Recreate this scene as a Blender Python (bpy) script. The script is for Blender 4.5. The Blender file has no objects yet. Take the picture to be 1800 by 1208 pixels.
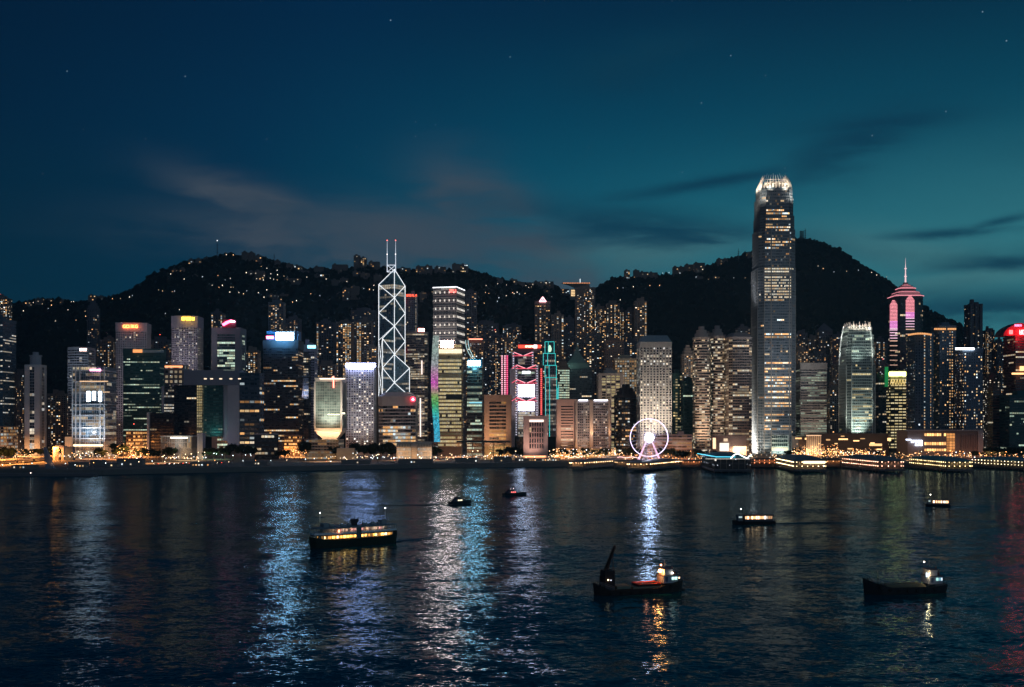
import bpy, math, random
from mathutils import Vector
R = math.radians
SC = bpy.context.scene
COL = SC.collection
# ------------------------------------------------------------------ camera, world, light, exposure
F, CX, YH, H = 1900.0, 900.0, 745.0, 48.0      # focal length in photo pixels, principal column, horizon row, eye height (m)
cd = bpy.data.cameras.new('camera'); cam = bpy.data.objects.new('camera', cd); COL.objects.link(cam)
cam.location = (0, 0, H); cam.rotation_euler = (R(90), 0, 0)
cd.sensor_width = 36; cd.lens = 36*F/1800; cd.shift_y = (YH-604)/1800; cd.clip_start = 1; cd.clip_end = 60000
SC.camera = cam
SC.view_settings.view_transform = 'Standard'; SC.view_settings.look = 'None'
SC.view_settings.exposure = 0; SC.view_settings.gamma = 1; SC.view_settings.use_curve_mapping = False
SC.cycles.use_denoising = True
SC.cycles.max_bounces = 4; SC.cycles.diffuse_bounces = 2; SC.cycles.glossy_bounces = 3; SC.cycles.transmission_bounces = 2
SC.cycles.use_light_tree = True; SC.cycles.sample_clamp_indirect = 12
SC.cycles.use_adaptive_sampling = False

class NT:
    """tiny expression helper for node trees"""
    def __init__(s, nt): s.nt = nt; s.n = nt.nodes; s.l = nt.links
    def new(s, t, **kw):
        n = s.n.new(t)
        for k, v in kw.items(): setattr(n, k, v)
        return n
    def put(s, sock, v):
        if hasattr(v, 'is_output'): s.l.new(v, sock)
        else: sock.default_value = v
    def m(s, op, a, b=0.0, c=0.0, clamp=False):
        n = s.n.new('ShaderNodeMath'); n.operation = op; n.use_clamp = clamp
        s.put(n.inputs[0], a); s.put(n.inputs[1], b); s.put(n.inputs[2], c)
        return n.outputs[0]
    def add(s, a, b): return s.m('ADD', a, b)
    def sub(s, a, b): return s.m('SUBTRACT', a, b)
    def mul(s, a, b): return s.m('MULTIPLY', a, b)
    def div(s, a, b): return s.m('DIVIDE', a, b)
    def smooth(s, v, a, b):
        n = s.n.new('ShaderNodeMapRange'); n.interpolation_type = 'SMOOTHSTEP'
        s.put(n.inputs['Value'], v); n.inputs['From Min'].default_value = a; n.inputs['From Max'].default_value = b
        return n.outputs['Result']
    def mix(s, f, a, b, bt='MIX'):
        n = s.n.new('ShaderNodeMix'); n.data_type = 'RGBA'; n.blend_type = bt
        s.put(n.inputs[0], f); s.put(n.inputs[6], a); s.put(n.inputs[7], b)
        return n.outputs[2]
    def comb(s, x, y, z):
        n = s.n.new('ShaderNodeCombineXYZ')
        for i, v in enumerate((x, y, z)): s.put(n.inputs[i], v)
        return n.outputs[0]
    def noise(s, vec, scale, detail=3, rough=.5, out='Fac', dist=0.0):
        n = s.n.new('ShaderNodeTexNoise'); s.put(n.inputs['Vector'], vec)
        n.inputs['Scale'].default_value = scale; n.inputs['Detail'].default_value = detail
        n.inputs['Roughness'].default_value = rough; n.inputs['Distortion'].default_value = dist
        return n.outputs[out]

def c4(c): return (c[0], c[1], c[2], 1.0)
W = bpy.data.worlds.new('World'); SC.world = W; W.use_nodes = True
t = NT(W.node_tree); t.n.clear()
tc = t.new('ShaderNodeTexCoord'); sp = t.new('ShaderNodeSeparateXYZ'); t.l.new(tc.outputs['Generated'], sp.inputs[0])
dx, dy, dz = sp.outputs
hyp = t.m('SQRT', t.add(t.mul(dx, dx), t.mul(dy, dy)))
el = t.m('MAXIMUM', t.div(dz, t.m('MAXIMUM', hyp, .05)), 0.0)            # tangent of the elevation
az = t.m('ARCTAN2', dx, dy)                                          # 0 ahead, positive to the right (west, where the sun went down)
west = t.m('MULTIPLY_ADD', t.m('COSINE', t.sub(az, 0.95)), .5, .5)   # 1 towards the afterglow
wf = t.smooth(west, .50, 1.02)
low = t.new('ShaderNodeValToRGB'); t.l.new(wf, low.inputs[0])
def ramp(n, pts):
    e = n.color_ramp.elements
    while len(e) > 1: e.remove(e[-1])
    e[0].position = pts[0][0]; e[0].color = c4(pts[0][1])
    for p, c in pts[1:]:
        k = e.new(p); k.color = c4(c)
ramp(low, [(0, (.0006, .020, .042)), (.28, (.0006, .034, .070)), (.55, (.002, .088, .140)), (.8, (.018, .175, .225)), (1, (.05, .24, .27))])
mid = t.new('ShaderNodeValToRGB'); t.l.new(wf, mid.inputs[0])
ramp(mid, [(0, (.0003, .014, .040)), (.3, (.0003, .031, .078)), (.6, (.0004, .064, .122)), (1, (.003, .082, .130))])
high = t.new('ShaderNodeValToRGB'); t.l.new(wf, high.inputs[0])
ramp(high, [(0, (.0002, .009, .029)), (.4, (.0002, .019, .058)), (1, (.0008, .021, .049))])
s1 = t.mix(t.smooth(el, .10, .30), low.outputs[0], mid.outputs[0])
sky = t.mix(t.smooth(el, .20, .42), s1, high.outputs[0])
sky_t = t.new('ShaderNodeTexSky', sky_type='NISHITA'); sky_t.sun_disc = False
sky_t.sun_elevation = R(-3.5); sky_t.sun_rotation = R(54); sky_t.ozone_density = 4
sky = t.mix(.05, sky, sky_t.outputs[0], 'ADD')
u = t.div(dx, t.m('MAXIMUM', dy, .05)); v = t.div(dz, t.m('MAXIMUM', dy, .05))
front = t.smooth(dy, .15, .4)
uv = t.comb(u, t.mul(v, 2.6), 0.0)
n_a = t.noise(uv, 3.2, 6, .6); n_b = t.noise(t.comb(u, t.mul(v, 4.0), 7.0), 7.0, 6, .62, dist=.4)
def streak(px, py, ax, ay, ang, wob=.5):
    """a soft elongated cloud at a direction, in tangent coordinates"""
    cu, cv = (px-CX)/F, (YH-py)/F
    du = t.add(t.sub(u, cu), t.mul(t.sub(n_a, .5), wob*ax/F)); dv = t.add(t.sub(v, cv), t.mul(t.sub(n_b, .5), wob*ay*3.2/F))
    ca, sa = math.cos(R(ang)), math.sin(R(ang))
    p = t.add(t.mul(du, ca), t.mul(dv, sa)); q = t.sub(t.mul(dv, ca), t.mul(du, sa))
    r = t.add(t.m('POWER', t.m('ABSOLUTE', t.mul(p, F/ax)), 2.0), t.m('POWER', t.m('ABSOLUTE', t.mul(q, F/ay)), 2.0))
    return t.m('EXPONENT', t.mul(r, -1.0))
def total(lst):
    a = lst[0]
    for b in lst[1:]: a = t.m('MAXIMUM', a, b)
    return t.mul(a, front)
warm = t.m('MULTIPLY', total([streak(470, 368, 150, 32, -20, .8), streak(700, 420, 340, 46, -3, .8), streak(858, 382, 115, 62, -34, .8), streak(930, 445, 150, 52, -28, .8)]), 1.9, clamp=True)
dark = total([streak(1180, 405, 300, 30, -7, 1.0), streak(1250, 318, 190, 13, 10, .8), streak(1500, 252, 150, 42, 24, 1.1), streak(1660, 410, 120, 9, 3, .8),
              streak(1750, 392, 60, 8, 14, .8), streak(1760, 460, 150, 14, 4, .9), streak(1560, 212, 150, 20, 6, .8), streak(1740, 540, 260, 34, 0, .5), streak(1130, 100, 120, 40, 15)])
lite = total([streak(1680, 492, 210, 24, 8, .6), streak(1560, 440, 190, 34, -8, .6), streak(1180, 440, 160, 30, 4, .6)])
sky = t.mix(t.mul(warm, t.mul(t.smooth(n_b, .15, .62), .85)), sky, c4((.058, .078, .106)))
sky = t.mix(t.mul(lite, .5), sky, c4((.085, .23, .25)))
sky = t.mix(t.mul(t.mul(dark, t.smooth(n_b, .2, .55)), .88), sky, c4((.003, .040, .080)))
cl = t.noise(t.comb(t.div(dx, t.add(t.m('MAXIMUM', dz, 0.0), .12)), t.div(dy, t.add(t.m('MAXIMUM', dz, 0.0), .12)), 0.0), .9, 5, .6)
sky = t.mix(t.mul(t.smooth(cl, .52, .8), .30), sky, c4((.004, .030, .052)))
grain = t.noise(tc.outputs['Generated'], 900, 1)
sky = t.mix(t.mul(t.sub(grain, .35), .20), sky, c4((.002, .02, .03)))
vo = t.new('ShaderNodeTexVoronoi', feature='F1'); vo.inputs['Scale'].default_value = 62; t.l.new(tc.outputs['Generated'], vo.inputs['Vector'])
vs = t.new('ShaderNodeSeparateColor'); t.l.new(vo.outputs['Color'], vs.inputs[0])
star = t.mul(t.m('LESS_THAN', vo.outputs['Distance'], .038), t.mul(t.m('GREATER_THAN', vs.outputs[0], .25), t.smooth(el, .16, .3)))
star = t.mul(star, t.mul(t.m('POWER', vs.outputs[1], 2.0), .5))
sky = t.mix(1.0, sky, t.mix(star, (0, 0, 0, 1), (.65, .85, 1, 1)), 'ADD')
bg = t.new('ShaderNodeBackground'); t.l.new(sky, bg.inputs[0]); bg.inputs[1].default_value = 1.0
wo = t.new('ShaderNodeOutputWorld'); t.l.new(bg.outputs[0], wo.inputs[0])

sd = bpy.data.lights.new('dusk_glow', 'SUN'); sun = bpy.data.objects.new('dusk_glow', sd); COL.objects.link(sun)
sd.energy = .22; sd.angle = R(70); sd.color = (.64, .82, 1.0)          # very soft last light plus the glow of the city on this side of the water
sun.rotation_euler = (R(62), 0, R(28))

# ------------------------------------------------------------------ helpers
def wx(px, D): return (px-CX)/F*D
def wz(py, D): return H-(py-YH)/F*D
def yz(D, z): return YH+(H-z)*F/D
G = 4.0                                                              # quay level

class MB:
    def __init__(s): s.v = []; s.f = []; s.mi = []; s.c = []; s.cur = 0; s.col = (0, 0, 0)
    def face(s, pts, mat=None, col=None):
        i = len(s.v); s.v.extend(pts); s.f.append(tuple(range(i, i+len(pts))))
        s.mi.append(s.cur if mat is None else mat); s.c.append(s.col if col is None else col)
    def box(s, x0, x1, y0, y1, z0, z1, **k):
        if x0 > x1: x0, x1 = x1, x0
        if y0 > y1: y0, y1 = y1, y0
        s.prism([(x0, y0), (x1, y0), (x1, y1), (x0, y1)], z0, z1, **k)
    def prism(s, fp, z0, z1, fp2=None, cap=True, **k):
        fp2 = fp2 or fp; n = len(fp)
        for i in range(n):
            a, b = fp[i], fp[(i+1) % n]; c, d = fp2[(i+1) % n], fp2[i]
            s.face([(a[0], a[1], z0), (b[0], b[1], z0), (c[0], c[1], z1), (d[0], d[1], z1)], **k)
        if cap:
            s.face([(p[0], p[1], z1) for p in fp2], **k); s.face([(p[0], p[1], z0) for p in reversed(fp)], **k)
    def tube(s, a, b, r, n=6, r2=None, **k):
        a = Vector(a); b = Vector(b); d = (b-a)
        if d.length < 1e-6: return
        d.normalize(); up = Vector((0, 0, 1)) if abs(d.z) < .95 else Vector((1, 0, 0))
        p = d.cross(up).normalized(); q = d.cross(p).normalized(); r2 = r if r2 is None else r2
        A = [a+(p*math.cos(6.28318*i/n)+q*math.sin(6.28318*i/n))*r for i in range(n)]
        B = [b+(p*math.cos(6.28318*i/n)+q*math.sin(6.28318*i/n))*r2 for i in range(n)]
        for i in range(n):
            j = (i+1) % n; s.face([tuple(A[j]), tuple(A[i]), tuple(B[i]), tuple(B[j])], **k)
        s.face([tuple(x) for x in A], **k)
        if r2 > 1e-4: s.face([tuple(x) for x in reversed(B)], **k)
    def ball(s, c, r, n=8, m=5, sz=1.0, **k):
        for j in range(m):
            a0 = math.pi*j/m-math.pi/2; a1 = math.pi*(j+1)/m-math.pi/2
            for i in range(n):
                b0 = 6.28318*i/n; b1 = 6.28318*(i+1)/n
                P = [(c[0]+r*math.cos(a)*math.cos(b), c[1]+r*math.cos(a)*math.sin(b), c[2]+r*sz*math.sin(a)) for a, b in ((a0, b0), (a0, b1), (a1, b1), (a1, b0))]
                if j == 0: P = [P[0], P[2], P[3]]
                elif j == m-1: P = [P[0], P[1], P[2]]
                s.face(P, **k)
    def build(s, name, mats, parent=None, label=None, cat=None, group=None, kind=None, smooth=False, origin=None):
        if not s.f: return None
        ox = Vector(origin) if origin else (parent_world(parent) if parent else Vector((0, 0, 0)))
        me = bpy.data.meshes.new(name)
        me.from_pydata([(p[0]-ox.x, p[1]-ox.y, p[2]-ox.z) for p in s.v], [], s.f)
        for m in (mats if isinstance(mats, (list, tuple)) else [mats]): me.materials.append(m)
        me.polygons.foreach_set('material_index', s.mi)
        if any(c != (0, 0, 0) for c in s.c):
            at = me.attributes.new('Col', 'FLOAT_COLOR', 'FACE'); fl = []
            for c in s.c: fl.extend((c[0], c[1], c[2], 1.0))
            at.data.foreach_set('color', fl)
        if smooth: me.polygons.foreach_set('use_smooth', [True]*len(s.f))
        o = bpy.data.objects.new(name, me); COL.objects.link(o)
        if parent: o.parent = parent
        elif origin: o.location = origin
        tag(o, label, cat, group, kind)
        return o
def parent_world(o):
    p = Vector((0, 0, 0))
    while o: p += o.location; o = o.parent
    return p
def tag(o, label=None, cat=None, group=None, kind=None):
    if label: o['label'] = label
    if cat: o['category'] = cat
    if group: o['group'] = group
    if kind: o['kind'] = kind
    return o
def thing(name, label, cat, loc, group=None):
    o = bpy.data.objects.new(name, None); COL.objects.link(o); o.location = loc; o.empty_display_size = 2
    return tag(o, label, cat, group)
def dup(o, loc=None, label=None, rz=None, scale=None):
    c = o.copy(); COL.objects.link(c)
    if loc is not None: c.location = loc
    if rz is not None: c.rotation_euler = (0, 0, rz)
    if scale is not None: c.scale = scale
    if label: c['label'] = label
    for ch in list(o.children):
        d = ch.copy(); COL.objects.link(d); d.parent = c
        for g in list(ch.children):
            e = g.copy(); COL.objects.link(e); e.parent = d
    return c

_mc = {}
def surf(col, rough=.8, metal=0.0, var=.25, scale=.12, streaks=True, spec=.4):
    """a plain surface: base colour with mottling, rain streaks and uneven gloss"""
    key = ('s', tuple(round(x, 4) for x in col), rough, metal, var, scale)
    if key in _mc: return _mc[key]
    m = bpy.data.materials.new('surface'); m.use_nodes = True; q = NT(m.node_tree)
    b = q.n['Principled BSDF']; tcx = q.new('ShaderNodeNewGeometry').outputs['Position']
    n1 = q.noise(tcx, scale, 4, .6)
    mp = q.new('ShaderNodeMapping'); q.l.new(tcx, mp.inputs[0]); mp.inputs['Scale'].default_value = (1, 1, .06)
    n2 = q.noise(mp.outputs[0], .7, 3, .6)
    f = q.m('MULTIPLY_ADD', n1, 1.2*var, 1-var*.6); f = q.mul(f, q.m('MULTIPLY_ADD', n2, var, 1-var*.5))
    cc = q.mix(1.0, c4(col), q.comb(f, f, f), 'MULTIPLY'); q.l.new(cc, b.inputs['Base Color'])
    q.l.new(q.m('MULTIPLY_ADD', n1, .2, rough-.1), b.inputs['Roughness'])
    b.inputs['Metallic'].default_value = metal; b.inputs['Specular IOR Level'].default_value = spec
    _mc[key] = m; return m
def glass(col, rough=.12):
    key = ('g', col, rough)
    if key in _mc: return _mc[key]
    m = bpy.data.materials.new('dark_glass'); m.use_nodes = True; q = NT(m.node_tree)
    b = q.n['Principled BSDF']; pos = q.new('ShaderNodeNewGeometry').outputs['Position']
    mp = q.new('ShaderNodeMapping'); q.l.new(pos, mp.inputs[0]); mp.inputs['Scale'].default_value = (.25, .25, .3)
    w = q.new('ShaderNodeTexWhiteNoise'); sn = q.new('ShaderNodeVectorMath', operation='FLOOR'); q.l.new(mp.outputs[0], sn.inputs[0]); q.l.new(sn.outputs[0], w.inputs['Vector'])
    cc = q.mix(w.outputs['Value'], c4(tuple(x*.45 for x in col)), c4(tuple(x*1.6 for x in col))); q.l.new(cc, b.inputs['Base Color'])
    q.l.new(q.m('MULTIPLY_ADD', w.outputs['Value'], .25, rough), b.inputs['Roughness']); b.inputs['IOR'].default_value = 1.7
    _mc[key] = m; return m
def lit_mat():
    if 'lit' in _mc: return _mc['lit']
    m = bpy.data.materials.new('lit_window'); m.use_nodes = True; q = NT(m.node_tree)
    b = q.n['Principled BSDF']; a = q.new('ShaderNodeAttribute', attribute_name='Col', attribute_type='GEOMETRY')
    pos = q.new('ShaderNodeNewGeometry').outputs['Position']
    n = q.noise(pos, .9, 2, .7); f = q.m('MULTIPLY_ADD', n, 2.2, -.1, clamp=False)
    q.l.new(a.outputs['Color'], b.inputs['Emission Color']); q.l.new(q.m('MAXIMUM', f, .15), b.inputs['Emission Strength'])
    b.inputs['Base Color'].default_value = (.02, .02, .02, 1); b.inputs['Roughness'].default_value = .3
    m.cycles.emission_sampling = 'NONE'; _mc['lit'] = m; return m
def glow(col, strength, sample=True, base=None):
    key = ('e', tuple(col), strength, sample)
    if key in _mc: return _mc[key]
    m = bpy.data.materials.new('glowing'); m.use_nodes = True; b = m.node_tree.nodes['Principled BSDF']
    b.inputs['Emission Color'].default_value = c4(col); b.inputs['Emission Strength'].default_value = strength
    b.inputs['Base Color'].default_value = c4(tuple(x*.3 for x in col)); b.inputs['Roughness'].default_value = .4
    m.cycles.emission_sampling = 'FRONT' if sample else 'NONE'; _mc[key] = m; return m
def foliage(col=(.035, .06, .025)):
    key = ('f', col)
    if key in _mc: return _mc[key]
    m = surf(col, .9, 0, .9, .5, spec=.1).copy(); _mc[key] = m; return m

def light(kind, loc, power, col, parent=None, target=None, size=1.0, spot=70, name='floodlight', sy=None):
    if loc[1] > 1150 and loc[2] < 6: loc = (loc[0], loc[1], 6.0)
    d = bpy.data.lights.new(name, kind); d.energy = power; d.color = col
    if kind == 'SPOT': d.spot_size = R(spot); d.spot_blend = 1.0; d.shadow_soft_size = size
    elif kind == 'POINT': d.shadow_soft_size = size
    elif kind == 'AREA': d.size = size; d.shape = 'RECTANGLE'; d.size_y = sy or size
    o = bpy.data.objects.new(name, d); COL.objects.link(o); L = Vector(loc)
    if target is not None: o.rotation_euler = (Vector(target)-L).to_track_quat('-Z', 'Y').to_euler()
    if parent: o.parent = parent; L = L-parent_world(parent)
    o.location = L
    return o

# ------------------------------------------------------------------ terrain
RIDGE = [(-900, 585), (-500, 560), (-250, 548), (-60, 535), (0, 531), (30, 533), (60, 527), (100, 525), (140, 530), (160, 527), (190, 520), (215, 515), (240, 500), (270, 480), (300, 468), (320, 460), (345, 457), (370, 450),
 (400, 445), (430, 447), (460, 452), (490, 460), (510, 466), (545, 472), (600, 471), (640, 466), (700, 471), (760, 474), (820, 473), (850, 478), (870, 488), (900, 493), (940, 498), (975, 503), (990, 514), (1010, 522),
 (1030, 518), (1045, 508), (1060, 498), (1085, 486), (1110, 486), (1180, 482), (1230, 470), (1260, 460), (1300, 449), (1330, 437), (1360, 425), (1400, 419), (1425, 419), (1450, 427), (1480, 440), (1500, 455),
 (1530, 472), (1560, 492), (1600, 523), (1640, 547), (1680, 565), (1700, 580), (1740, 602), (1800, 625), (1900, 650), (2100, 672), (2700, 690)]
def lerp_tab(tab, x):
    if x <= tab[0][0]: return tab[0][1]
    for (a, b), (c, d) in zip(tab, tab[1:]):
        if x <= c: return b+(d-b)*(x-a)/(c-a)
    return tab[-1][1]
def ridge_D(px): return lerp_tab([(-900, 2900), (0, 2650), (400, 2500), (850, 2500), (1060, 2850), (1400, 2930), (1700, 2800), (2700, 2600)], px)
FOOT = 1960.0
def hsh(x, y):
    return .5*math.sin(x*.011+y*.017+1.3)+.3*math.sin(x*.027-y*.021+.4)+.2*math.sin(x*.061+y*.047)
def ground(x, y):
    if y < FOOT: return G
    px = CX+x/y*F; Dr = ridge_D(px); zr = wz(lerp_tab(RIDGE, px), Dr)-3
    k = (y-FOOT)/(Dr-FOOT)
    if k <= 1:
        s = k**1.15; z = G+(zr-G)*s
        z += (hsh(x, y)*26+9*math.sin(x*.09+y*.05))*math.sin(math.pi*min(1, k))*min(1, (zr-G)/200)*.6
        lim = H+(lerp_tab(RIDGE, px)-YH)*-1/F*y-2
        return min(z, lim) if k > .5 else z
    kk = (y-Dr)/1400
    return max(-5, zr*(1-kk*kk*1.2)-kk*160)
def P3(px, D, z): return (wx(px, D), D, z)
SHORE = [(-900, 1010), (0, 1013), (60, 1005), (170, 1012), (320, 1050), (450, 1082), (600, 1125), (760, 1170), (860, 1185), (1000, 1215), (1130, 1200), (1230, 1190), (1800, 1175), (2700, 1175)]
def shore_D(px): return lerp_tab(SHORE, px)
# terrain sheet
px_cols = [-900+i*12 for i in range(301)]
rows = [0, .12, .25, .4, .6, .8, 1]
def build_ground():
    mb = MB(); rowsD = []
    ks = [i/44 for i in range(45)]
    grid = []
    for px in px_cols:
        a = (px-CX)/F; s = shore_D(px); Dr = ridge_D(px); line = []
        for r in rows[:-1]: y = s+(FOOT-s)*r; line.append((a*y, y, G))
        for k in ks: y = FOOT+(Dr-FOOT)*k; line.append((a*y, y, ground(a*y, y)))
        for k in (.1, .25, .45, .7, 1.0): y = Dr+1400*k; line.append((a*y, y, ground(a*y, y)))
        grid.append(line)
    nr = len(grid[0]); me_v = [p for l in grid for p in l]
    split = len(rows)-1
    for name, j0, j1, m, lab in (('city_ground', 0, split, M_ground, 'flat reclaimed ground of roads and plazas under the towers'), ('hills', split, nr-1, M_hill, 'dark wooded mountain ridge behind the city')):
        me = bpy.data.meshes.new(name); w_ = j1-j0+1
        vs = [grid[i][j] for i in range(len(grid)) for j in range(j0, j1+1)]
        fs = [(i*w_+j, (i+1)*w_+j, (i+1)*w_+j+1, i*w_+j+1) for i in range(len(grid)-1) for j in range(j1-j0)]
        me.from_pydata(vs, [], fs); me.materials.append(m)
        me.polygons.foreach_set('use_smooth', [True]*len(fs))
        o = bpy.data.objects.new(name, me); COL.objects.link(o); tag(o, lab, kind='structure')
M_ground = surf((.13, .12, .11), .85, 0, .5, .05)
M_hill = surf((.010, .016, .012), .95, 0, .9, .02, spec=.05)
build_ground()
# seawall: a real step from the quay down into the water
def build_wall():
    mb = MB(); pts = [(wx(px, shore_D(px)), shore_D(px)) for px in range(-900, 2701, 30)]
    for a, b in zip(pts, pts[1:]):
        d = Vector((b[0]-a[0], b[1]-a[1])).normalized(); n = (d.y, -d.x)
        A = (a[0]+n[0]*.8, a[1]+n[1]*.8); B_ = (b[0]+n[0]*.8, b[1]+n[1]*.8)
        mb.face([(A[0], A[1], -1), (B_[0], B_[1], -1), (B_[0], B_[1], G+.9), (A[0], A[1], G+.9)])
        mb.face([(A[0], A[1], G+.9), (B_[0], B_[1], G+.9), (b[0], b[1], G+.9), (a[0], a[1], G+.9)])
        mb.face([(b[0], b[1], G-.2), (a[0], a[1], G-.2), (a[0], a[1], G+.9), (b[0], b[1], G+.9)])
    mb.build('seawall', surf((.16, .16, .15), .9), label='concrete seawall along the far shore', kind='structure')
build_wall()

# water
def build_water():
    m = bpy.data.materials.new('harbour_water'); m.use_nodes = True; q = NT(m.node_tree); b = q.n['Principled BSDF']
    pos = q.new('ShaderNodeNewGeometry').outputs['Position']
    rot = q.new('ShaderNodeMapping'); q.l.new(pos, rot.inputs[0]); rot.inputs['Rotation'].default_value = (0, 0, R(12)); rot.inputs['Scale'].default_value = (.58, 1, 1)
    def slope(scale, det, amp, rough=.55, dist=0.0):
        c = q.noise(rot.outputs[0], scale, det, rough, 'Color', dist)
        vm = q.new('ShaderNodeVectorMath', operation='SUBTRACT'); q.l.new(c, vm.inputs[0]); vm.inputs[1].default_value = (.5, .5, .5)
        vx = q.new('ShaderNodeVectorMath', operation='SCALE'); q.l.new(vm.outputs[0], vx.inputs[0]); vx.inputs['Scale'].default_value = amp
        return vx.outputs[0]
    patch = q.noise(pos, .006, 3, .6)
    a1 = slope(.035, 2, WATER[0]); a2 = slope(.24, 3, WATER[1], .6, .4); a3 = slope(1.25, 3, WATER[2])
    s = q.new('ShaderNodeVectorMath', operation='ADD'); q.l.new(a1, s.inputs[0]); q.l.new(a2, s.inputs[1])
    s2 = q.new('ShaderNodeVectorMath', operation='ADD'); q.l.new(s.outputs[0], s2.inputs[0]); q.l.new(a3, s2.inputs[1])
    s3 = q.new('ShaderNodeVectorMath', operation='SCALE'); q.l.new(s2.outputs[0], s3.inputs[0]); q.l.new(q.m('MULTIPLY_ADD', patch, 1.3, .35), s3.inputs['Scale'])
    s4 = q.new('ShaderNodeVectorMath', operation='MULTIPLY'); q.l.new(s3.outputs[0], s4.inputs[0]); s4.inputs[1].default_value = (1, 1, 0)
    s5 = q.new('ShaderNodeVectorMath', operation='ADD'); q.l.new(s4.outputs[0], s5.inputs[0]); s5.inputs[1].default_value = (0, 0, 1)
    nn = q.new('ShaderNodeVectorMath', operation='NORMALIZE'); q.l.new(s5.outputs[0], nn.inputs[0])
    q.n.remove(b); gb = q.new('ShaderNodeBsdfAnisotropic'); gb.inputs['Color'].default_value = (.62, .86, 1, 1); gb.inputs['Roughness'].default_value = WATER[3]; gb.inputs['Anisotropy'].default_value = 0
    db = q.new('ShaderNodeBsdfDiffuse'); db.inputs['Color'].default_value = (.003, .056, .078, 1); q.l.new(nn.outputs[0], gb.inputs['Normal'])
    fr = q.new('ShaderNodeFresnel'); fr.inputs['IOR'].default_value = 1.33; q.l.new(nn.outputs[0], fr.inputs['Normal'])
    fac = q.m('MINIMUM', q.mul(fr.outputs[0], .62), WATER[4]); ms = q.new('ShaderNodeMixShader'); q.l.new(fac, ms.inputs[0]); q.l.new(db.outputs[0], ms.inputs[1]); q.l.new(gb.outputs[0], ms.inputs[2])
    q.l.new(ms.outputs[0], q.n['Material Output'].inputs['Surface'])
    mb = MB(); mb.face([(-5200, -300, 0), (5200, -300, 0), (5200, 4600, 0), (-5200, 4600, 0)])
    mb.build('water', m, label='dark rippled harbour water', kind='structure')
WATER = (.20, .34, .46, .10, .25)      # slopes of swell, waves and ripples; gloss; most that a rough sea sends back at grazing view
build_water()
def build_haze():
    m = bpy.data.materials.new('night_air'); m.use_nodes = True; nt = m.node_tree; nt.nodes.clear()
    v = nt.nodes.new('ShaderNodeVolumePrincipled'); o = nt.nodes.new('ShaderNodeOutputMaterial'); nt.links.new(v.outputs[0], o.inputs['Volume'])
    v.inputs['Color'].default_value = (.50, .80, 1, 1); v.inputs['Density'].default_value = HAZE; v.inputs['Anisotropy'].default_value = .35
    mb = MB(); mb.box(-5600, 5600, -500, 5000, -60, 760); mb.build('haze', m, label='thin even night haze over the harbour and mountain', kind='stuff')
HAZE = 5.5e-5
build_haze()

# hillside trees: countless, one mass
def build_woods():
    rng = random.Random(5); mb = MB()
    def blob(x, y, z, r):
        n = 5; top = (x+rng.uniform(-.3, .3)*r, y, z+r*rng.uniform(1.0, 1.5))
        r1 = [(x+r*rng.uniform(.8, 1.2)*math.cos(6.283*i/n), y+r*math.sin(6.283*i/n), z+r*rng.uniform(.3, .7)) for i in range(n)]
        r0 = [(x+.7*r*math.cos(6.283*i/n), y+.7*r*math.sin(6.283*i/n), z-r*.8) for i in range(n)]
        for i in range(n):
            j = (i+1) % n; mb.face([r0[i], r0[j], r1[j], r1[i]]); mb.face([r1[i], r1[j], top])
    for i in range(3400):                                       # along the crest
        px = rng.uniform(-150, 1960); D = ridge_D(px)-rng.uniform(0, 22); x = wx(px, D); blob(x, D, ground(x, D), rng.uniform(1.8, 5.2)*(1.5 if rng.random() < .06 else 1))
    for i in range(7500):
        px = rng.uniform(-60, 1860); Dr = ridge_D(px); D = FOOT+(Dr-FOOT)*rng.uniform(.15, 1); x = wx(px, D); blob(x, D, ground(x, D), rng.uniform(4, 9))
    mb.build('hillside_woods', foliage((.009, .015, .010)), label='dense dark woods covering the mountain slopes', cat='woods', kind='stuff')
build_woods()

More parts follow.
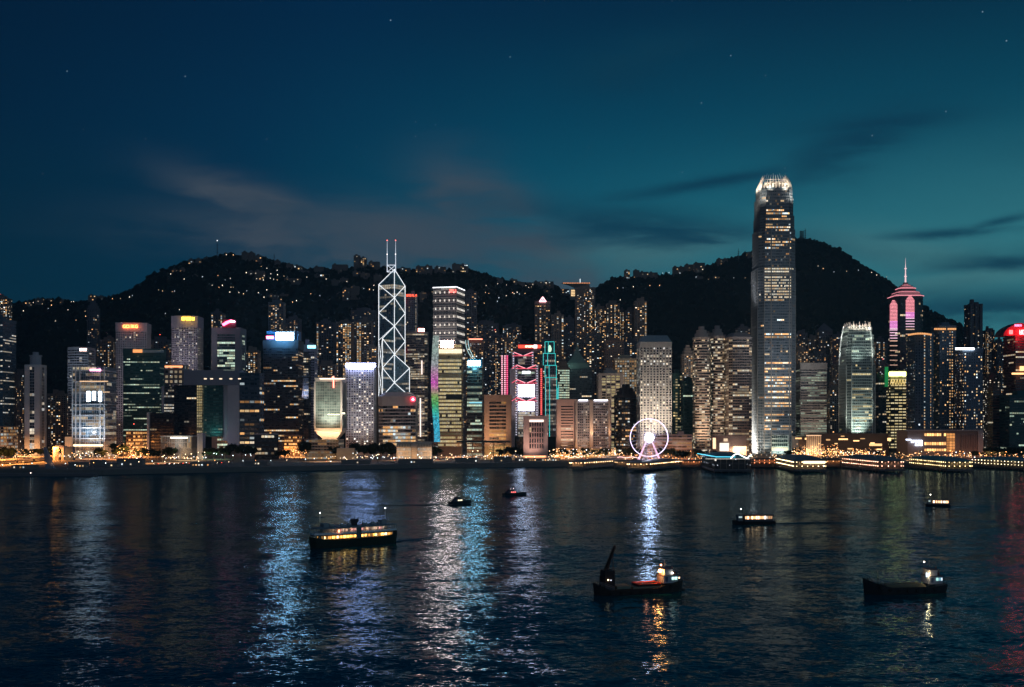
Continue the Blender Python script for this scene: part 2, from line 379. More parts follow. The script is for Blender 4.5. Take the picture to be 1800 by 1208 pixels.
# ------------------------------------------------------------------ towers
LN = random.Random(11)
PAL = {'warm': [(1, .60, .26), (1, .70, .38), (1, .52, .20), (1, .48, .16), (1, .82, .6), (.8, .95, 1)], 'neutral': [(1, .80, .52), (1, .70, .40), (.95, .88, .70)], 'cool': [(.75, .95, 1), (1, .9, .7), (.6, .85, .9)],
       'amber': [(1, .45, .12), (1, .55, .2)], 'yellow': [(1, .78, .36), (1, .84, .48)], 'green': [(.75, 1, .78), (.9, 1, .7)], 'pale': [(1, .88, .68), (1, .82, .6), (.95, .95, .9)]}
WIN = .80                                              # how bright the rooms are against the dusk
ST = {  # floor height, bay, spandrel share, pier share, lit share, mode, palette, brightness, wall colour, glass colour (reflected sky painted into the blues), band proud, pier proud
 'glassblue': dict(fl=4, bay=3.2, sp=.46, pr=.12, lit=.24, mode='office', pal='pale', br=.9, wall=(.06, .11, .16), gl=(.03, .09, .14)),
 'glassteal': dict(fl=4, bay=3.0, sp=.48, pr=.10, lit=.22, mode='office', pal='green', br=.7, wall=(.03, .10, .10), gl=(.015, .09, .09)),
 'glassdark': dict(fl=4, bay=3.2, sp=.48, pr=.12, lit=.18, mode='office', pal='neutral', br=.9, wall=(.035, .045, .055), gl=(.02, .03, .04)),
 'brown': dict(fl=3.9, bay=3.0, sp=.48, pr=.08, lit=.3, mode='office', pal='neutral', br=.8, wall=(.13, .09, .075), gl=(.02, .018, .016)),
 'concrete': dict(fl=3.6, bay=3.2, sp=.45, pr=.45, lit=.14, mode='resi', pal='neutral', br=.9, wall=(.36, .33, .34), gl=(.02, .02, .025)),
 'bands': dict(fl=3.8, bay=3.4, sp=.5, pr=.06, lit=.22, mode='office', pal='neutral', br=.9, wall=(.34, .31, .30), gl=(.02, .02, .025)),
 'resi': dict(fl=3.1, bay=3.3, sp=.45, pr=.42, lit=.17, mode='resi', pal='warm', br=1.25, wall=(.22, .18, .16), gl=(.02, .02, .025), fp='bay'),
 'residark': dict(fl=3.1, bay=3.4, sp=.45, pr=.42, lit=.10, mode='resi', pal='warm', br=1.3, wall=(.10, .10, .12), gl=(.015, .02, .03), fp='bay'),
 'full': dict(fl=4, bay=3, sp=.38, pr=.08, lit=.9, mode='full', pal='yellow', br=.85, wall=(.12, .10, .08), gl=(.02, .02, .02)),
}
def lit_cells(nf, nb, s, rng):
    out = {}
    mode = s['mode']; lit = s['lit']
    if mode == 'resi':
        lit = lit*.8; colp = [rng.choice([.3, .7, 1, 1.2, 2.2]) for _ in range(nb)]; colp = [c*lit for c in colp]
        stair = [b for b in range(nb) if rng.random() < s.get('stair', .07)]
        for f in range(nf):
            for b in range(nb):
                if b in stair and rng.random() < .8: out[f, b] = .55
                elif rng.random() < colp[b]: out[f, b] = rng.choice([.15, .3, .5, .8, 1.0, 1.8])
    elif mode == 'full':
        for f in range(nf):
            fb = rng.uniform(.6, 1.1)
            if rng.random() < .06: fb = .12
            for b in range(nb):
                if rng.random() < lit: out[f, b] = fb*rng.uniform(.75, 1.1)
    else:
        for f in range(nf):
            r = rng.random(); pf = lit*(.15 if r < .45 else .8 if r < .75 else 2.2 if r < .93 else 4)
            on = rng.random() < pf; br = rng.choice([.4, .7, 1, 1.3])
            for b in range(nb):
                if rng.random() < .22: on = rng.random() < pf; br = rng.choice([.3, .6, 1, 1.4])
                if on: out[f, b] = br*rng.uniform(.7, 1.1)
                elif rng.random() < lit*.12: out[f, b] = .12
    return out
def facade(wall, win, p0, p1, z0, z1, s, rng, cells=None):
    """storeys of one flat face: floor bands and piers proud of the glass, and a pane of light behind each lit opening"""
    dxy = Vector((p1[0]-p0[0], p1[1]-p0[1])); L = dxy.length
    if L < 1.2 or z1-z0 < 2: return
    e = dxy/L; n = Vector((e.y, -e.x))
    nb = max(1, round(L/s['bay'])); nf = max(1, round((z1-z0)/s['fl'])); bw = L/nb; fh = (z1-z0)/nf
    sp = s['sp']; pr = s['pr']; ob = s.get('ob', .35); op = s.get('op', .45)
    def pt(a, z, o): return (p0[0]+e.x*a+n.x*o, p0[1]+e.y*a+n.y*o, z)
    def strip(a0, a1, za, zb, o, sides):
        wall.face([pt(a0, za, o), pt(a1, za, o), pt(a1, zb, o), pt(a0, zb, o)])
        if 'h' in sides:
            wall.face([pt(a0, zb, o), pt(a1, zb, o), pt(a1, zb, 0), pt(a0, zb, 0)]); wall.face([pt(a0, za, 0), pt(a1, za, 0), pt(a1, za, o), pt(a0, za, o)])
        if 'v' in sides:
            wall.face([pt(a0, za, 0), pt(a0, za, o), pt(a0, zb, o), pt(a0, zb, 0)]); wall.face([pt(a1, za, o), pt(a1, za, 0), pt(a1, zb, 0), pt(a1, zb, o)])
    if sp > 0:
        for f in range(nf+1):
            za = z0+f*fh-(sp*fh*.5 if f else 0); zb = z0+f*fh+(sp*fh*.5 if f < nf else 0)
            if zb > za+.01: strip(0, L, za, zb, ob, 'h')
    if pr > 0:
        for b in range(nb+1):
            a0 = max(0, b*bw-pr*bw*.5); a1 = min(L, b*bw+pr*bw*.5); strip(a0, a1, z0, z1, op, 'v')
    cells = cells if cells is not None else lit_cells(nf, nb, s, rng)
    pal = PAL[s['pal']]
    for (f, b), br in cells.items():
        if f >= nf or b >= nb: continue
        c = rng.choice(pal); k = br*s['br']*WIN
        a0 = (b+pr*.5)*bw; a1 = (b+1-pr*.5)*bw; za = z0+(f+sp*.5)*fh; zb = z0+(f+1-sp*.5)*fh
        if s['mode'] == 'resi': zb -= (zb-za)*rng.choice([0, .1, .3])
        win.face([pt(a0, za, .08), pt(a1, za, .08), pt(a1, zb, .08), pt(a0, zb, .08)], col=(c[0]*k, c[1]*k, c[2]*k))
def shape(kind, w, d):
    a, b = w/2, d/2
    if kind == 'round':
        pts = []
        r = min(a, b)*.8
        for (cx, cy, s) in ((a-r, -b+r, -90), (a-r, b-r, 0), (-a+r, b-r, 90), (-a+r, -b+r, 180)):
            for i in range(5): t_ = R(s+90*i/4); pts.append((cx+r*math.cos(t_), cy+r*math.sin(t_)))
        return pts
    if kind == 'cham':
        c = min(a, b)*.28; return [(-a, b-c), (-a, -b+c), (-a+c, -b), (a-c, -b), (a, -b+c), (a, b-c), (a-c, b), (-a+c, b)]
    if kind == 'bay':
        k = 2 if w < 26 else 3; pts = []; q = 2.2; seg = w/(2*k+1); x = -a
        for i in range(2*k+1):
            y = -b if i % 2 == 0 else -b+q; pts += [(x, y), (x+seg, y)]; x += seg
        pts += [(a, -b*.1), (a-q, -b*.1), (a-q, b*.3), (a, b*.3), (a, b), (-a, b), (-a, b*.3), (-a+q, b*.3), (-a+q, -b*.1), (-a, -b*.1)]
        return pts
    if kind == 'curve':
        n = 8; return [(-a+w*i/n, -b-(d*.18)*math.sin(math.pi*i/n)) for i in range(n+1)]+[(a, b), (-a, b)]
    return [(-a, -b), (a, -b), (a, b), (-a, b)]
def fit(kind, px0, px1, D, dep, rot=0):
    w = (px1-px0)/F*D; cx = wx((px0+px1)/2, D); ca, sa = math.cos(R(rot)), math.sin(R(rot))
    for _ in range(12):
        pts = [(x*ca-y*sa, x*sa+y*ca) for x, y in shape(kind, w, dep)]
        my = min(p[1] for p in pts); pts = [(cx+x, D+y-my) for x, y in pts]
        pp = [CX+x/y*F for x, y in pts]; wd = max(pp)-min(pp)
        if w < dep*.75 and wd > px1-px0+.5: dep *= .88
        w *= (px1-px0)/wd; cx += ((px0+px1)/2-(max(pp)+min(pp))/2)/F*D
        w = max(w, 3)
    return pts
def centroid(fp): return (sum(p[0] for p in fp)/len(fp), sum(p[1] for p in fp)/len(fp))
def shrink(fp, k):
    c = centroid(fp); return [(c[0]+(x-c[0])*k, c[1]+(y-c[1])*k) for x, y in fp]
ALLB = {}
def tower(key, px0, px1, ytop, D, style, label, name='office_tower', cat='tower', dep=32, rot=0, z0=None, zt=None, base=None, crown='box', group=None, red=False, **ov):
    s = dict(ST[style]); s.update(ov); rng = random.Random('b'+str(key))
    fp = fit(s.get('fp', 'rect'), px0, px1, D, dep, rot); c = centroid(fp)
    z1 = zt if zt is not None else wz(ytop, D)
    if z0 is None: z0 = wz(base, D) if base else (G if c[1] < FOOT else min(ground(*p) for p in fp)-1)
    root = thing(name, label, cat, (c[0], c[1], z0), group)
    cap = s.get('cap', 3.2); zb = s.get('plinth', 5.0); core = MB(); wall = MB(); win = MB()
    core.prism(fp, z0, z1-.5)
    n = len(fp)
    for i in range(n):
        a, b = fp[i], fp[(i+1) % n]; ny = -(b[0]-a[0])
        if ny > .3*math.hypot(b[0]-a[0], b[1]-a[1]): continue
        # bays with solid edges
        ed = s.get('edge', 0)
        L = math.hypot(b[0]-a[0], b[1]-a[1]); ex, ey = (b[0]-a[0])/L, (b[1]-a[1])/L
        if ed and L > ed*3:
            for q0, q1 in ((0, ed), (L-ed, L)):
                p_, r_ = (a[0]+ex*q0, a[1]+ey*q0), (a[0]+ex*q1, a[1]+ey*q1); nx_, ny_ = ey*.9, -ex*.9
                wall.prism([(p_[0]+nx_, p_[1]+ny_), (r_[0]+nx_, r_[1]+ny_), r_, p_], z0, z1)
            facade(wall, win, (a[0]+ex*ed, a[1]+ey*ed), (b[0]-ex*ed, b[1]-ey*ed), z0+zb, z1-cap, s, rng)
        else: facade(wall, win, a, b, z0+zb, z1-cap, s, rng)
    M_w = surf(s['wall'], s.get('rough', .75), s.get('metal', 0)); Mg = glass(s['gl'])
    # parapet band and plinth, a little proud
    fo = [(c[0]+(x-c[0])*(1+1.1/max(8, abs(x-c[0])+8)), c[1]+(y-c[1])*(1+1.1/max(8, abs(y-c[1])+8))) for x, y in fp]
    wall.prism(fo, z1-cap, z1); wall.prism(fo, z0, z0+zb*.98)
    core.build('glazing', Mg, root); wall.build('wall', M_w, root); win.build('window', lit_mat(), root, kind='stuff')
    rf = MB()
    if crown == 'box' or crown == 'mast':
        f2 = shrink(fp, rng.uniform(.45, .65)); rf.prism(f2, z1, z1+rng.uniform(3, 6)); 
        f3 = shrink(fp, .25); o = rng.uniform(-5, 5); rf.prism([(x+o, y) for x, y in f3], z1, z1+rng.uniform(5, 9))
        for _ in range(3):
            bx_, by_ = c[0]+rng.uniform(-.3, .3)*(max(p[0] for p in fp)-min(p[0] for p in fp)), c[1]+rng.uniform(-6, 6); rf.box(bx_-1.5, bx_+1.5, by_-1.5, by_+1.5, z1, z1+rng.uniform(1.5, 3.5))
    if crown == 'mast': rf.tube((c[0], c[1], z1), (c[0], c[1], z1+s.get('mast', 22)), .5, 5, .2)
    if crown == 'step':
        for k, h in ((.8, 5), (.6, 10), (.35, 15)): rf.prism(shrink(fp, k), z1, z1+h)
    if crown == 'pyr': rf.prism(fo, z1, z1+s.get('pyr', 14), shrink(fp, .04), True)
    if crown == 'hip': rf.prism(fo, z1, z1+s.get('pyr', 6), shrink(fp, .7), True)
    rf.build('roof', M_w if s.get('roofw', 1) else M_w, root)
    if red or rng.random() < .05:
        l = MB(); l.ball((c[0]+rng.uniform(-4, 4), c[1]-3, z1+9), .6, 6, 4); l.build('aircraft_warning_lamp', glow((1, .12, .08), 5, False), root)
    ALLB[key] = dict(root=root, fp=fp, z0=z0, z1=z1, D=D, c=c, px=(px0, px1), s=s)
    return root
def sign_panel(key, px0, px1, y0, y1, col, st, name='sign', frame=True, dD=1.6, D=None, parent=None, label=None):
    B = ALLB.get(key); D = D or B['D']; par = parent or B['root']; Df = D-dD
    x0, x1 = wx(px0, Df), wx(px1, Df); za, zb = wz(y1, Df), wz(y0, Df)
    if frame:
        f = MB(); f.box(x0-.5, x1+.5, Df+.52, Df+1.4, za-.5, zb+.5); par = f.build('sign_frame', surf((.05, .05, .06)), par)
    m = MB(); m.box(x0, x1, Df, Df+.5, za, zb); o = m.build(name, glow(col, st), par, label=label)
    return o
def flood(key, px, yy, off, power, col, spot=95, ty=None, tpx=None, gz=8, size=2.0):
    """floodlight at the foot of a facade, washing it from below"""
    B = ALLB[key]; D = B['D']; x = wx(px, D); return light('SPOT', (x, D-off, wz(yy, D)), power, col, B['root'], (wx(tpx or px, D), D+1, wz(ty, D)), size, spot)
# ------------------------------------------------------------------ the generic towers, front row first
T = tower
T('A1', -34, 28, 560, 1500, 'glassblue', 'tall dark blue glass tower at the left edge with cool white floor lights', dep=40, gl=(.03, .11, .17), lit=.26, sp=.62, pal='pale')
T('A2', 26, 46, 655, 1530, 'residark', 'narrow dark block with warm windows between the blue tower and the pier-edged tower', lit=.3, dep=18)
T('A3', 44, 81, 641, 1500, 'glassblue', 'slim glass tower with broad pale edge columns and a small round turret on top', dep=22, edge=6.5, wall=(.48, .48, .50), gl=(.015, .03, .05), sp=.12, pr=.05, lit=.12, crown='none')
T('A4', 84, 124, 692, 1700, 'resi', 'low old apartment block with scattered warm windows beside the wooded gap', dep=18, lit=.3, crown='box', z0=G)
T('A5', 120, 167, 610, 1600, 'bands', 'grey banded office tower with one small white sign under its curved top', dep=28, edge=4, wall=(.30, .32, .36), lit=.08, crown='none', fp='curve', pal='pale')
T('A7', 153, 176, 541, 2080, 'residark', 'slender dark tower with a rounded top standing before the left slope', dep=22, lit=.16, crown='step', fp='cham')
T('A8', 176, 207, 597, 1950, 'resi', 'brownish apartment tower with tightly stacked windows behind the frame-fronted office', dep=22, wall=(.18, .12, .1), lit=.2, fp='rect')
T('A9', -14, 21, 524, 2350, 'resi', 'brightly lit apartment block high at the far left hillside', dep=22, lit=.5, br=2.2)
T('A10', 204, 265, 567, 1700, 'concrete', 'pale concrete tower with glowing orange letters across its blank top', dep=34, cap=14, lit=.13, fp='rect', rot=8, wall=(.42, .38, .40), crown='none')
T('A11', 217, 291, 613, 1540, 'glassteal', 'broad dark teal glass tower with rows of tiny cool lights', dep=34, lit=.42, sp=.62, rot=4, cap=9, crown='none', bay=2.4)
T('A12', 264, 302, 597, 1960, 'residark', 'dark apartment block half hidden behind the teal glass tower', dep=22, lit=.2)
T('A13', 302, 357, 555, 1700, 'concrete', 'lilac grey tower with yellow sign letters on its smooth domed top', dep=32, cap=18, lit=.34, fl=3.4, fp='curve', wall=(.40, .37, .42), pal='pale', crown='none')
T('A14', 373, 432, 576, 1700, 'glassteal', 'tower with a teal glass front between broad plain concrete sides', dep=36, edge=8, wall=(.30, .30, .34), cap=10, lit=.42, pal='green', br=.9, sp=.3, crown='none')
T('A15', 371, 396, 550, 2050, 'residark', 'narrow dark tower showing behind the one with the red slanting sign', dep=20, lit=.3)
T('A16', 431, 458, 616, 1800, 'resi', 'warm speckled apartment tower right of the teal-fronted tower', dep=20, lit=.45)
T('A17', 463, 533, 598, 1600, 'brown', 'very dark bronze glass tower carrying the big blue-white roof screen', dep=40, wall=(.06, .055, .06), lit=.22, gl=(.02, .022, .03), cap=12, crown='none', pal='warm', br=.9)
T('A18', 472, 502, 531, 2250, 'residark', 'bluish apartment tower rising behind the blue roof screen', dep=24, lit=.26, wall=(.12, .16, .2))
T('A19', 502, 530, 560, 2150, 'residark', 'dark knobbly apartment tower immediately behind the blue-screen tower', dep=20, lit=.2)
T('A20', 530, 558, 606, 1680, 'glassblue', 'lavender grey slab with a small cyan screen at the top', dep=26, wall=(.36, .36, .46), gl=(.05, .06, .1), lit=.1, cap=10, sp=.4)
T('A21', 527, 546, 625, 1640, 'glassdark', 'narrow dark glass shaft beside the bronze tower', dep=18, lit=.2)
T('A22', 556, 590, 566, 2200, 'residark', 'two-winged dark apartment tower with a few warm windows below the ridge', dep=26, lit=.13)
T('A23', 591, 621, 566, 2020, 'resi', 'apartment tower with two bright vertical window columns, nearer the pale hourglass building', dep=26, lit=.32, stair=.25, br=1.7)
T('A24', 622, 656, 564, 2020, 'resi', 'apartment tower with bright vertical window columns, next to the twin-mast tower', dep=26, lit=.32, stair=.25, br=1.7)
T('A25', 617, 662, 545, 2250, 'residark', 'wide dark round-shouldered apartment block with one lit top row', dep=24, lit=.1, fp='curve')
T('A26', 608, 661, 640, 1500, 'concrete', 'pale lavender hotel tower with a regular grid of small windows', dep=26, wall=(.50, .48, .50), lit=.5, br=1.7, stair=0, fl=3.3, bay=3.6, pal='pale', crown='none', cap=4, fp='rect', sp=.5, pr=.5, z0=G)
T('A27', 666, 734, 697, 1450, 'bands', 'brown office block with thin pale bands and chamfered corners', dep=44, wall=(.40, .35, .33), fl=4.6, sp=.34, lit=.2, pal='warm', cap=12, crown='hip', fp='cham', pr=.02, z0=G)
T('A28', 712, 734, 519, 2060, 'concrete', 'slender grey tower with red lettering at its top behind the banded tower', dep=18, wall=(.28, .26, .29), lit=.2, fp='rect')
T('A29', 709, 753, 583, 1935, 'brown', 'dense banded tower with a salmon sign box on its roof', dep=34, wall=(.24, .20, .19), lit=.38, fp='cham', br=.6, sp=.45, crown='none')
T('A33', 816, 838, 512, 2080, 'residark', 'tall narrow dark tower just right of the white-edged tower', dep=20, lit=.2)
T('A34', 834, 876, 568, 2120, 'residark', 'broad dark apartment tower with a warm crown light mid-skyline', dep=24, lit=.22)
T('A35', 812, 850, 600, 1900, 'resi', 'blotchy lit tower under a thin salmon rooftop line', dep=24, lit=.3, fp='rect', crown='none')
T('A36', 850, 886, 588, 1980, 'residark', 'dark purple apartment tower behind the blue cube screen', dep=22, lit=.22)
T('A37', 884, 916, 572, 2200, 'residark', 'dark slab apartment tower with upper warm rooms behind the pink-lit bank', dep=22, lit=.26)
T('A38', 852, 898, 694, 1370, 'brown', 'tan block with dark horizontal louvres and a plain side wall', dep=30, wall=(.40, .29, .22), fl=4.4, sp=.4, pr=.04, lit=.34, pal='amber', edge=6, cap=8, crown='none')
T('A40', 980, 1001, 646, 1760, 'full', 'yellow-green striped office block behind the teal outlined tower', dep=20, pal='green', crown='step', sp=.45)
T('A41', 940, 967, 529, 2200, 'resi', 'warm apartment tower topped by a pink triangle emblem', dep=22, lit=.42, cap=6, crown='none')
T('A42', 969, 991, 553, 2150, 'resi', 'bright speckled apartment tower, taller of the pair beside the triangle tower', dep=20, lit=.42)
T('A43', 990, 1009, 560, 2180, 'residark', 'dimmer apartment tower of the pair beside the triangle tower', dep=20, lit=.16)
T('A44', 1011, 1046, 505, 2260, 'resi', 'tallest mid-level apartment tower rising before the hilltop anvil-shaped building', dep=26, lit=.32, br=1.7, crown='mast', mast=10)
T('A45', 1044, 1067, 541, 2230, 'resi', 'apartment tower densely freckled with orange windows', dep=22, lit=.55, br=1.8)
T('A46', 1065, 1089, 533, 2210, 'resi', 'apartment tower with a rooftop aerial and bright orange column', dep=22, lit=.45, br=1.8, crown='mast', mast=12)
T('A47', 1086, 1099, 546, 2240, 'residark', 'thin dark apartment tower wedged behind two lit ones', dep=16, lit=.25)
T('A48', 1098, 1118, 545, 2220, 'residark', 'dark lower wing tower joined beside the tall blocky apartment tower', dep=20, lit=.22)
T('A49', 1114, 1137, 529, 2200, 'resi', 'tall blocky apartment tower with its lit rooms in one strip', dep=22, lit=.3, br=1.7)
T('A50', 1030, 1062, 588, 2060, 'resi', 'lower apartment tower full of amber windows beside the spire-roofed dark building', dep=22, lit=.35, br=1.6)
T('A51', 1061, 1096, 598, 1990, 'resi', 'brown mid-rise tower with dim even grid windows', dep=24, wall=(.20, .13, .1), lit=.12, fp='rect', stair=0)
T('A52', 1078, 1119, 630, 1820, 'full', 'cream office block glowing all over with a warm window grid', dep=28, lit=.8, pal='warm', br=.6, pr=.4, sp=.4, bay=4, wall=(.42, .34, .25), z0=G)
T('A53', 1050, 1095, 656, 1660, 'full', 'white-columned office block with wide warm bays and a flat roof', dep=28, wall=(.42, .36, .33), pr=.22, sp=.4, bay=7, lit=.62, pal='yellow', br=.6, edge=4, z0=G)
T('A54', 978, 1014, 702, 1470, 'bands', 'plain beige hotel wing with fine horizontal lines', dep=30, wall=(.50, .36, .31), sp=.6, pr=0, lit=.05, edge=5, cap=8, crown='none')
T('A56', 1080, 1121, 694, 1490, 'glassdark', 'dark rounded office tower with scattered orange floor strips', dep=40, fp='round', lit=.3, pal='warm', crown='step', wall=(.03, .028, .03))
T('A58', 1180, 1199, 656, 1580, 'glassteal', 'narrow teal glass tower with upright lit window columns', dep=18, lit=.3, mode='resi', pal='yellow', stair=.3)
T('A59', 1197, 1221, 670, 1560, 'glassteal', 'low dark teal block squeezed between the round-window tower and the curved towers', dep=20, lit=.14)
T('A60', 1197, 1220, 622, 1800, 'resi', 'stepped tan tower peeping over the low dark teal block', dep=20, lit=.3, crown='step', fp='cham')
T('A61', 1218, 1248, 592, 1500, 'bands', 'rounded granite-striped tower, lit strongly from below, beside its twin', dep=34, fp='round', wall=(.52, .42, .36), sp=.5, pr=0, lit=.32, fl=3.8, crown='step', z0=G)
T('A62', 1247, 1274, 590, 1530, 'bands', 'rounded striped tower in the middle of the curved trio', dep=32, fp='round', wall=(.40, .34, .31), sp=.46, pr=0, lit=.34, crown='step', z0=G)
T('A63', 1274, 1321, 592, 1510, 'bands', 'broad rounded striped tower of the curved trio with an amber upper row', dep=38, fp='cham', wall=(.30, .25, .23), sp=.42, pr=.05, lit=.4, crown='hip', z0=G)
T('A64', 1293, 1319, 576, 2150, 'residark', 'dark apartment tower showing above the broad striped tower', dep=22, lit=.3)
T('A66', 1397, 1453, 638, 1600, 'bands', 'wide banded office block just right of the supertall tower', dep=34, wall=(.30, .26, .24), sp=.5, pr=.1, bay=2.2, lit=.7, cap=9, pal='green', br=.38, crown='none', z0=G)
T('A67', 1397, 1419, 585, 2120, 'residark', 'dark apartment tower close to the supertall tower with few lights', dep=22, lit=.2)
T('A68', 1418, 1438, 594, 2180, 'resi', 'small apartment tower with an orange L of lights in the right-hand saddle', dep=18, lit=.24)
T('A69', 1434, 1463, 580, 2080, 'residark', 'dark tower with a pitched gable top below the mountain', dep=22, lit=.1, crown='pyr', pyr=14, fp='rect')
T('A70', 1458, 1480, 590, 2060, 'residark', 'apartment tower with lit upper strip left of the crowned short tower', dep=20, lit=.3)
T('A71', 1452, 1478, 682, 1700, 'resi', 'low office annex with warm rows between banded block and crowned tower', dep=22, lit=.45, fp='rect')
T('A72', 1534, 1560, 598, 2050, 'residark', 'dark pair of slabs behind the crowned short tower', dep=22, lit=.18)
T('A73', 1537, 1558, 664, 1680, 'glassdark', 'lower dark glass block to the right of the crowned short tower', dep=22, lit=.16)
T('A75', 1556, 1593, 652, 1680, 'full', 'ornate tower whose yellow lit storeys glow below the pagoda-topped tower', dep=24, lit=.72, pal='yellow', br=1.1, pr=.14, sp=.6, bay=5.5, fl=4.6, wall=(.14, .11, .07), cap=2, crown='none')
T('A76', 1593, 1640, 585, 1500, 'glassblue', 'dark blue curved residence tower with fine speckled lights, wider wing', dep=34, fp='curve', lit=.14, mode='resi', pal='warm', sp=.5, pr=.5, wall=(.11, .18, .25), gl=(.03, .07, .11), cap=2, stair=.06, br=1.5, crown='none')
T('A77', 1637, 1680, 572, 1530, 'glassblue', 'taller dark blue residence tower behind the curved wing', dep=34, lit=.16, mode='resi', pal='warm', sp=.5, pr=.5, wall=(.10, .16, .23), gl=(.03, .07, .11), br=1.5, stair=.06)
T('A78', 1678, 1727, 612, 1490, 'glassblue', 'dark blue hotel tower with a white light bar along its top', dep=32, lit=.34, mode='resi', pal='warm', sp=.5, pr=.5, wall=(.13, .17, .24), gl=(.03, .06, .1), br=1.6, stair=0, crown='none', cap=6)
T('A79', 1695, 1727, 534, 1960, 'residark', 'tall bare dark tower standing clear against the right sky', dep=30, lit=.10, crown='box')
T('A80', 1727, 1748, 580, 2000, 'residark', 'dark apartment tower beside the tall bare tower', dep=22, lit=.2)
T('A81', 1745, 1764, 600, 1960, 'residark', 'shortest dark apartment tower left of the red-signed tower', dep=20, lit=.2)
T('A82', 1728, 1757, 660, 1700, 'resi', 'mid-height brown apartment block with white window rows', dep=22, lit=.35, pal='pale')
T('A83', 1736, 1758, 682, 1490, 'bands', 'narrow brown louvred block next to the waterfront mall', dep=22, wall=(.16, .10, .08), sp=.5, pr=0, lit=.02)
T('A84', 1764, 1850, 590, 1620, 'brown', 'dark tower with a domed red-lit top and bright red letters at the right edge', dep=40, wall=(.12, .06, .06), gl=(.03, .015, .02), lit=.16, cap=3, crown='none')
T('A85', 1757, 1850, 694, 1460, 'glassteal', 'lower dark teal glass block at the right edge', dep=30, lit=.16, gl=(.01, .04, .05))
# more mid-level blocks that fill the slope behind the front rows
more = [(836, 858, 598, 2030), (858, 880, 604, 2060), (880, 905, 598, 2050), (905, 940, 604, 2080), (944, 976, 600, 2060), (1008, 1030, 600, 2120), (1096, 1120, 600, 2090), (1462, 1478, 640, 1850), (1398, 1420, 615, 1900),
        (1420, 1452, 622, 1950), (1540, 1562, 640, 1900), (1222, 1252, 585, 2100), (1250, 1276, 588, 2140), (558, 592, 640, 1800), (640, 664, 610, 1900), (735, 762, 640, 1950), (500, 530, 600, 1900), (430, 464, 660, 1700), (1745, 1768, 640, 1850)]
wh = ['behind the blue cube screen', 'behind the tan louvred block', 'behind the pink-lit bank', 'above the red roof sign', 'behind the teal outlined tower', 'beside the spire-roofed dark building', 'between cream office and round-window tower', 'left of the crowned short tower',
      'tucked behind the wide banded block', 'over the roof of the wide banded block', 'left of the pagoda-topped tower', 'above the curved trio at its left end', 'above the curved trio at its middle', 'behind the pale hourglass building', 'beside the twin-mast tower foot', 'between twin-mast and white-edged towers',
      'beside the bronze tower with blue screen', 'behind the gate-shaped government complex', 'left of the red-signed tower foot']
for i, (a, b, y, D) in enumerate(more):
    T('M%d' % i, a, b, y, D, 'resi' if i % 3 else 'residark', ('dark' if i % 3 == 0 else 'warm speckled')+' apartment block '+wh[i], name='apartment_block', cat='apartment block', dep=18, lit=LN.uniform(.18, .4))

T('P1', 222, 258, 757, 1480, 'full', 'low orange-lit podium with bright shop bands at the foot of the teal glass tower', name='retail_podium', cat='podium', dep=18, lit=.6, pal='amber', br=1.6, sp=.5, fl=5, wall=(.2, .14, .1), crown='none', cap=1)
T('P2', 500, 530, 765, 1470, 'full', 'low block drowned in orange light behind the round park tree', name='retail_podium', cat='podium', dep=16, lit=.6, pal='amber', br=1.8, sp=.5, fl=5, wall=(.22, .15, .1), crown='none', cap=1)
# ---- turret on the pier-edged tower
B = ALLB['A3']; m = MB(); c = B['c']; z = B['z1']
for r, h0, h1 in ((7.5, 0, 12), (8.6, 12, 13.5), (4, 13.5, 18)):
    m.prism([(c[0]+r*math.cos(6.283*i/12), c[1]+r*math.sin(6.283*i/12)) for i in range(12)], z+h0, z+h1)
m.build('turret', surf((.3, .33, .38)), B['root'])

# ---- signs
def text_sign(key, txt, px, py, hgt, col, st, dD=1.8, D=None, parent=None, name='sign_lettering', squeeze=1.0):
    B = ALLB.get(key); D = (D or B['D'])-dD; par = parent or B['root']
    cu = bpy.data.curves.new(name, 'FONT'); cu.body = txt; cu.align_x = 'CENTER'; cu.align_y = 'CENTER'; cu.size = hgt/F*D*1.35; cu.extrude = .3; cu.offset = .12
    cu.materials.append(glow(col, st)); o = bpy.data.objects.new(name, cu); COL.objects.link(o); o.parent = par
    bpy.context.view_layer.update(); me = bpy.data.meshes.new_from_object(o.evaluated_get(bpy.context.evaluated_depsgraph_get())); me.name = name; bpy.data.objects.remove(o)
    o = bpy.data.objects.new(name, me); COL.objects.link(o); o.parent = par; o.rotation_euler = (R(90), 0, 0); o.scale = (squeeze, 1, 1); L = Vector((wx(px, D), D, wz(py, D))); o.location = L-parent_world(par); return o
def glyphs(key, px0, px1, y0, y1, n, col, st, dD=1.8, name='sign_lettering', D=None, parent=None, seed=1):
    """a row of illegible block characters: short strokes"""
    rng = random.Random(seed); B = ALLB.get(key); D = (D or B['D'])-dD; par = parent or B['root']; m = MB(); w = (px1-px0)/n
    for i in range(n):
        a, b = wx(px0+i*w+w*.08, D), wx(px0+(i+1)*w-w*.08, D); zt, zb = wz(y0, D), wz(y1, D); th = (b-a)*.24
        m.box(a, a+th, D, D+.4, zb, zt)
        if rng.random() < .7: m.box(b-th, b, D, D+.4, zb, zt)
        for zz in ((zt-th, zt), ((zt+zb)/2-th/2, (zt+zb)/2+th/2), (zb, zb+th)):
            if rng.random() < .75: m.box(a+th*1.02, b-th*1.02, D, D+.4, *zz)
    m.build(name, glow(col, st), par)
text_sign('A10', 'GD', 221.5, 574.2, 6, (1, .20, .05), 9); glyphs('A10', 226, 232.5, 570.5, 576.5, 2, (1, .2, .05), 8, seed=2); text_sign('A10', 'KG', 237, 574.2, 6, (1, .22, .05), 9)
glyphs('A13', 319, 342, 557.5, 563, 5, (1, .55, .04), 9, dD=8, seed=3)
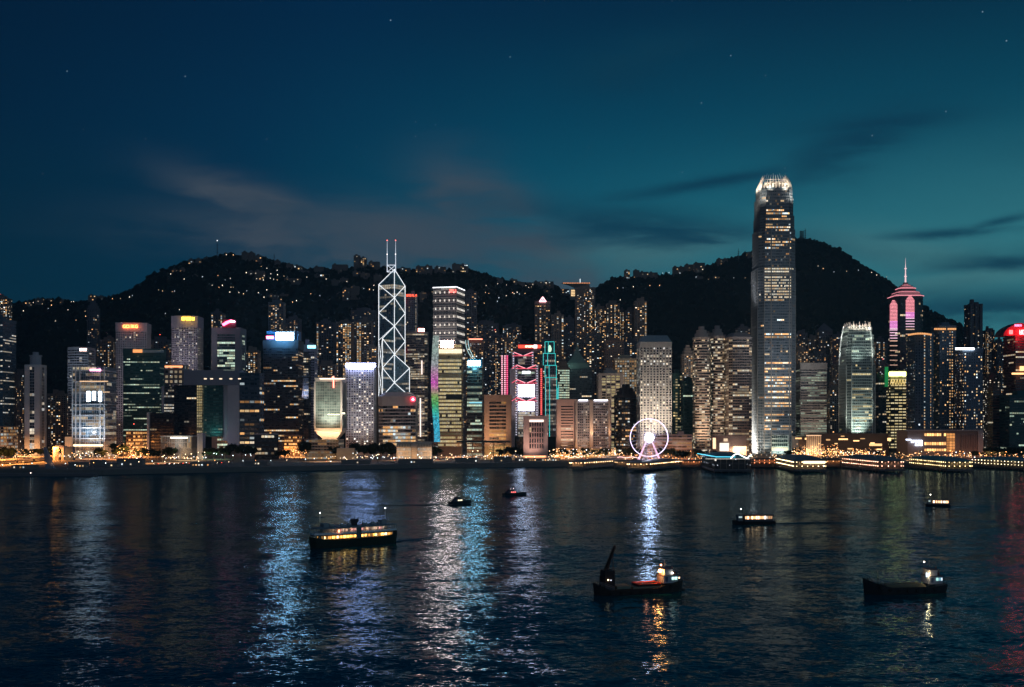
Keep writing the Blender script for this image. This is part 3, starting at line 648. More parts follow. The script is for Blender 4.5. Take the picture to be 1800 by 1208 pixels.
sign_panel('A5', 140, 152, 612.5, 617, (1, .62, .5), 9, dD=6)
sign_panel('A17', 485, 516, 584.5, 597.5, (.46, .76, 1), 50, dD=2, name='roof_screen'); sign_panel('A17', 468, 481, 591, 595.5, (1, .12, .3), 12, dD=2.2, name='small_red_sign')
m = MB(); D_ = 1602; m.box(wx(468, D_), wx(523, D_), D_+2, D_+26, wz(600, D_), wz(582, D_)); m.build('screen_housing', surf((.12, .26, .46), .6), ALLB['A17']['root'])
light('AREA', (wx(497, D_), D_-16, wz(600, D_)), 26000, (.12, .50, 1), ALLB['A17']['root'], (wx(496, D_), D_+2, wz(591, D_)), 26, sy=4)  # added blue lamp on the enlarged housing, imitating the screen's bloom
sign_panel('A20', 540.5, 555, 607, 612.5, (.3, .8, 1), 3, dD=2)
m = MB(); m.box(wx(609, 1498), wx(660, 1498), 1496.5, 1498.5, wz(645, 1498), wz(639, 1498)); m.build('roof_light_bar', glow((.48, .56, 1), 48), ALLB['A26']['root'])
m = MB(); D_ = 1445; m.tube((wx(726, D_), D_-1, wz(702, D_)), (wx(726, D_), D_, wz(702, D_)), 3.4, 16); m.build('round_red_emblem', glow((1, .03, .06), 6), ALLB['A27']['root'])
m = MB(); m.face([(wx(723.5, D_-2), D_-2, wz(703.5, D_-2)), (wx(728.5, D_-2), D_-2, wz(703.5, D_-2)), (wx(726, D_-2), D_-2, wz(699.5, D_-2))]); m.build('emblem_mark', glow((1, .6, .6), 7), ALLB['A27']['root'])
glyphs('A28', 714, 733, 517.5, 521.5, 6, (1, .12, .06), 2.5, seed=4)
m = MB(); m.box(wx(709.5, 2058), wx(711.5, 2058), 2055, 2057, wz(536, 2058), wz(523, 2058)); m.build('upright_sign', glow((1, .06, .08), 1.6), ALLB['A28']['root'])
sign_panel('A29', 735, 746, 577.5, 583, (1, .35, .28), 14, dD=2)
m = MB(); m.box(wx(740.5, 1931), wx(742.5, 1931), 1930, 1932, wz(658, 1931), wz(634, 1931)); m.box(wx(738, 1931), wx(740, 1931), 1930, 1932, wz(768, 1931), wz(700, 1931)); m.build('light_strip', glow((1, .8, .72), 1.6), ALLB['A29']['root'])
m = MB(); m.box(wx(709, 1930), wx(712, 1930), 1928, 1930, wz(620, 1930), wz(613, 1930)); m.build('red_side_sign', glow((1, .05, .05), 3), ALLB['A29']['root'])
m = MB(); m.box(wx(824, 1898), wx(848, 1898), 1896, 1898, wz(597.5, 1898), wz(595.5, 1898)); m.build('roof_line_light', glow((1, .28, .18), 3), ALLB['A35']['root'])
m = MB(); m.box(wx(1680, 1488), wx(1712, 1488), 1487, 1489, wz(615, 1488), wz(611.5, 1488)); m.build('roof_light_bar', glow((.85, .95, 1), 6), ALLB['A78']['root'])
for yy in (588, 589.5): pass
m = MB(); rq = random.Random(12)
for q in range(1596, 1636, 3): m.box(wx(q, 1494), wx(q+2.2, 1494), 1493, 1494, wz(591-3*math.sin((q-1593)/47*3.14), 1494), wz(588-3*math.sin((q-1593)/47*3.14), 1494))
m.build('amber_top_row', glow((1, .45, .16), 1.1, False), ALLB['A76']['root'], kind='stuff')
m = MB()
for q in range(1642, 1679, 3):
    if rq.random() < .7: m.box(wx(q, 1528), wx(q+2.2, 1528), 1527, 1528, wz(580, 1528), wz(577, 1528))
m.build('amber_top_row', glow((1, .45, .16), 1.1, False), ALLB['A77']['root'], kind='stuff')
m = MB(); m.box(wx(234, 1536), wx(250, 1536), 1535, 1536.5, wz(620, 1536), wz(614.5, 1536)); m.build('amber_top_band', glow((1, .36, .12), 1.3), ALLB['A11']['root'])
m = MB(); m.box(wx(251, 1536), wx(288, 1536), 1535, 1536.5, wz(620, 1536), wz(615.5, 1536)); m.build('pale_top_band', surf((.42, .5, .5)), ALLB['A11']['root'])
# triangle emblem
D_ = 2196; m = MB()
pts = [(948, 530.5), (960, 530.5), (954, 522)]
for a, b in ((0, 1), (1, 2), (2, 0)): m.tube((wx(pts[a][0], D_), D_, wz(pts[a][1], D_)), (wx(pts[b][0], D_), D_, wz(pts[b][1], D_)), 1.0, 5)
m.ball((wx(952.5, D_), D_, wz(529, D_)), 1.5); m.ball((wx(955.5, D_), D_, wz(529, D_)), 1.5); m.ball((wx(954, D_), D_, wz(526, D_)), 1.4)
m.build('triangle_emblem', glow((1, .5, .55), 3), ALLB['A41']['root'])
# slanting red roof sign with a white stroke
rt = ALLB['A14']['root']; D_ = 1696; m = MB()
for a, b, r in (((391.5, 571), (405, 564.5), 2.6), ((393, 571.5), (409, 563.5), 1.8), ((396, 567), (407, 562.5), 1.6)):
    m.tube((wx(a[0], D_), D_, wz(a[1], D_)), (wx(b[0], D_), D_, wz(b[1], D_)), r*.8, 6, r*.5)
m.build('slanting_sign', glow((1, .10, .22), 9), rt)
m = MB(); m.tube((wx(405, D_), D_-.5, wz(565.5, D_)), (wx(413, D_), D_-.5, wz(565.5, D_)), 1.1, 6); m.build('sign_stroke', glow((1, .7, .8), 10), rt)
m = MB(); m.box(wx(391, D_), wx(414, D_), D_+1.5, D_+8, wz(576, D_), wz(562, D_)); m.build('sign_frame', surf((.2, .04, .08)), rt)
# dome on the red-signed tower
rt = ALLB['A84']['root']; m = MB(); D_ = 1622; zb = ALLB['A84']['z1']; X0, X1 = wx(1764, D_), wx(1822, D_)
for k in range(8):
    t0, t1 = k/8, (k+1)/8; w0 = math.cos(t0*math.pi/2)**.7; w1 = math.cos(t1*math.pi/2)**.7 if k < 7 else .15; cxx = (X0+X1)/2
    hw = (X1-X0)/2; zz = lambda q: zb+(q**.9)*19
    m.prism([(cxx-hw*w0, D_), (cxx+hw*w0, D_), (cxx+hw*w0, D_+30), (cxx-hw*w0, D_+30)], zz(t0), zz(t1), [(cxx-hw*w1, D_), (cxx+hw*w1, D_), (cxx+hw*w1, D_+30), (cxx-hw*w1, D_+30)], True)
m.build('dome_roof', surf((.20, .05, .06), .7), rt)
glyphs('A84', 1774, 1780.5, 580.5, 587.5, 2, (1, .04, .04), 20, dD=.4, seed=7); glyphs('A84', 1792, 1812, 580, 588, 4, (1, .04, .04), 50, dD=.4, seed=8)
glyphs('A84', 1783.5, 1796, 570.5, 574, 5, (1, .10, .2), 9, dD=3, seed=9)
light('AREA', (wx(1798, 1600), 1606, wz(590, 1606)), 14000, (1, .02, .03), rt, (wx(1795, 1622), 1630, wz(584, 1622)), 24, name='red_wash', sy=10)
m = MB(); m.box(wx(1779, 1616), wx(1799, 1616), 1614, 1617, wz(658.5, 1616), wz(655.5, 1616)); m.box(wx(1793, 1616), wx(1800, 1616), 1614, 1617, wz(652, 1616), wz(644, 1616)); m.build('amber_terrace_light', glow((1, .5, .2), 2.5), rt)
# light washing the facades: floodlit ones, and a few lifted by added lamps
flood('A10', 234, 770, 60, 90000, (1, .86, .95), ty=640, size=6)  # added lamp standing in for ambient city light on this facade
flood('A13', 328, 660, 60, 60000, (1, .88, 1), ty=600, size=6)
flood('A26', 634, 780, 55, 95000, (1, .90, .92), ty=700, size=6)
flood('A61', 1230, 795, 34, 260000, (1, .72, .48), ty=705, size=3)
flood('A62', 1260, 795, 40, 60000, (1, .72, .5), ty=690, size=3)
flood('A66', 1425, 785, 40, 90000, (1, .78, .6), ty=690, size=4)
flood('A54', 996, 785, 40, 120000, (1, .62, .45), ty=730, size=4)
flood('A38', 862, 790, 36, 110000, (1, .55, .3), ty=735, size=3)
flood('A27', 700, 795, 50, 40000, (1, .8, .7), ty=720, size=5)
flood('A20', 545, 700, 50, 110000, (.7, .72, 1), ty=640, size=4)
flood('A53', 1072, 745, 40, 50000, (1, .75, .5), ty=690, size=3)
flood('A29', 735, 760, 45, 70000, (1, .85, .75), ty=680, size=4)
flood('A5', 145, 700, 50, 90000, (.75, .85, 1), ty=640, size=4)  # added lamp lifting the tone of a facade that has no floodlight
flood('A3', 60, 780, 40, 12000, (.8, .88, 1), ty=700, size=4)
# ------------------------------------------------------------------ landmark towers
def reg(key, root, fp, z0, z1, D, s=None): ALLB[key] = dict(root=root, fp=fp, z0=z0, z1=z1, D=D, c=centroid(fp), s=s or {})
def base_thing(key, name, label, px0, px1, ytop, D, dep, cat='tower', kind='rect', rot=0, z0=G, zt=None):
    fp = fit(kind, px0, px1, D, dep, rot); c = centroid(fp); z1 = zt if zt is not None else wz(ytop, D)
    root = thing(name, label, cat, (c[0], c[1], z0)); reg(key, root, fp, z0, z1, D); return root, fp, c, z1
def faces_of(fp):
    for i in range(len(fp)):
        a, b = fp[i], fp[(i+1) % len(fp)]
        if -(b[0]-a[0]) <= .3*math.hypot(b[0]-a[0], b[1]-a[1]): yield a, b
def clad(root, fp, z0, z1, s, seed, capz=0, name='wall', gname='glazing'):
    core, wall, win = MB(), MB(), MB(); rng = random.Random(seed); core.prism(fp, z0, z1)
    for a, b in faces_of(fp): facade(wall, win, a, b, z0, z1-capz, s, rng)
    core.build(gname, glass(s['gl']), root); wall.build(name, surf(s['wall'], s.get('rough', .7), s.get('metal', 0)), root); win.build('window', lit_mat(), root, kind='stuff')

# 1. frame-fronted office with three white upright screens
rt, fp, c, z1 = base_thing('citic', 'framed_office', 'glass office with pale structural frame and three white upright screens', 128, 204, 645, 1440, 40)
s = dict(ST['glassblue'], sp=.14, pr=.10, fl=4.2, bay=2.8, lit=.34, wall=(.30, .34, .40), gl=(.03, .07, .11), pal='neutral', br=.55)
clad(rt, fp, G, z1, s, 'citic'); f = MB(); Dn = min(p[1] for p in fp); xs = [p[0] for p in fp if p[1] < Dn+.1]; xa, xb = min(xs), max(xs)
for yy in (652, 671, 691, 711, 730, 752, 771, 783): f.box(xa-.6, xb+.6, Dn-1.6, Dn-.5, wz(yy, Dn)-.6, wz(yy, Dn)+.6)
for k in (0, .1, .235, .86, .99): x = xa+(xb-xa)*k; f.box(x-.6, x+.6, Dn-1.9, Dn-.5, G, z1)
xr = max(p[0] for p in fp)
for yy in (652, 671, 691, 711, 730, 752, 771, 783): f.box(xr+.4, xr+1.1, Dn, Dn+40, wz(yy, Dn)-.5, wz(yy, Dn)+.5)
f.build('structural_frame', surf((.55, .58, .62), .5), rt); reg('citic', rt, fp, G, z1, Dn)
for a, b, y1 in ((152, 158.2, 706), (162, 168, 704), (172.8, 178.6, 706)): sign_panel('citic', a, b, 688, y1, (.62, .82, 1), 9, dD=2.6, name='screen')
glyphs('citic', 158, 177, 649, 652, 7, (1, .4, .62), 9, dD=3, seed=12)
m = MB(); m.box(wx(141, Dn), wx(191, Dn), Dn-2.4, Dn-1.95, wz(671.3, Dn), wz(669.7, Dn)); m.box(wx(182, Dn), wx(194, Dn), Dn-2.4, Dn-1.95, wz(690, Dn), wz(688.8, Dn)); m.build('warm_cove_light', glow((1, .62, .34), 1.1), rt)
m = MB(); m.box(xa+2, xb-2, Dn-3, Dn-2.4, wz(784.5, Dn), wz(781.5, Dn)); m.build('entrance_light', glow((1, .72, .42), 3.5), rt)
flood('citic', 165, 792, 26, 110000, (.85, .93, 1), ty=735, size=2); flood('citic', 158, 760, 16, 16000, (1, .97, .9), ty=755, size=1)
flood('citic', 145, 792, 26, 60000, (.8, .9, 1), ty=700, size=2); flood('citic', 188, 792, 26, 60000, (.8, .9, 1), ty=700, size=2)

# 2. the gate-shaped government complex
D = 1440
rt = thing('government_complex', 'gate-shaped dark office complex spanned by a high bridge block', 'office complex', (wx(350, D), D+15, G))
cb = surf((.16, .19, .25), .7); pale = surf((.34, .35, .40), .7); reg('cgo', rt, [(wx(285, D), D), (wx(420, D), D), (wx(420, D), D+30), (wx(285, D), D+30)], G, 100, D)
def blk(px0, px1, y0, y1, dD=0, dep=26): return (wx(px0, D+dD), wx(px1, D+dD), D+dD, D+dD+dep, wz(y1, D+dD), wz(y0, D+dD))
m = MB(); m.box(*blk(322, 421, 651, 677)); m.build('bridge_block', cb, rt)
m = MB(); m.box(*blk(400, 421, 677.2, 788, 0, 22)); m.build('pale_leg', pale, rt)
m = MB(); m.box(*blk(392, 399.8, 677.2, 775, 8, 18)); m.box(*blk(284, 288, 679, 790, 2, 20)); m.build('inner_fin', pale, rt)
m = MB(); m.box(*blk(258, 262, 725, 795, -30, 12)); m.build('end_fin', surf((.5, .5, .52)), rt)
def sub(px0, px1, y0, y1, sty, seed, dD=0, dep=24, **ov):
    s = dict(ST[sty]); s.update(ov); x0, x1, ya, yb, za, zb = blk(px0, px1, y0, y1, dD, dep); clad(rt, [(x0, ya), (x1, ya), (x1, yb), (x0, yb)], za, zb, s, seed)
sub(288, 306, 679, 725, 'glassdark', 'g1', 4, lit=.75, pal='pale', br=.9, bay=3, wall=(.08, .09, .1)); sub(306.5, 345.5, 677, 775, 'glassdark', 'g2', 2, lit=.07, gl=(.006, .009, .015), wall=(.012, .016, .024))
sub(346, 355, 677, 766, 'full', 'g3', 1, lit=1, pal='yellow', br=.55, bay=2.6, fl=3.6, sp=.3, pr=.2); sub(355.5, 391.5, 677, 768, 'glassteal', 'g4', 6, lit=.12, gl=(.008, .085, .085), wall=(.015, .07, .07))
sub(263, 305.5, 726, 795, 'glassdark', 'g5', -26, 16, lit=.03, gl=(.006, .009, .015), wall=(.012, .016, .024))
sub(289, 321.5, 641, 675, 'full', 'g6', -2, 26, lit=.85, pal='neutral', br=.5, fl=6, bay=6, sp=.45, pr=.4, wall=(.12, .11, .12))
sub(421.4, 456, 655, 790, 'glassdark', 'g7', 0, 26, lit=.24, pal='warm', fl=6, bay=6, sp=.5, pr=.1, wall=(.03, .06, .09), gl=(.015, .04, .07), br=1.1)
m = MB(); m.box(wx(290, D-3), wx(321, D-3), D-4, D-3, wz(646, D-3), wz(643, D-3)); m.build('amber_cornice_light', glow((1, .38, .16), 1.8), rt)
m = MB()
for q in (361, 372, 388, 406, 421): m.box(wx(q-2.4, D), wx(q+2.4, D), D-.3, D+.2, wz(667, D), wz(665, D))
m.build('bridge_window', glow((1, .75, .5), 1.6, False), rt, kind='stuff')
light('AREA', (wx(380, D), D-25, wz(790, D)), 2500, (.55, .65, 1), rt, (wx(395, D), D, wz(720, D)), 20)
light('AREA', (wx(374, D), D-8, wz(760, D)), 900, (.1, 1, .9), rt, (wx(374, D), D+6, wz(740, D)), 12)
# low round chamber in front
D = 1330; rt = thing('council_chamber', 'low round chamber building with a bright curved roof edge', 'assembly building', (wx(315, D), D+18, G))
fpc = fit('curve', 283, 347, D, 26); s = dict(ST['bands'], fl=7, bay=2, sp=.12, pr=.35, lit=.25, br=.35, wall=(.22, .2, .2), pal='warm'); clad(rt, fpc, G, wz(768, D), s, 'leg')
m = MB(); m.prism(shrink(fpc, 1.08), wz(768, D)+.05, wz(766.3, D)); m.build('roof', surf((.5, .5, .5)), rt)
m = MB(); m.box(wx(300, D-8), wx(330, D-8), D-9, D-8, wz(771, D-8), wz(768.5, D-8)); m.build('eave_light', glow((1, .92, .7), 2.6), rt)
light('AREA', (wx(315, D), D-16, wz(773, D)), 5000, (1, .92, .75), rt, (wx(315, D), D, wz(768, D)), 20)
m = MB(); m.box(wx(347.5, D), wx(357, D), D-2, D+10, G, wz(762, D)); m.build('corner_tower', pale, rt)

# 3. the pale hourglass-footed barracks building
D = 1380; rt = thing('hourglass_office', 'floodlit pale office with glass front narrowing to a small tapered foot', 'office building', (wx(580, D), D+20, G))
yT, yS, yN = 664, 757, 772
fpa = fit('rect', 553, 609, D, 40); reg('pla', rt, fpa, G, wz(yT, D), D); Dn = D
stone = surf((.56, .50, .44), .7)
zS, zN, zT = wz(yS, D), wz(yN, D), wz(yT, D); cc = centroid(fpa)
core, wall, win = MB(), MB(), MB(); core.prism(shrink(fpa, .97), zS, zT-1); sP = dict(ST['bands'], fl=3.7, bay=3.0, sp=.16, pr=.10, lit=.03, pal='green', br=.5, wall=(.5, .48, .42), ob=.12, op=.15)
flat = [(a, b) for a, b in faces_of(shrink(fpa, .972))]
for a, b in flat: facade(wall, win, a, b, zS+3, zT-7, sP, random.Random(4))
core.build('glazing', glass((.10, .14, .12), .3), rt); wall.build('glazing_grid', surf((.30, .32, .28), .5), rt); win.build('window', lit_mat(), rt, kind='stuff')
m = MB(); m.prism(fpa, zS-1, zS+3); m.prism(fpa, zT-5, zT)
for p in fpa:
    q = (p[0]+(cc[0]-p[0])*.02, p[1]+(cc[1]-p[1])*.02); m.box(q[0]-1.2, q[0]+1.2, q[1]-1.2, q[1]+1.2, zS+3, zT-5)
m.build('stone_frame', stone, rt)
m = MB(); foot = shrink(fpa, .52); m.prism(foot, zN, zS-1, fpa, False); m.prism(foot, G, zN); m.build('tapered_foot', stone, rt)
m = MB(); x0, x1 = wx(568, Dn), wx(597, Dn); m.box(x0+6, x1, Dn-.4, Dn, wz(729.5, Dn), wz(728, Dn)); m.box(wx(600, Dn), wx(606.5, Dn), Dn-.4, Dn, wz(728, Dn), wz(725.5, Dn)); m.build('lit_strip_window', glow((1, .95, .65), 2.4, False), rt)
m = MB(); m.box(wx(562, D), wx(607, D), D-1.3, D-.6, wz(666.7, D), wz(665.4, D)); m.build('cornice_light', glow((1, .78, .6), 2.8), rt)
m = MB()
for i, (a, y0, y1) in enumerate(((586.4, 661, 677),)): m.box(wx(585.2, D-3), wx(587.4, D-3), D-3.4, D-2.6, wz(682, D), wz(667, D)); m.ball((wx(586.2, D), D-3, wz(664, D)), 1.7)
m.build('star_emblem', glow((1, .22, .16), 5), rt)
pl = MB(); pl.prism(fit('rect', 536, 604, 1345, 50), G, wz(771, 1345)); s = dict(ST['bands'], fl=3.6, bay=3.5, sp=.4, pr=.1, lit=.5, pal='warm', br=.35, wall=(.5, .42, .34))
clad(rt, fit('rect', 538, 604, 1330, 40), G, wz(773, 1330), s, 'plap', name='podium_wall', gname='podium_glazing')
m = MB(); m.prism(fit('rect', 592, 627, 1318, 20), G, wz(788, 1318)); m.build('garden_wall', surf((.5, .46, .36)), rt)
for px_ in (563, 581, 598): light('SPOT', (wx(px_, D), D-9, wz(771, D)), 26000, (1, .62, .34), rt, (wx(px_, D), D+8, wz(757, D)), 1, 120)
for px_, z_ in ((560, 755), (606, 755), (560, 700), (606, 700)): light('SPOT', (wx(px_, D), D-20, wz(z_+8, D)), 8000, (1, .86, .74), rt, (wx(px_, D), D, wz(z_-20, D)), 2, 60)
light('SPOT', (wx(580, D), D-30, wz(757, D)), 220000, (1, .95, .80), rt, (wx(580, D), D, wz(712, D)), 3, 80)
flood('pla', 560, 790, 26, 28000, (1, .72, .5), ty=735, size=1); flood('pla', 550, 800, 14, 5000, (1, .5, .2), ty=790, size=1)

# 4. twin-mast prism tower: four triangular shafts outlined in white tubes
D = 1850; k = D/F; cxp = 689.5
rt = thing('prism_tower', 'prismatic glass tower outlined in white light with twin masts', 'tower', (wx(cxp, D), D+30, G))
CXw, CYw = wx(cxp, D), D+29*k
def cr(dx_, dy_): return (CXw+dx_*k, CYw+dy_*k)
Wc, Sc, Ec, Nc, Cc = cr(-29.3, 17), cr(-17, -29.3), cr(29.3, -17), cr(17, 29.3), cr(.8, 0)
Z = lambda y: H+(YH-y)/F*(D+25)
s = dict(ST['glassblue'], fl=4, bay=4, sp=.16, pr=.08, lit=.3, pal='pale', br=.4, wall=(.20, .25, .29), gl=(.06, .13, .17))
def shaft(tri, ye, yc, seed, zb=G):
    a, b, cpt = tri; core, wall, win = MB(), MB(), MB(); rng = random.Random(seed)
    za, zc = Z(ye), Z(yc)
    A, B_, C_ = (a[0], a[1]), (b[0], b[1]), (cpt[0], cpt[1])
    core.prism([A, B_, C_], zb, za, cap=False)
    core.face([(A[0], A[1], za), (B_[0], B_[1], za), (C_[0], C_[1], zc)]); core.face([(B_[0], B_[1], za), (C_[0], C_[1], za), (C_[0], C_[1], zc)]); core.face([(A[0], A[1], za), (C_[0], C_[1], za), (C_[0], C_[1], zc)])
    for p, q in ((A, B_), (B_, C_), (C_, A)):
        if -(q[0]-p[0]) <= 0: facade(wall, win, p, q, zb, za-1, s, rng)
    core.build('glass_shaft', glass(s['gl'], .2), rt); wall.build('mullion_grid', surf(s['wall'], .4, .3), rt); win.build('window', lit_mat(), rt, kind='stuff')
shaft((Nc, Wc, Cc), 498, 473, 1); shaft((Wc, Sc, Cc), 597, 573, 2); shaft((Ec, Nc, Cc), 648, 623, 3); shaft((Sc, Ec, Cc), 697, 673, 4)
tb = MB()
def ln(p, y0, q, y1, r=.55, o=1.0): tb.tube((p[0], p[1]-o, Z(y0)), (q[0], q[1]-o, Z(y1)), r, 5)
for a in ((Wc, 498, Wc, 700), (Nc, 499, Nc, 648), (Cc, 473, Cc, 673), (Sc, 597, Sc, 700), (Ec, 648, Ec, 700), (Cc, 473, Wc, 498), (Cc, 473, Nc, 499), (Wc, 498, Cc, 523), (Cc, 523, Wc, 548), (Wc, 548, Cc, 573), (Cc, 573, Wc, 597),
          (Nc, 499, Cc, 523), (Cc, 523, Nc, 548), (Nc, 548, Cc, 573), (Cc, 573, Nc, 598), (Nc, 598, Cc, 623), (Cc, 573, Sc, 597), (Sc, 597, Cc, 623), (Cc, 623, Sc, 648), (Sc, 648, Cc, 673), (Cc, 673, Sc, 697), (Cc, 623, Ec, 648), (Ec, 648, Cc, 673), (Cc, 673, Ec, 697)): ln(*a)
for a in ((Wc, 597, Sc, 648), (Sc, 597, Wc, 648), (Wc, 648, Sc, 697), (Sc, 648, Wc, 697)): ln(*a, r=.55)
tb.build('light_tube', glow((.93, .97, 1), 1.35), rt)
mm = MB(); y_ = CYw-2
for px in (680.6, 695.4):
    x = wx(px, y_); mm.tube((x, y_, Z(478)), (x, y_, Z(448)), .8, 6, .55); mm.tube((x, y_, Z(448)), (x, y_, Z(423)), .5, 6, .2)
xa, xb = wx(680.6, y_), wx(695.4, y_)
for z_ in (466, 478): mm.tube((xa, y_, Z(z_)), (xb, y_, Z(z_)), .6, 5)
mm.tube((xa, y_, Z(466)), (xb, y_, Z(478)), .5, 5); mm.tube((xb, y_, Z(466)), (xa, y_, Z(478)), .5, 5)
mm.build('mast_frame', glow((.80, .88, 1), 1.0), rt)
for px in (680.6, 695.4):
    m = MB(); m.ball((wx(px, y_), y_, Z(422.5)), .9, 6, 4); m.build('aircraft_warning_lamp', glow((1, .15, .12), 5, False), rt); m = MB(); m.ball((wx(px, y_), y_-1, Z(447)), .9, 6, 4); m.build('mast_lamp', glow((1, .9, .85), 3, False), rt)
m = MB(); m.box(wx(671, D), wx(706, D), CYw-4, CYw-3, Z(496.5), Z(495)); 
light('SPOT', (wx(690, D), D-70, wz(700, D)), 90000, (.75, .85, 1), rt, (wx(692, D), D+10, wz(640, D)), 5, 60)  # added bluish spot to lift the dark glass, without a visible source

# 5. tall lit-grid tower with a white roof edge
rt, fp, c, z1 = base_thing('ckc', 'grid_tower', 'tall square tower dotted with white lights in rows and a white roof edge', 762, 816, 505, 1760, 46, kind='rect', rot=-14)
clad(rt, fp, G, z1, dict(ST['brown'], fl=4.1, bay=2.6, sp=.34, pr=.22, lit=.16, pal='pale', br=.35, wall=(.34, .30, .29), gl=(.03, .03, .035)), 'ckc')
m = MB(); dots = MB()
for a, b in faces_of(fp):
    e = Vector((b[0]-a[0], b[1]-a[1])); L = e.length; e /= L; n = Vector((e.y, -e.x))
    m.tube((a[0]+n.x, a[1]+n.y, z1+.4), (b[0]+n.x, b[1]+n.y, z1+.4), .8, 5)
    nb = max(2, int(L/6.6)); z = z1-8
    while z > wz(640, 1760):
        for i in range(nb):
            q = (i+.5)/nb*L; X, Y = a[0]+e.x*q+n.x*.9, a[1]+e.y*q+n.y*.9
            for dz_ in (-.9, .9): dots.box(X-1.0, X+1.0, Y-.15, Y+.15, z+dz_-.55, z+dz_+.55)
        z -= 13.2
m.build('roof_edge_light', glow((.92, .95, 1), 2.2), rt); dots.build('facade_lamp', glow((1, .93, .82), 1.2, False), rt, kind='stuff')
glyphs('ckc', 790, 802, 509, 514, 2, (1, .10, .08), 5, dD=3, seed=21)
fl = MB()
for a, b in faces_of(fp):
    e = Vector((b[0]-a[0], b[1]-a[1])).normalized(); n = (e.y*.7, -e.x*.7); z = z1-14.5
    while z > wz(640, 1760): fl.prism([(a[0]+n[0], a[1]+n[1]), (b[0]+n[0], b[1]+n[1]), b, a], z-1, z+1); z -= 13.2
fl.build('dark_band', surf((.06, .06, .07)), rt)
light('SPOT', (wx(778, 1760), 1690, wz(640, 1760)), 260000, (1, .93, .88), rt, (wx(782, 1760), 1760, wz(560, 1760)), 6, 70)

# 6. bright-floored office with the sloping rainbow fin
rt, fp, c, z1 = base_thing('aia', 'rainbow_fin_tower', 'office of bright yellow floors with a leaning rainbow-lit glass fin', 770, 813, 600, 1500, 34, rot=0)
clad(rt, fp, G+12, z1-4, dict(ST['full'], fl=5.0, bay=2.6, sp=.42, pr=.06, lit=.94, pal='yellow', br=.75, wall=(.30, .25, .18)), 'aia')
m = MB(); m.prism(fp, G, G+11.9); m.build('podium', surf((.12, .1, .09)), rt)
m = MB(); m.prism(shrink(fp, .8), z1-4, z1+2); m.build('roof', surf((.3, .28, .28)), rt)
m = MB(); m.box(wx(784, 1497), wx(812, 1497), 1496, 1498.6, wz(703, 1497), wz(693, 1497)); m.build('sky_terrace', surf((.03, .04, .04)), rt)
sign_panel('aia', 775, 797, 599, 611, (1, .62, .54), 115, dD=2, name='roof_screen')
m = MB(); m.box(wx(771.5, 1498), wx(812, 1498), 1497, 1499, wz(621, 1498), wz(614, 1498)); m.build('upper_light_band', glow((1, .82, .58), 1.3), rt)
fin = MB(); fr = MB(); cols = [(590, (.30, .36, .33)), (615, (.28, .38, .34)), (640, (.34, .36, .38)), (655, (.55, .25, .45)), (672, (.62, .10, .50)), (686, (.45, .25, .25)), (696, (.20, .40, .10)), (710, (.08, .50, .16)), (722, (.04, .50, .36)), (738, (.04, .45, .62)), (775, (.04, .46, .72))]
def colr(y):
    for (a, ca), (b, cb_) in zip(cols, cols[1:]):
        if y <= b: f_ = max(0, (y-a)/(b-a)); return tuple(p+(q-p)*f_ for p, q in zip(ca, cb_))
    return cols[-1][1]
def edge(y, side):
    t_ = (y-590)/185; lft = 762-4.5*math.sin(min(1, t_*1.1)*math.pi)+1*t_-1.5*max(0, .5-t_); rgt = 772-2.6*math.sin(min(1, t_)*math.pi)+2*t_
    return lft if side == 0 else rgt
Df = 1496; y = 590; rr = random.Random(3)
while y < 775:
    y2 = y+2.4
    for i in range(5):
        u0, u1 = i/5, (i+.86)/5; L0, L1 = edge(y, 0), edge(y, 1); M0, M1 = edge(y2, 0), edge(y2, 1); kk = rr.uniform(.45, 1.25)
        cl_ = tuple(v_*kk*1.25 for v_ in colr(y)); A = lambda u_, a_, b_: wx(a_+(b_-a_)*u_, Df)
        fin.face([(A(u0, M0, M1), Df, wz(y2-.4, Df)), (A(u1, M0, M1), Df, wz(y2-.4, Df)), (A(u1, L0, L1), Df, wz(y, Df)), (A(u0, L0, L1), Df, wz(y, Df))], col=cl_)
    fr.prism([(wx(edge(y, 0), Df), Df+.1), (wx(edge(y, 1), Df), Df+.1), (wx(edge(y, 1), Df), Df+5), (wx(edge(y, 0), Df), Df+5)], wz(y2, Df), wz(y, Df)); y = y2
m_led = lit_mat().copy(); m_led.cycles.emission_sampling = 'FRONT'
fin.build('rainbow_panel', m_led, rt, kind='stuff'); fr.build('fin_frame', surf((.25, .27, .28), .4), rt)

# 7. tower with glowing blue cube
rt, fp, c, z1 = base_thing('cube', 'blue_cube_tower', 'narrow office tower topped by a glowing cyan box screen', 821, 848, 631, 1490, 26)
clad(rt, fp, G, wz(646, 1490), dict(ST['brown'], fl=4.2, bay=2.4, sp=.4, pr=.06, lit=.62, pal='green', br=.75, wall=(.16, .15, .13)), 'cube')
m = MB(); m.prism(fp, wz(646, 1490)+.05, z1); m.build('crown_box', surf((.06, .25, .34), .5), rt)
sign_panel('cube', 823, 844, 634.5, 642.8, (.46, .82, 1), 72, name='roof_screen')
m = MB(); m.box(wx(825, 1488), wx(847, 1488), 1486.5, 1489.5, wz(709, 1488), wz(707, 1488)); m.build('cyan_band_light', glow((.3, .8, 1), 1.0), rt)
m = MB(); pr_ = None
for off in (0, 4.4):
    pr_ = None
    for i in range(12):
        q = i/11; p = (wx(818.5+off+(q**2.2)*13, 1500), 1500, wz(598+q*34, 1500))
        if pr_: m.tube(pr_, p, .45, 4)
        pr_ = p
m.build('curved_light_rib', glow((.55, .85, .85), .9), rt)
light('POINT', (wx(834, 1490), 1478, wz(648, 1490)), 9000, (.2, .75, 1), rt, size=3)  # added cyan lamp imitating the glow around the box screen

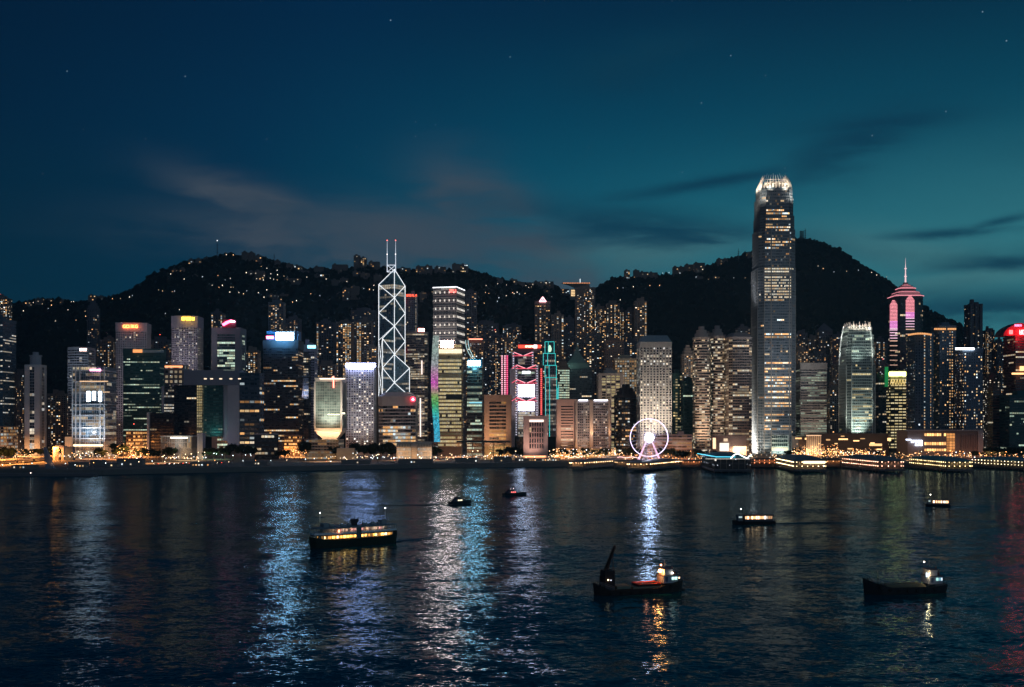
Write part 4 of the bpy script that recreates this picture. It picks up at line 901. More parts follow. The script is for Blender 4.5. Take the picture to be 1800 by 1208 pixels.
# 8. the bank with red-lit hanger trusses
D = 1690; rt = thing('hanger_truss_bank', 'bank tower of grey ladder masts with red-lit hanger trusses and white banking floors', 'tower', (wx(922, D), D+25, G))
reg('hsbc', rt, [(wx(896, D), D), (wx(948, D), D), (wx(948, D), D+40), (wx(896, D), D+40)], G, wz(620, D), D)
X = lambda p, d=0: wx(p, D+d); Zh = lambda y, d=0: wz(y, D+d)
core = MB(); core.box(X(908), X(944), D, D+34, G, Zh(646)); core.box(X(903, 8), X(938, 8), D+8, D+38, Zh(646), Zh(620, 8)); core.box(X(883, 22), X(902, 22), D+22, D+44, G, Zh(625, 22)); core.box(X(945.5), X(955), D+2, D+30, G, Zh(648))
core.build('glazing', glass((.02, .03, .035)), rt)
wl, wn = MB(), MB(); rg = random.Random(8)
sH = dict(ST['bands'], fl=3.9, bay=2.5, sp=.3, pr=.05, lit=.3, pal='pale', br=.6, wall=(.3, .3, .32))
facade(wl, wn, (X(911), D), (X(940), D), Zh(641), Zh(626), sH, rg); facade(wl, wn, (X(911), D), (X(940), D), Zh(666), Zh(649), dict(sH, lit=.6, pal='green'), rg)
facade(wl, wn, (X(911), D), (X(940), D), Zh(768), Zh(724), dict(sH, lit=.9, mode='full', pal='pale', br=.7), rg); wl.build('floor_band', surf((.3, .3, .32)), rt, kind='stuff'); wn.build('window', lit_mat(), rt, kind='stuff')
m = MB(); m.box(X(896, -4), X(905, -4), D-4, D+20, G, Zh(648, -4)); m.build('stair_tower', surf((.33, .31, .33)), rt)
pm = glow((.86, .80, 1), 18)
for y0, y1 in ((676, 698), (706.5, 722.5)):
    nrow = 4
    for col_ in ((911, 924.6), (925.6, 939)):
        hh = (y1-y0)/nrow
        for i in range(nrow):
            m = MB(); m.box(X(col_[0], -1), X(col_[1], -1), D-1, D-.5, Zh(y0+hh*(i+1)-.5, -1), Zh(y0+hh*i+.3, -1)); m.build('banking_hall_panel', pm, rt)
m = MB(); m.box(X(918, -1), X(924.6, -1), D-1, D-.5, Zh(657, -1), Zh(652.5, -1)); m.box(X(925.6, -1), X(932, -1), D-1, D-.5, Zh(657, -1), Zh(652.5, -1)); m.build('lit_panel', glow((.85, .95, 1), 3.5), rt)
def ladder(px0, px1, y0, y1, dd):
    m = MB(); w_ = (px1-px0)/5
    for a in (px0, px1-w_): m.box(X(a, dd), X(a+w_, dd), D+dd, D+dd+2, Zh(y1, dd), Zh(y0, dd))
    y = y0
    while y < y1: m.box(X(px0+w_*1.02, dd), X(px1-w_*1.02, dd), D+dd, D+dd+1.6, Zh(y+1.1, dd), Zh(y, dd)); y += 4.3
    m.build('ladder_mast', surf((.50, .50, .56), .5), rt)
    m = MB(); y = y0+2.6
    while y < y1: m.box(X((px0+px1)/2-1, dd), X((px0+px1)/2+1, dd), D+dd-.3, D+dd, Zh(y+.9, dd), Zh(y-.6, dd)); y += 4.3
    m.build('mast_lamp', glow((.85, .82, 1), 1.1, False), rt, kind='stuff')
ladder(904.5, 910.5, 641, 766, -3); ladder(941, 947, 641, 730, -3); ladder(900, 904.8, 619, 648, 4); ladder(934, 938.5, 617, 642, 4)
red = glow((1, .10, .16), 1.15); pk = glow((1, .55, .62), 1.5)
for yy, xl, xr in ((619.5, 903, 936), (642, 908.5, 942), (667.5, 908.5, 942), (699, 908.5, 942)):
    m, m2 = MB(), MB(); mid = (xl+xr)/2
    for a, b in ((xl, mid-2), (xr, mid+2)):
        m.tube((X(a, -4), D-4, Zh(yy, -4)), (X(b, -4), D-4, Zh(yy+6, -4)), .8, 5); m2.tube((X(a, -5), D-5, Zh(yy-.6, -5)), (X(b, -5), D-5, Zh(yy+5.2, -5)), .34, 5)
    m.tube((X(xl-2, -4), D-4, Zh(yy+6, -4)), (X(xr+2, -4), D-4, Zh(yy+6, -4)), .45, 5)
    if yy > 630: m.tube((X(xl, -4), D-4, Zh(yy, -4)), (X(xl-9, -4), D-4, Zh(yy+6, -4)), .6, 5)
    m.build('hanger_truss', red, rt); m2.build('truss_tube', pk, rt)
for px, y0, y1, ccl in ((882.5, 625, 694, (1, .50, .62)), (887.5, 625, 694, (1, .5, .62)), (891.5, 625, 694, (1, .12, .3)), (951.5, 648, 730, (1, .14, .12))):
    m = MB(); w_ = 1.7 if ccl[1] > .4 else 2.2; m.box(X(px-w_, 20 if px < 900 else -1), X(px+w_, 20 if px < 900 else -1), D+(20 if px < 900 else -1), D+(21.8 if px < 900 else .8), Zh(y1), Zh(y0)); m.build('light_column_backing', surf((.35, .08, .1)), rt)
    m = MB(); y = y0; dd = 19 if px < 900 else -2
    while y < y1: m.box(X(px-1.3, dd), X(px+1.3, dd), D+dd, D+dd+.6, Zh(y+2.0, dd), Zh(y, dd)); y += 3.6
    m.build('light_column', glow(ccl, 1.5), rt, kind='stuff')
m = MB(); m.box(X(911, 9), X(951, 9), D+9, D+10, Zh(612, 9), Zh(606.5, 9)); m.build('red_roof_sign', glow((1, .055, .03), 2.6), rt)
glyphs('hsbc', 923, 942, 607.5, 611, 6, (1, .6, .4), 5, dD=-8.6, seed=31)
m = MB(); m.box(X(938, 8), X(944, 8), D+8, D+8.9, Zh(612, 8), Zh(606.5, 8)); m.build('white_sign_block', glow((1, .8, .75), 5), rt)
m = MB(); m.box(X(906, 10), X(950, 10), D+10.2, D+30, Zh(620, 10), Zh(613, 10)); m.build('rooftop_plant', surf((.14, .12, .13)), rt)
light('SPOT', (X(925), D-60, 20), 160000, (1, .75, .8), rt, (X(925), D, Zh(690)), 5, 60)

# 9. teal outlined stepped tower
D = 1640; rt = thing('outlined_tower', 'slim stepped tower outlined in teal light with pale oval emblem', 'tower', (wx(965, D), D+15, G))
teal = glow((.05, .62, .60), 1.15); tb, core, wall, win = MB(), MB(), MB(), MB(); rg = random.Random(14)
sc_ = dict(ST['brown'], fl=4.2, bay=3, sp=.35, pr=.35, lit=.5, pal='pale', br=.35, wall=(.16, .16, .2)); sc2 = dict(sc_, wall=(.2, .15, .2), lit=.7)
tiers = [(958, 974, 601, 621.5), (955, 976, 621.5, 642.5), (958, 978, 642.5, 664), (959, 978.5, 664, 768)]
for i, (a, b, y0, y1) in enumerate(tiers):
    xa, xb = wx(a, D), wx(b, D); core.box(xa, xb, D+i*-.05, D+24, wz(y1, D), wz(y0, D)-.02*i)
    if i: facade(wall, win, (xa, D-.1*i), (xb, D-.1*i), wz(y1, D)+.5, wz(y0, D)-.5, sc_ if i < 3 else sc2, rg)
    for x in (xa, xb, xa+(xb-xa)*.36): tb.tube((x, D-1.2, wz(y1, D)), (x, D-1.2, wz(y0, D)), .42, 4)
    if i < 3 or True: tb.tube((xa, D-1.2, wz(y0, D)), (xb, D-1.2, wz(y0, D)), .42, 4)
for j, px in enumerate((978.6, 980, 981.5)): tb.tube((wx(px, D), D-1, wz(770, D)), (wx(px, D), D-1, wz(688+j*-6, D)), .42, 4)
core.build('shaft', glass((.015, .03, .04)), rt); wall.build('wall', surf((.17, .16, .2)), rt); win.build('window', lit_mat(), rt, kind='stuff'); tb.build('light_outline', teal, rt)
m = MB(); ex, ez = wx(966.3, D), wz(613, D)
pts = [(ex+2.6*(1.0 if -.5 < q < 2.6 or True else .8)*math.cos(q)*(.85 if math.sin(q) > 0 else 1.15), D-1.4, ez+5.4*math.sin(q)) for q in [6.283*i/16 for i in range(16)]]
m.face(pts); m.face([(p[0], p[1]+.8, p[2]) for p in reversed(pts)])
for i in range(16): j = (i+1) % 16; m.face([pts[j], pts[i], (pts[i][0], pts[i][1]+.8, pts[i][2]), (pts[j][0], pts[j][1]+.8, pts[j][2])])
m.build('oval_emblem', glow((.62, .95, .66), 1.3), rt)

# 10. dark tower with concave pyramid roof
rt, fp, c, z1 = base_thing('pyr', 'spire_roofed_tower', 'dark unlit tower under a concave pyramid roof with a thin spire', 989, 1040, 648, 1790, 40)
clad(rt, fp, G, z1, dict(ST['glassdark'], lit=.05, gl=(.02, .035, .04), wall=(.05, .06, .065)), 'pyr')
m = MB(); f0 = fp
for ks, dz0, dz1 in (((.86, .78), 0, 9), ((.78, .45), 9, 17), ((.45, .2), 17, 27), ((.2, .04), 27, 40)): m.prism(shrink(fp, ks[0]), z1+dz0, z1+dz1, shrink(fp, ks[1]))
m.tube((c[0], c[1], z1+40), (c[0], c[1], z1+52), .5, 5, .1); m.build('pyramid_roof', surf((.10, .15, .14), .6), rt)
light('POINT', (c[0]-14, c[1]-34, z1+6), 5000, (.6, 1, .85), rt, size=3)

# 11. second hotel block with two glowing end pillars
rt, fp, c, z1 = base_thing('mand', 'pillared_hotel', 'beige hotel slab with glowing tall pillars and white light bars on top', 1010, 1074, 703, 1400, 22, cat='hotel')
clad(rt, fp, G+14, z1-4, dict(ST['concrete'], fl=3.4, bay=2.6, sp=.5, pr=.3, lit=.34, stair=.04, pal='pale', br=.6, wall=(.34, .28, .26)), 'mand')
m = MB(); m.prism(fp, z1-4, z1); m.prism(fp, G+12.2, G+14); m.build('parapet', surf((.42, .36, .34)), rt)
Dm = min(p[1] for p in fp)
for a, b in ((1037, 1042.5), (1069.5, 1072.8), (1011.5, 1015)):
    m = MB(); m.box(wx(a, Dm-2), wx(b, Dm-2), Dm-2.4, Dm-.6, G+14, z1+.6); m.build('pillar', surf((.62, .48, .38)), rt)
flood('mand', 1040, 775, 9, 26000, (1, .62, .35), ty=740, size=1, spot=50); flood('mand', 1071, 775, 9, 20000, (1, .58, .3), ty=740, size=1, spot=50)
m = MB(); m.box(wx(1017, Dm), wx(1033, Dm), Dm-1.5, Dm-.8, z1-1.4, z1+.2); m.box(wx(1044, Dm), wx(1068, Dm), Dm-1.5, Dm-.8, z1-1.4, z1+.2); m.build('roof_light_bar', glow((.80, .86, 1), 4), rt)
flood('mand', 1025, 790, 40, 60000, (1, .75, .6), ty=730, size=3)
m = MB(); s_ = dict(ST['full'], fl=5, bay=3.4, sp=.2, pr=.3, lit=.95, pal='amber', br=1.0, wall=(.4, .28, .18))
clad(rt, fit('rect', 972, 1082, 1392, 20), G, G+12, s_, 'mandp', name='podium_wall', gname='podium_glazing')

# 12. round-window tower
rt, fp, c, z1 = base_thing('jard', 'porthole_tower', 'pale tower covered with rows of round porthole windows and chamfered roof', 1119, 1181, 601, 1440, 40, kind='rect', rot=0)
Dj = min(p[1] for p in fp); core, wn, rg = MB(), MB(), random.Random(17)
core.prism(fp, G, z1); m_ = surf((.52, .47, .41), .65); core.build('wall', m_, rt)
ring, gl_ = MB(), MB(); pal = PAL['pale']
litn = 0
for a, b in faces_of(fp):
    e = Vector((b[0]-a[0], b[1]-a[1])); L = e.length; e /= L; n = Vector((e.y, -e.x))
    nb = int(L/3.9); nf = 38; fh = (z1-8-G-14)/nf; bw = L/nb
    for f in range(nf):
        hot = rg.random() < .16; 
        for b_ in range(nb):
            cxq = (b_+.5)*bw; cz = G+15+(f+.5)*fh; r = 1.12
            P = [(a[0]+e.x*(cxq+r*math.cos(R(22.5+45*i)))+n.x*.06, a[1]+e.y*(cxq+r*math.cos(R(22.5+45*i)))+n.y*.06, cz+r*math.sin(R(22.5+45*i))) for i in range(8)]
            if rg.random() < (.62 if hot else .12): cc_ = rg.choice(pal); kq = rg.choice([.3, .6, 1.0, 1.4]); wn.face(P, col=tuple(v_*kq for v_ in cc_))
            else: gl_.face(P)
gl_.build('round_window', glass((.015, .015, .02)), rt, kind='stuff'); wn.build('lit_round_window', lit_mat(), rt, kind='stuff')
m = MB(); m.prism(fp, z1+.02, z1+9, shrink(fp, .74)); m.build('roof', surf((.28, .34, .36)), rt)
m = MB()
for a, b in faces_of(fp):
    pass
flood('jard', 1150, 770, 46, 260000, (1, .88, .74), ty=705, size=6); flood('jard', 1133, 785, 34, 60000, (1, .85, .7), ty=750, size=2)

# 13. long low post office slab
rt, fp, c, z1 = base_thing('gpo', 'post_office_block', 'long low white slab with dark ribbon windows behind the observation wheel', 1134, 1216, 764, 1350, 24, cat='office building')
clad(rt, fp, G, z1, dict(ST['bands'], fl=4.6, bay=6, sp=.55, pr=.04, lit=.12, pal='warm', br=.4, wall=(.56, .5, .46)), 'gpo'); m = MB(); m.box(wx(1192, 1352), wx(1202, 1352), 1352, 1362, z1, z1+4); m.box(wx(1170, 1352), wx(1176, 1352), 1354, 1362, z1, z1+3); m.build('roof_hut', surf((.4, .38, .36)), rt)
flood('gpo', 1180, 795, 22, 16000, (1, .78, .62), ty=775, size=2)

# 14. city hall blocks
rt, fp, c, z1 = base_thing('ch1', 'civic_hall_high_block', 'pinkish civic block with a recessed grid of tall fins', 920, 963, 731, 1290, 20, cat='civic building')
core = MB(); core.prism(fp, G, z1); core.build('wall', surf((.56, .40, .36)), rt); wl, wn = MB(), MB()
Dc = min(p[1] for p in fp); facade(wl, wn, (wx(930, Dc), Dc-.3), (wx(956, Dc), Dc-.3), G+14, z1-7, dict(ST['bands'], fl=6, bay=3.2, sp=.2, pr=.4, lit=.02, wall=(.3, .2, .2), op=1, ob=.4), random.Random(3))
b_ = MB(); b_.box(wx(930, Dc), wx(956, Dc), Dc-.25, Dc-.05, G+14, z1-7); b_.build('glazing', glass((.02, .015, .02)), rt); wl.build('fin_grid', surf((.42, .30, .28)), rt); wn.build('window', lit_mat(), rt, kind='stuff')
m = MB(); m.box(wx(930.5, Dc), wx(955.5, Dc), Dc-1.8, Dc-1.2, wz(742, Dc), wz(738, Dc)); m.build('cornice_light', glow((1, .78, .66), 1.7), rt)
flood('ch1', 935, 800, 24, 48000, (1, .66, .52), ty=765, size=2)
rt, fp, c, z1 = base_thing('ch2', 'civic_hall_low_block', 'low civic hall with two pale lit colonnades of tall panels', 696, 761, 777, 1310, 18, cat='civic building')
core = MB(); core.prism(shrink(fp, .97), G, z1-1); core.build('wall', surf((.45, .42, .36)), rt); Dc = min(p[1] for p in fp)
m = MB(); m.prism(fp, z1-1.4, z1); m.box(wx(724, Dc), wx(733, Dc), Dc-1, Dc+2, G, z1-1.45); m.build('roof', surf((.5, .47, .42)), rt)
wl, wn = MB(), MB()
for a, b in ((698, 723), (734, 759)): facade(wl, wn, (wx(a, Dc), Dc-.4), (wx(b, Dc), Dc-.4), G+1, z1-2, dict(ST['full'], fl=4.6, bay=1.9, sp=.25, pr=.25, lit=.96, pal='pale', br=.42, wall=(.5, .47, .42)), random.Random(5))
wl.build('colonnade', surf((.5, .47, .42)), rt); wn.build('window', lit_mat(), rt, kind='stuff')

# 15. podium before the supertall
rt, fp, c, z1 = base_thing('pod1', 'mall_podium', 'plain boxy mall podium with two tall bright shop windows', 1250, 1312, 766, 1390, 30, cat='mall')
m = MB(); m.prism(fp, G, z1); m.build('wall', surf((.38, .31, .28)), rt); Dp = min(p[1] for p in fp)
for a, b, y0, y1, cl_, st in ((1253, 1258, 770, 789, (1, .62, .35), 2), (1265, 1281, 779, 793, (1, .92, .75), 1.4), (1272, 1279, 771, 776, (1, .75, .5), .9), (1289, 1300, 788, 795, (1, .85, .6), 4)):
    m = MB(); m.box(wx(a, Dp), wx(b, Dp), Dp-.6, Dp-.1, wz(y1, Dp), wz(y0, Dp)); m.build('shop_window', glow(cl_, st), rt)
flood('pod1', 1290, 800, 14, 9000, (1, .75, .6), ty=780, size=2)

# 16. the supertall with a crown of claws
D = 1570; rt = thing('supertall_tower', 'tallest tower with tapering shoulders and a floodlit white claw crown', 'skyscraper', (wx(1360, D), D+30, G))
def ifc_fp(px0, px1, dep=56): return fit('cham', px0, px1, D, dep)
tiers = [(1321, 1398, 800, 470), (1323, 1397, 470, 402), (1325, 1395.5, 402, 378), (1326.5, 1393.5, 378, 345), (1329, 1392, 345, 328)]
reg('ifc2', rt, ifc_fp(1321, 1398), G, wz(305, D), D)
sI = dict(ST['glassblue'], fl=4.2, bay=2.6, sp=.50, pr=.10, lit=.26, pal='warm', br=1.6, wall=(.16, .185, .21), gl=(.03, .06, .09), metal=.25, rough=.45, ob=.3, op=.7)
for i, (a, b, yb, yt) in enumerate(tiers):
    f_ = ifc_fp(a, b, 56-i*1.5); za = G if i == 0 else wz(yb, D); zb = wz(yt, D)
    core, wall, win = MB(), MB(), MB(); rg = random.Random('ifc%d' % i); core.prism(f_, za, zb)
    for p, q in faces_of(f_):
        frontal = abs(q[1]-p[1]) < 1
        ss = dict(sI, lit=(.5 if frontal else .03), gl=sI['gl'])
        if i == 0:
            zmid = wz(585, D); z2 = wz(525, D); z3 = wz(762, D)
            facade(wall, win, p, q, za, z3, dict(ss, lit=.02), rg); facade(wall, win, p, q, z3, zmid, dict(ss, lit=.5 if frontal else .02), rg)
            facade(wall, win, p, q, zmid, z2, dict(ss, lit=.04), rg)
            facade(wall, win, p, q, z2, zb, dict(ss, lit=.9 if frontal else .02, mode='full', pal='neutral', br=1.2), rg)
        else: facade(wall, win, p, q, za, zb, dict(ss, lit=(.6 if i in (1, 4) else .42) if frontal else .02), rg)
    core.build('glass_shaft', glass(sI['gl'], .18), rt); wall.build('mullion_grid', surf(sI['wall'], .42, .25), rt); win.build('window', lit_mat(), rt, kind='stuff')
light('SPOT', (wx(1400, D), D-210, 60), 800000, (.95, .97, 1), rt, (wx(1366, D), D, 190), 8, 62)  # added far spot lightening the whole shaft, hung in open air
# vertical corner ribs
f0 = ifc_fp(1321, 1398); m = MB()
for p in f0: m.tube((p[0], p[1], G), (p[0], p[1], wz(470, D)), .8, 6)
for px in (1355.5, 1387.5): m.box(wx(px, D)-.9, wx(px, D)+.9, min(p[1] for p in f0)-1.1, min(p[1] for p in f0)-.75, G, wz(402, D))
m.build('corner_rib', surf((.20, .2, .2), .4, .3), rt)
# lit lobby panels
Dn = min(p[1] for p in f0)
for r_ in range(4):
    for c_ in range(8):
        xa = 1356.5+c_*3.55; ya = 765+r_*7; m = MB(); m.box(wx(xa, Dn-1), wx(xa+2.9, Dn-1), Dn-1.3, Dn-.9, wz(ya+5.6, Dn), wz(ya+1, Dn)); m.build('lobby_window', glow((.03, .06, .06) if r_ != 3 else (1, .8, .5), .4 if r_ != 3 else 1.2, False), rt)
m = MB(); m.box(wx(1355.5, Dn), wx(1386, Dn), Dn-.85, Dn-.6, wz(793, Dn), wz(764.5, Dn)); m.build('lobby_wall', surf((.5, .55, .5)), rt)
light('AREA', (wx(1371, Dn), Dn-10, wz(797, Dn)), 5200, (.82, 1, .86), rt, (wx(1371, Dn), Dn-1, wz(782, Dn)), 18, sy=2)
# crown: blades round the roof curving inwards
zc = wz(330, D); f4 = ifc_fp(1329.5, 1391, 48); c = centroid(f4); m = MB(); per = []
for i in range(len(f4)):
    a, b = f4[i], f4[(i+1) % len(f4)]; L = math.hypot(b[0]-a[0], b[1]-a[1]); n_ = max(2, int(L/4.0))
    for j in range(n_): per.append((a[0]+(b[0]-a[0])*j/n_, a[1]+(b[1]-a[1])*j/n_))
prof = [(0, 1.0), (5, .985), (9, .94), (13, .87), (17, .79), (20.5, .70)]
for idx, p in enumerate(per):
    ex = 2.2 if idx % 3 == 0 else 0.0
    for (h0, k0), (h1, k1) in zip(prof, prof[1:]):
        if h1 == 20.5: h1 += ex
        P0 = (c[0]+(p[0]-c[0])*k0, c[1]+(p[1]-c[1])*k0, zc+h0); P1 = (c[0]+(p[0]-c[0])*k1, c[1]+(p[1]-c[1])*k1, zc+h1); m.tube(P0, P1, .80-.028*h0, 4, .80-.028*h1)
m.build('crown_blade', surf((.85, .80, .74), .5), rt, kind='stuff')
m = MB()
for kk_, h_ in ((.95, 6), (.84, 13)): 
    q = [(c[0]+(x-c[0])*kk_, c[1]+(y-c[1])*kk_) for x, y in f4]
    for i in range(len(q)): a, b = q[i], q[(i+1) % len(q)]; m.tube((a[0], a[1], zc+h_), (b[0], b[1], zc+h_), .5, 4)
m.build('crown_ring', surf((.8, .75, .7), .5), rt)
m = MB(); m.prism(shrink(f4, .84), zc, zc+5); m.prism(shrink(f4, .6), zc+5, zc+11); m.build('roof', surf((.45, .40, .34)), rt)
for i in range(8):
    q = R(45*i+22); X_, Y_ = c[0]+math.cos(q)*36, c[1]+math.sin(q)*34
    light('SPOT', (X_, Y_, zc-3), 40000, (1, .84, .64), rt, (c[0]+math.cos(q)*14, c[1]+math.sin(q)*14, zc+12), 2, 90) if math.sin(q) < .5 else None
for i in range(4): light('POINT', (c[0]+(i-1.5)*11, c[1]-4, zc+8), 2600, (1, .84, .64), rt, size=1.5)
for (a, b, y0, y1) in ((1329, 1337, 345, 332), (1389.5, 1391.5, 347, 330)):
    light('AREA', (wx((a+b)/2, D)-(6 if a < 1350 else -6), D-6, wz(y0+2, D)), 9000, (1, .88, .72), rt, (wx((a+b)/2, D), D+4, wz(y1, D)), 8, sy=2)
light('AREA', (wx(1315, D), D+20, wz(800, D)), 420000, (1, .84, .68), rt, (wx(1330, D), D+20, wz(700, D)), 20)
light('SPOT', (wx(1335, D), D-26, wz(800, D)), 260000, (1, .84, .66), rt, (wx(1338, D), D+6, wz(690, D)), 3, 60)
light('SPOT', (wx(1345, D), D-14, wz(800, D)), 60000, (1, .9, .7), rt, (wx(1345, D), D+2, wz(765, D)), 1, 90)
light('SPOT', (wx(1375, D), D-40, wz(800, D)), 60000, (.9, .95, 1), rt, (wx(1375, D), D+2, wz(720, D)), 3, 80)
light('SPOT', (wx(1308, D), D+10, wz(560, D)), 260000, (1, .92, .88), rt, (wx(1326, D), D+28, wz(430, D)), 6, 80)

# 17. its shorter sibling
D = 1540; rt = thing('crowned_short_tower', 'shorter glass tower with pale green floodlit shoulders and spiked crown', 'tower', (wx(1507, D), D+24, G))
tiers = [(1475, 1538, 770, 640), (1476, 1537, 640, 610), (1479, 1535, 610, 588), (1482, 1532, 588, 574)]
reg('ifc1', rt, fit('cham', 1475, 1538, D, 46), G, wz(567, D), D)
for i, (a, b, yb, yt) in enumerate(tiers):
    f_ = fit('cham', a, b, D, 46-i*3); za = G if i == 0 else wz(yb, D); zb = wz(yt, D); core, wall, win = MB(), MB(), MB(); rg = random.Random('one%d' % i); core.prism(f_, za, zb)
    for p, q in faces_of(f_): facade(wall, win, p, q, za, zb, dict(sI, lit=(.42 if i == 0 else .2) if abs(q[1]-p[1]) < 1 else .04, pal='yellow' if i == 0 else 'green', br=1.0, sp=.42, pr=.08, wall=(.30, .34, .32)), rg)
    core.build('glass_shaft', glass((.04, .055, .055), .18), rt); wall.build('mullion_grid', surf((.34, .38, .36), .42, .2), rt); win.build('window', lit_mat(), rt, kind='stuff')
f0 = fit('cham', 1475, 1538, D, 46); m = MB()
for p in f0: m.tube((p[0], p[1], G), (p[0], p[1], wz(642, D)), .9, 6)
m.build('corner_rib', surf((.6, .62, .58), .4, .2), rt)
f4 = fit('cham', 1483, 1531, D, 36); c = centroid(f4); zc = wz(576, D); m = MB()
for i in range(len(f4)):
    a, b = f4[i], f4[(i+1) % len(f4)]; L = math.hypot(b[0]-a[0], b[1]-a[1]); n_ = max(2, int(L/4.2))
    for j in range(n_):
        p = (a[0]+(b[0]-a[0])*j/n_, a[1]+(b[1]-a[1])*j/n_); hh = 9 if (j % 2 == 0) else 6.5
        m.tube((p[0], p[1], zc-1), (c[0]+(p[0]-c[0])*.93, c[1]+(p[1]-c[1])*.93, zc+hh), .95, 4, .25)
m.build('crown_blade', surf((.85, .8, .74), .5), rt, kind='stuff')
m = MB(); m.prism(shrink(f4, .9), zc-1, zc+3); m.build('roof', surf((.7, .66, .6)), rt)
m = MB()
for sx in (0, 1):
    pa = [(1475, 642), (1476.5, 612), (1479.5, 590), (1483, 574)] if sx == 0 else [(1534, 642), (1533, 612), (1531, 590), (1528, 574)]
    for a, b in zip(pa, pa[1:]): m.tube((wx(a[0], D-1), D-1, wz(a[1], D)), (wx(b[0], D-1), D-1, wz(b[1], D)), 1.1, 5)
m.build('shoulder_rib', surf((.75, .75, .7), .5), rt, kind='stuff')
for i in range(5): light('SPOT', (c[0]+(i-2)*11, min(p[1] for p in f4)-9, zc-3), 15000, (1, .84, .7), rt, (c[0]+(i-2)*10, min(p[1] for p in f4), zc+4), 1.5, 100)
light('SPOT', (wx(1506, D), D-18, wz(640, D)), 34000, (.82, 1, .92), rt, (wx(1506, D), D+3, wz(600, D)), 3, 100)
for px in (1479, 1533): light('SPOT', (wx(px, D), D-12, wz(632, D)), 16000, (.9, 1, .92), rt, (wx(px, D), D, wz(610, D)), 2, 90); light('SPOT', (wx(px, D), D-12, wz(600, D)), 12000, (.9, 1, .92), rt, (wx(px, D), D, wz(585, D)), 2, 90)
light('SPOT', (wx(1507, D), D-16, wz(772, D)), 190000, (.85, 1, .88), rt, (wx(1508, D), D+2, wz(735, D)), 2, 80)
light('SPOT', (wx(1507, D), D-40, wz(775, D)), 60000, (.8, 1, .92), rt, (wx(1508, D), D+2, wz(700, D)), 2, 70)
light('SPOT', (wx(1474, D), D-16, wz(775, D)), 30000, (.9, 1, .92), rt, (wx(1478, D), D+4, wz(720, D)), 1, 60)

# 18. pagoda-topped tower with pink glowing flanks
D = 1900; rt = thing('pagoda_topped_tower', 'tall dark tower with pink glowing flank columns under a stepped pink roof and mast', 'tower', (wx(1592, D), D+25, G))
fpC = fit('cham', 1562, 1622, D, 46); reg('center', rt, fpC, G, wz(518, D), D); c = centroid(fpC); zt = wz(520, D)
clad(rt, fpC, G, zt, dict(ST['glassdark'], fl=4, bay=3, sp=.24, lit=.05, wall=(.05, .06, .07), gl=(.02, .03, .045)), 'center')
zz = zt; m = MB(); pm_ = MB()
for kk, hh in ((1.06, 2.6), (.90, 4), (.80, 1.8), (.62, 6), (.60, 1.8), (.46, 3.4), (.30, 2.4), (.16, 4)):
    m.prism(shrink(fpC, kk), zz, zz+hh, shrink(fpC, kk*.93)); q = shrink(fpC, kk*1.01)
    for i in range(len(q)):
        a, b = q[i], q[(i+1) % len(q)]
        if -(b[0]-a[0]) <= .1: pm_.tube((a[0], a[1], zz+.3), (b[0], b[1], zz+.3), .55, 4)
    zz += hh
m.build('stepped_roof', surf((.20, .14, .15), .6), rt); pm_.build('roof_tube', glow((1, .34, .40), 1.35), rt)
m = MB(); m.tube((c[0], c[1], zz), (c[0], c[1], wz(478, D)), 1.5, 6, 1.0); m.tube((c[0], c[1], wz(478, D)), (c[0], c[1], wz(462, D)), .9, 6, .5); m.tube((c[0], c[1], wz(462, D)), (c[0], c[1], wz(450, D)), .4, 5, .1)
m.ball((c[0], c[1], wz(469, D)), 2.4, 8, 5, .5); m.ball((c[0], c[1], wz(483, D)), 2.6, 8, 5, .4); m.build('mast', glow((1, .66, .68), 1.1), rt)
Dn = min(p[1] for p in fpC)
m = MB()
def flank(px0, px1, yt, yb, Dq, fade):
    y = yt; i = 0
    while y < yb:
        t_ = (y-yt)/(yb-yt); w0 = (px1-px0)/2; cxp_ = (px0+px1)/2; ww = w0*min(1, .35+i*.22)
        g_ = 1.0 if t_ < .4 else max(.4, 1-(t_-.4)*1.5); cl_ = (1.0*g_, (.32 if t_ < .4 else .6)*g_, (.38 if t_ < .3 else .8 if t_ < .6 else .45)*g_)
        m.box(wx(cxp_-ww, Dq), wx(cxp_+ww, Dq), Dq-1.2, Dq-.4, wz(y+1.5, Dq), wz(y, Dq), col=tuple(v_*1.3 for v_ in cl_)); y += 2.45 if t_ < .42 else 4.8 if t_ < .6 else 8.5; i += 1
flank(1592, 1607, 520, 612, Dn, 0); flank(1564, 1577, 528, 645, Dn+4, 0)
m.build('pink_storey_light', lit_mat(), rt, kind='stuff')
m = MB(); m.box(wx(1555.5, 1675), wx(1561, 1675), 1674, 1676, wz(680, 1675), wz(645, 1675)); m.build('green_light', glow((.02, .35, .10), .5), ALLB['A75']['root'])
light('POINT', (wx(1558, 1670), 1666, wz(655, 1670)), 1500, (.1, 1, .3), ALLB['A75']['root'], size=3)
m = MB(); m.box(wx(1563, 1678), wx(1592, 1678), 1676, 1678.5, wz(661, 1678), wz(654, 1678)); m.build('bright_storey', glow((.9, 1, .30), 9), ALLB['A75']['root'])
for px in range(1565, 1592, 5):
    m = MB(); m.tube((wx(px, 1677), 1677, wz(676, 1677)), (wx(px+2, 1677), 1677, wz(667, 1677)), .5, 4); m.tube((wx(px+4, 1677), 1677, wz(676, 1677)), (wx(px+2, 1677), 1677, wz(667, 1677)), .5, 4); m.build('arched_tracery', glow((1, .72, .25), 1.0, False), ALLB['A75']['root'])

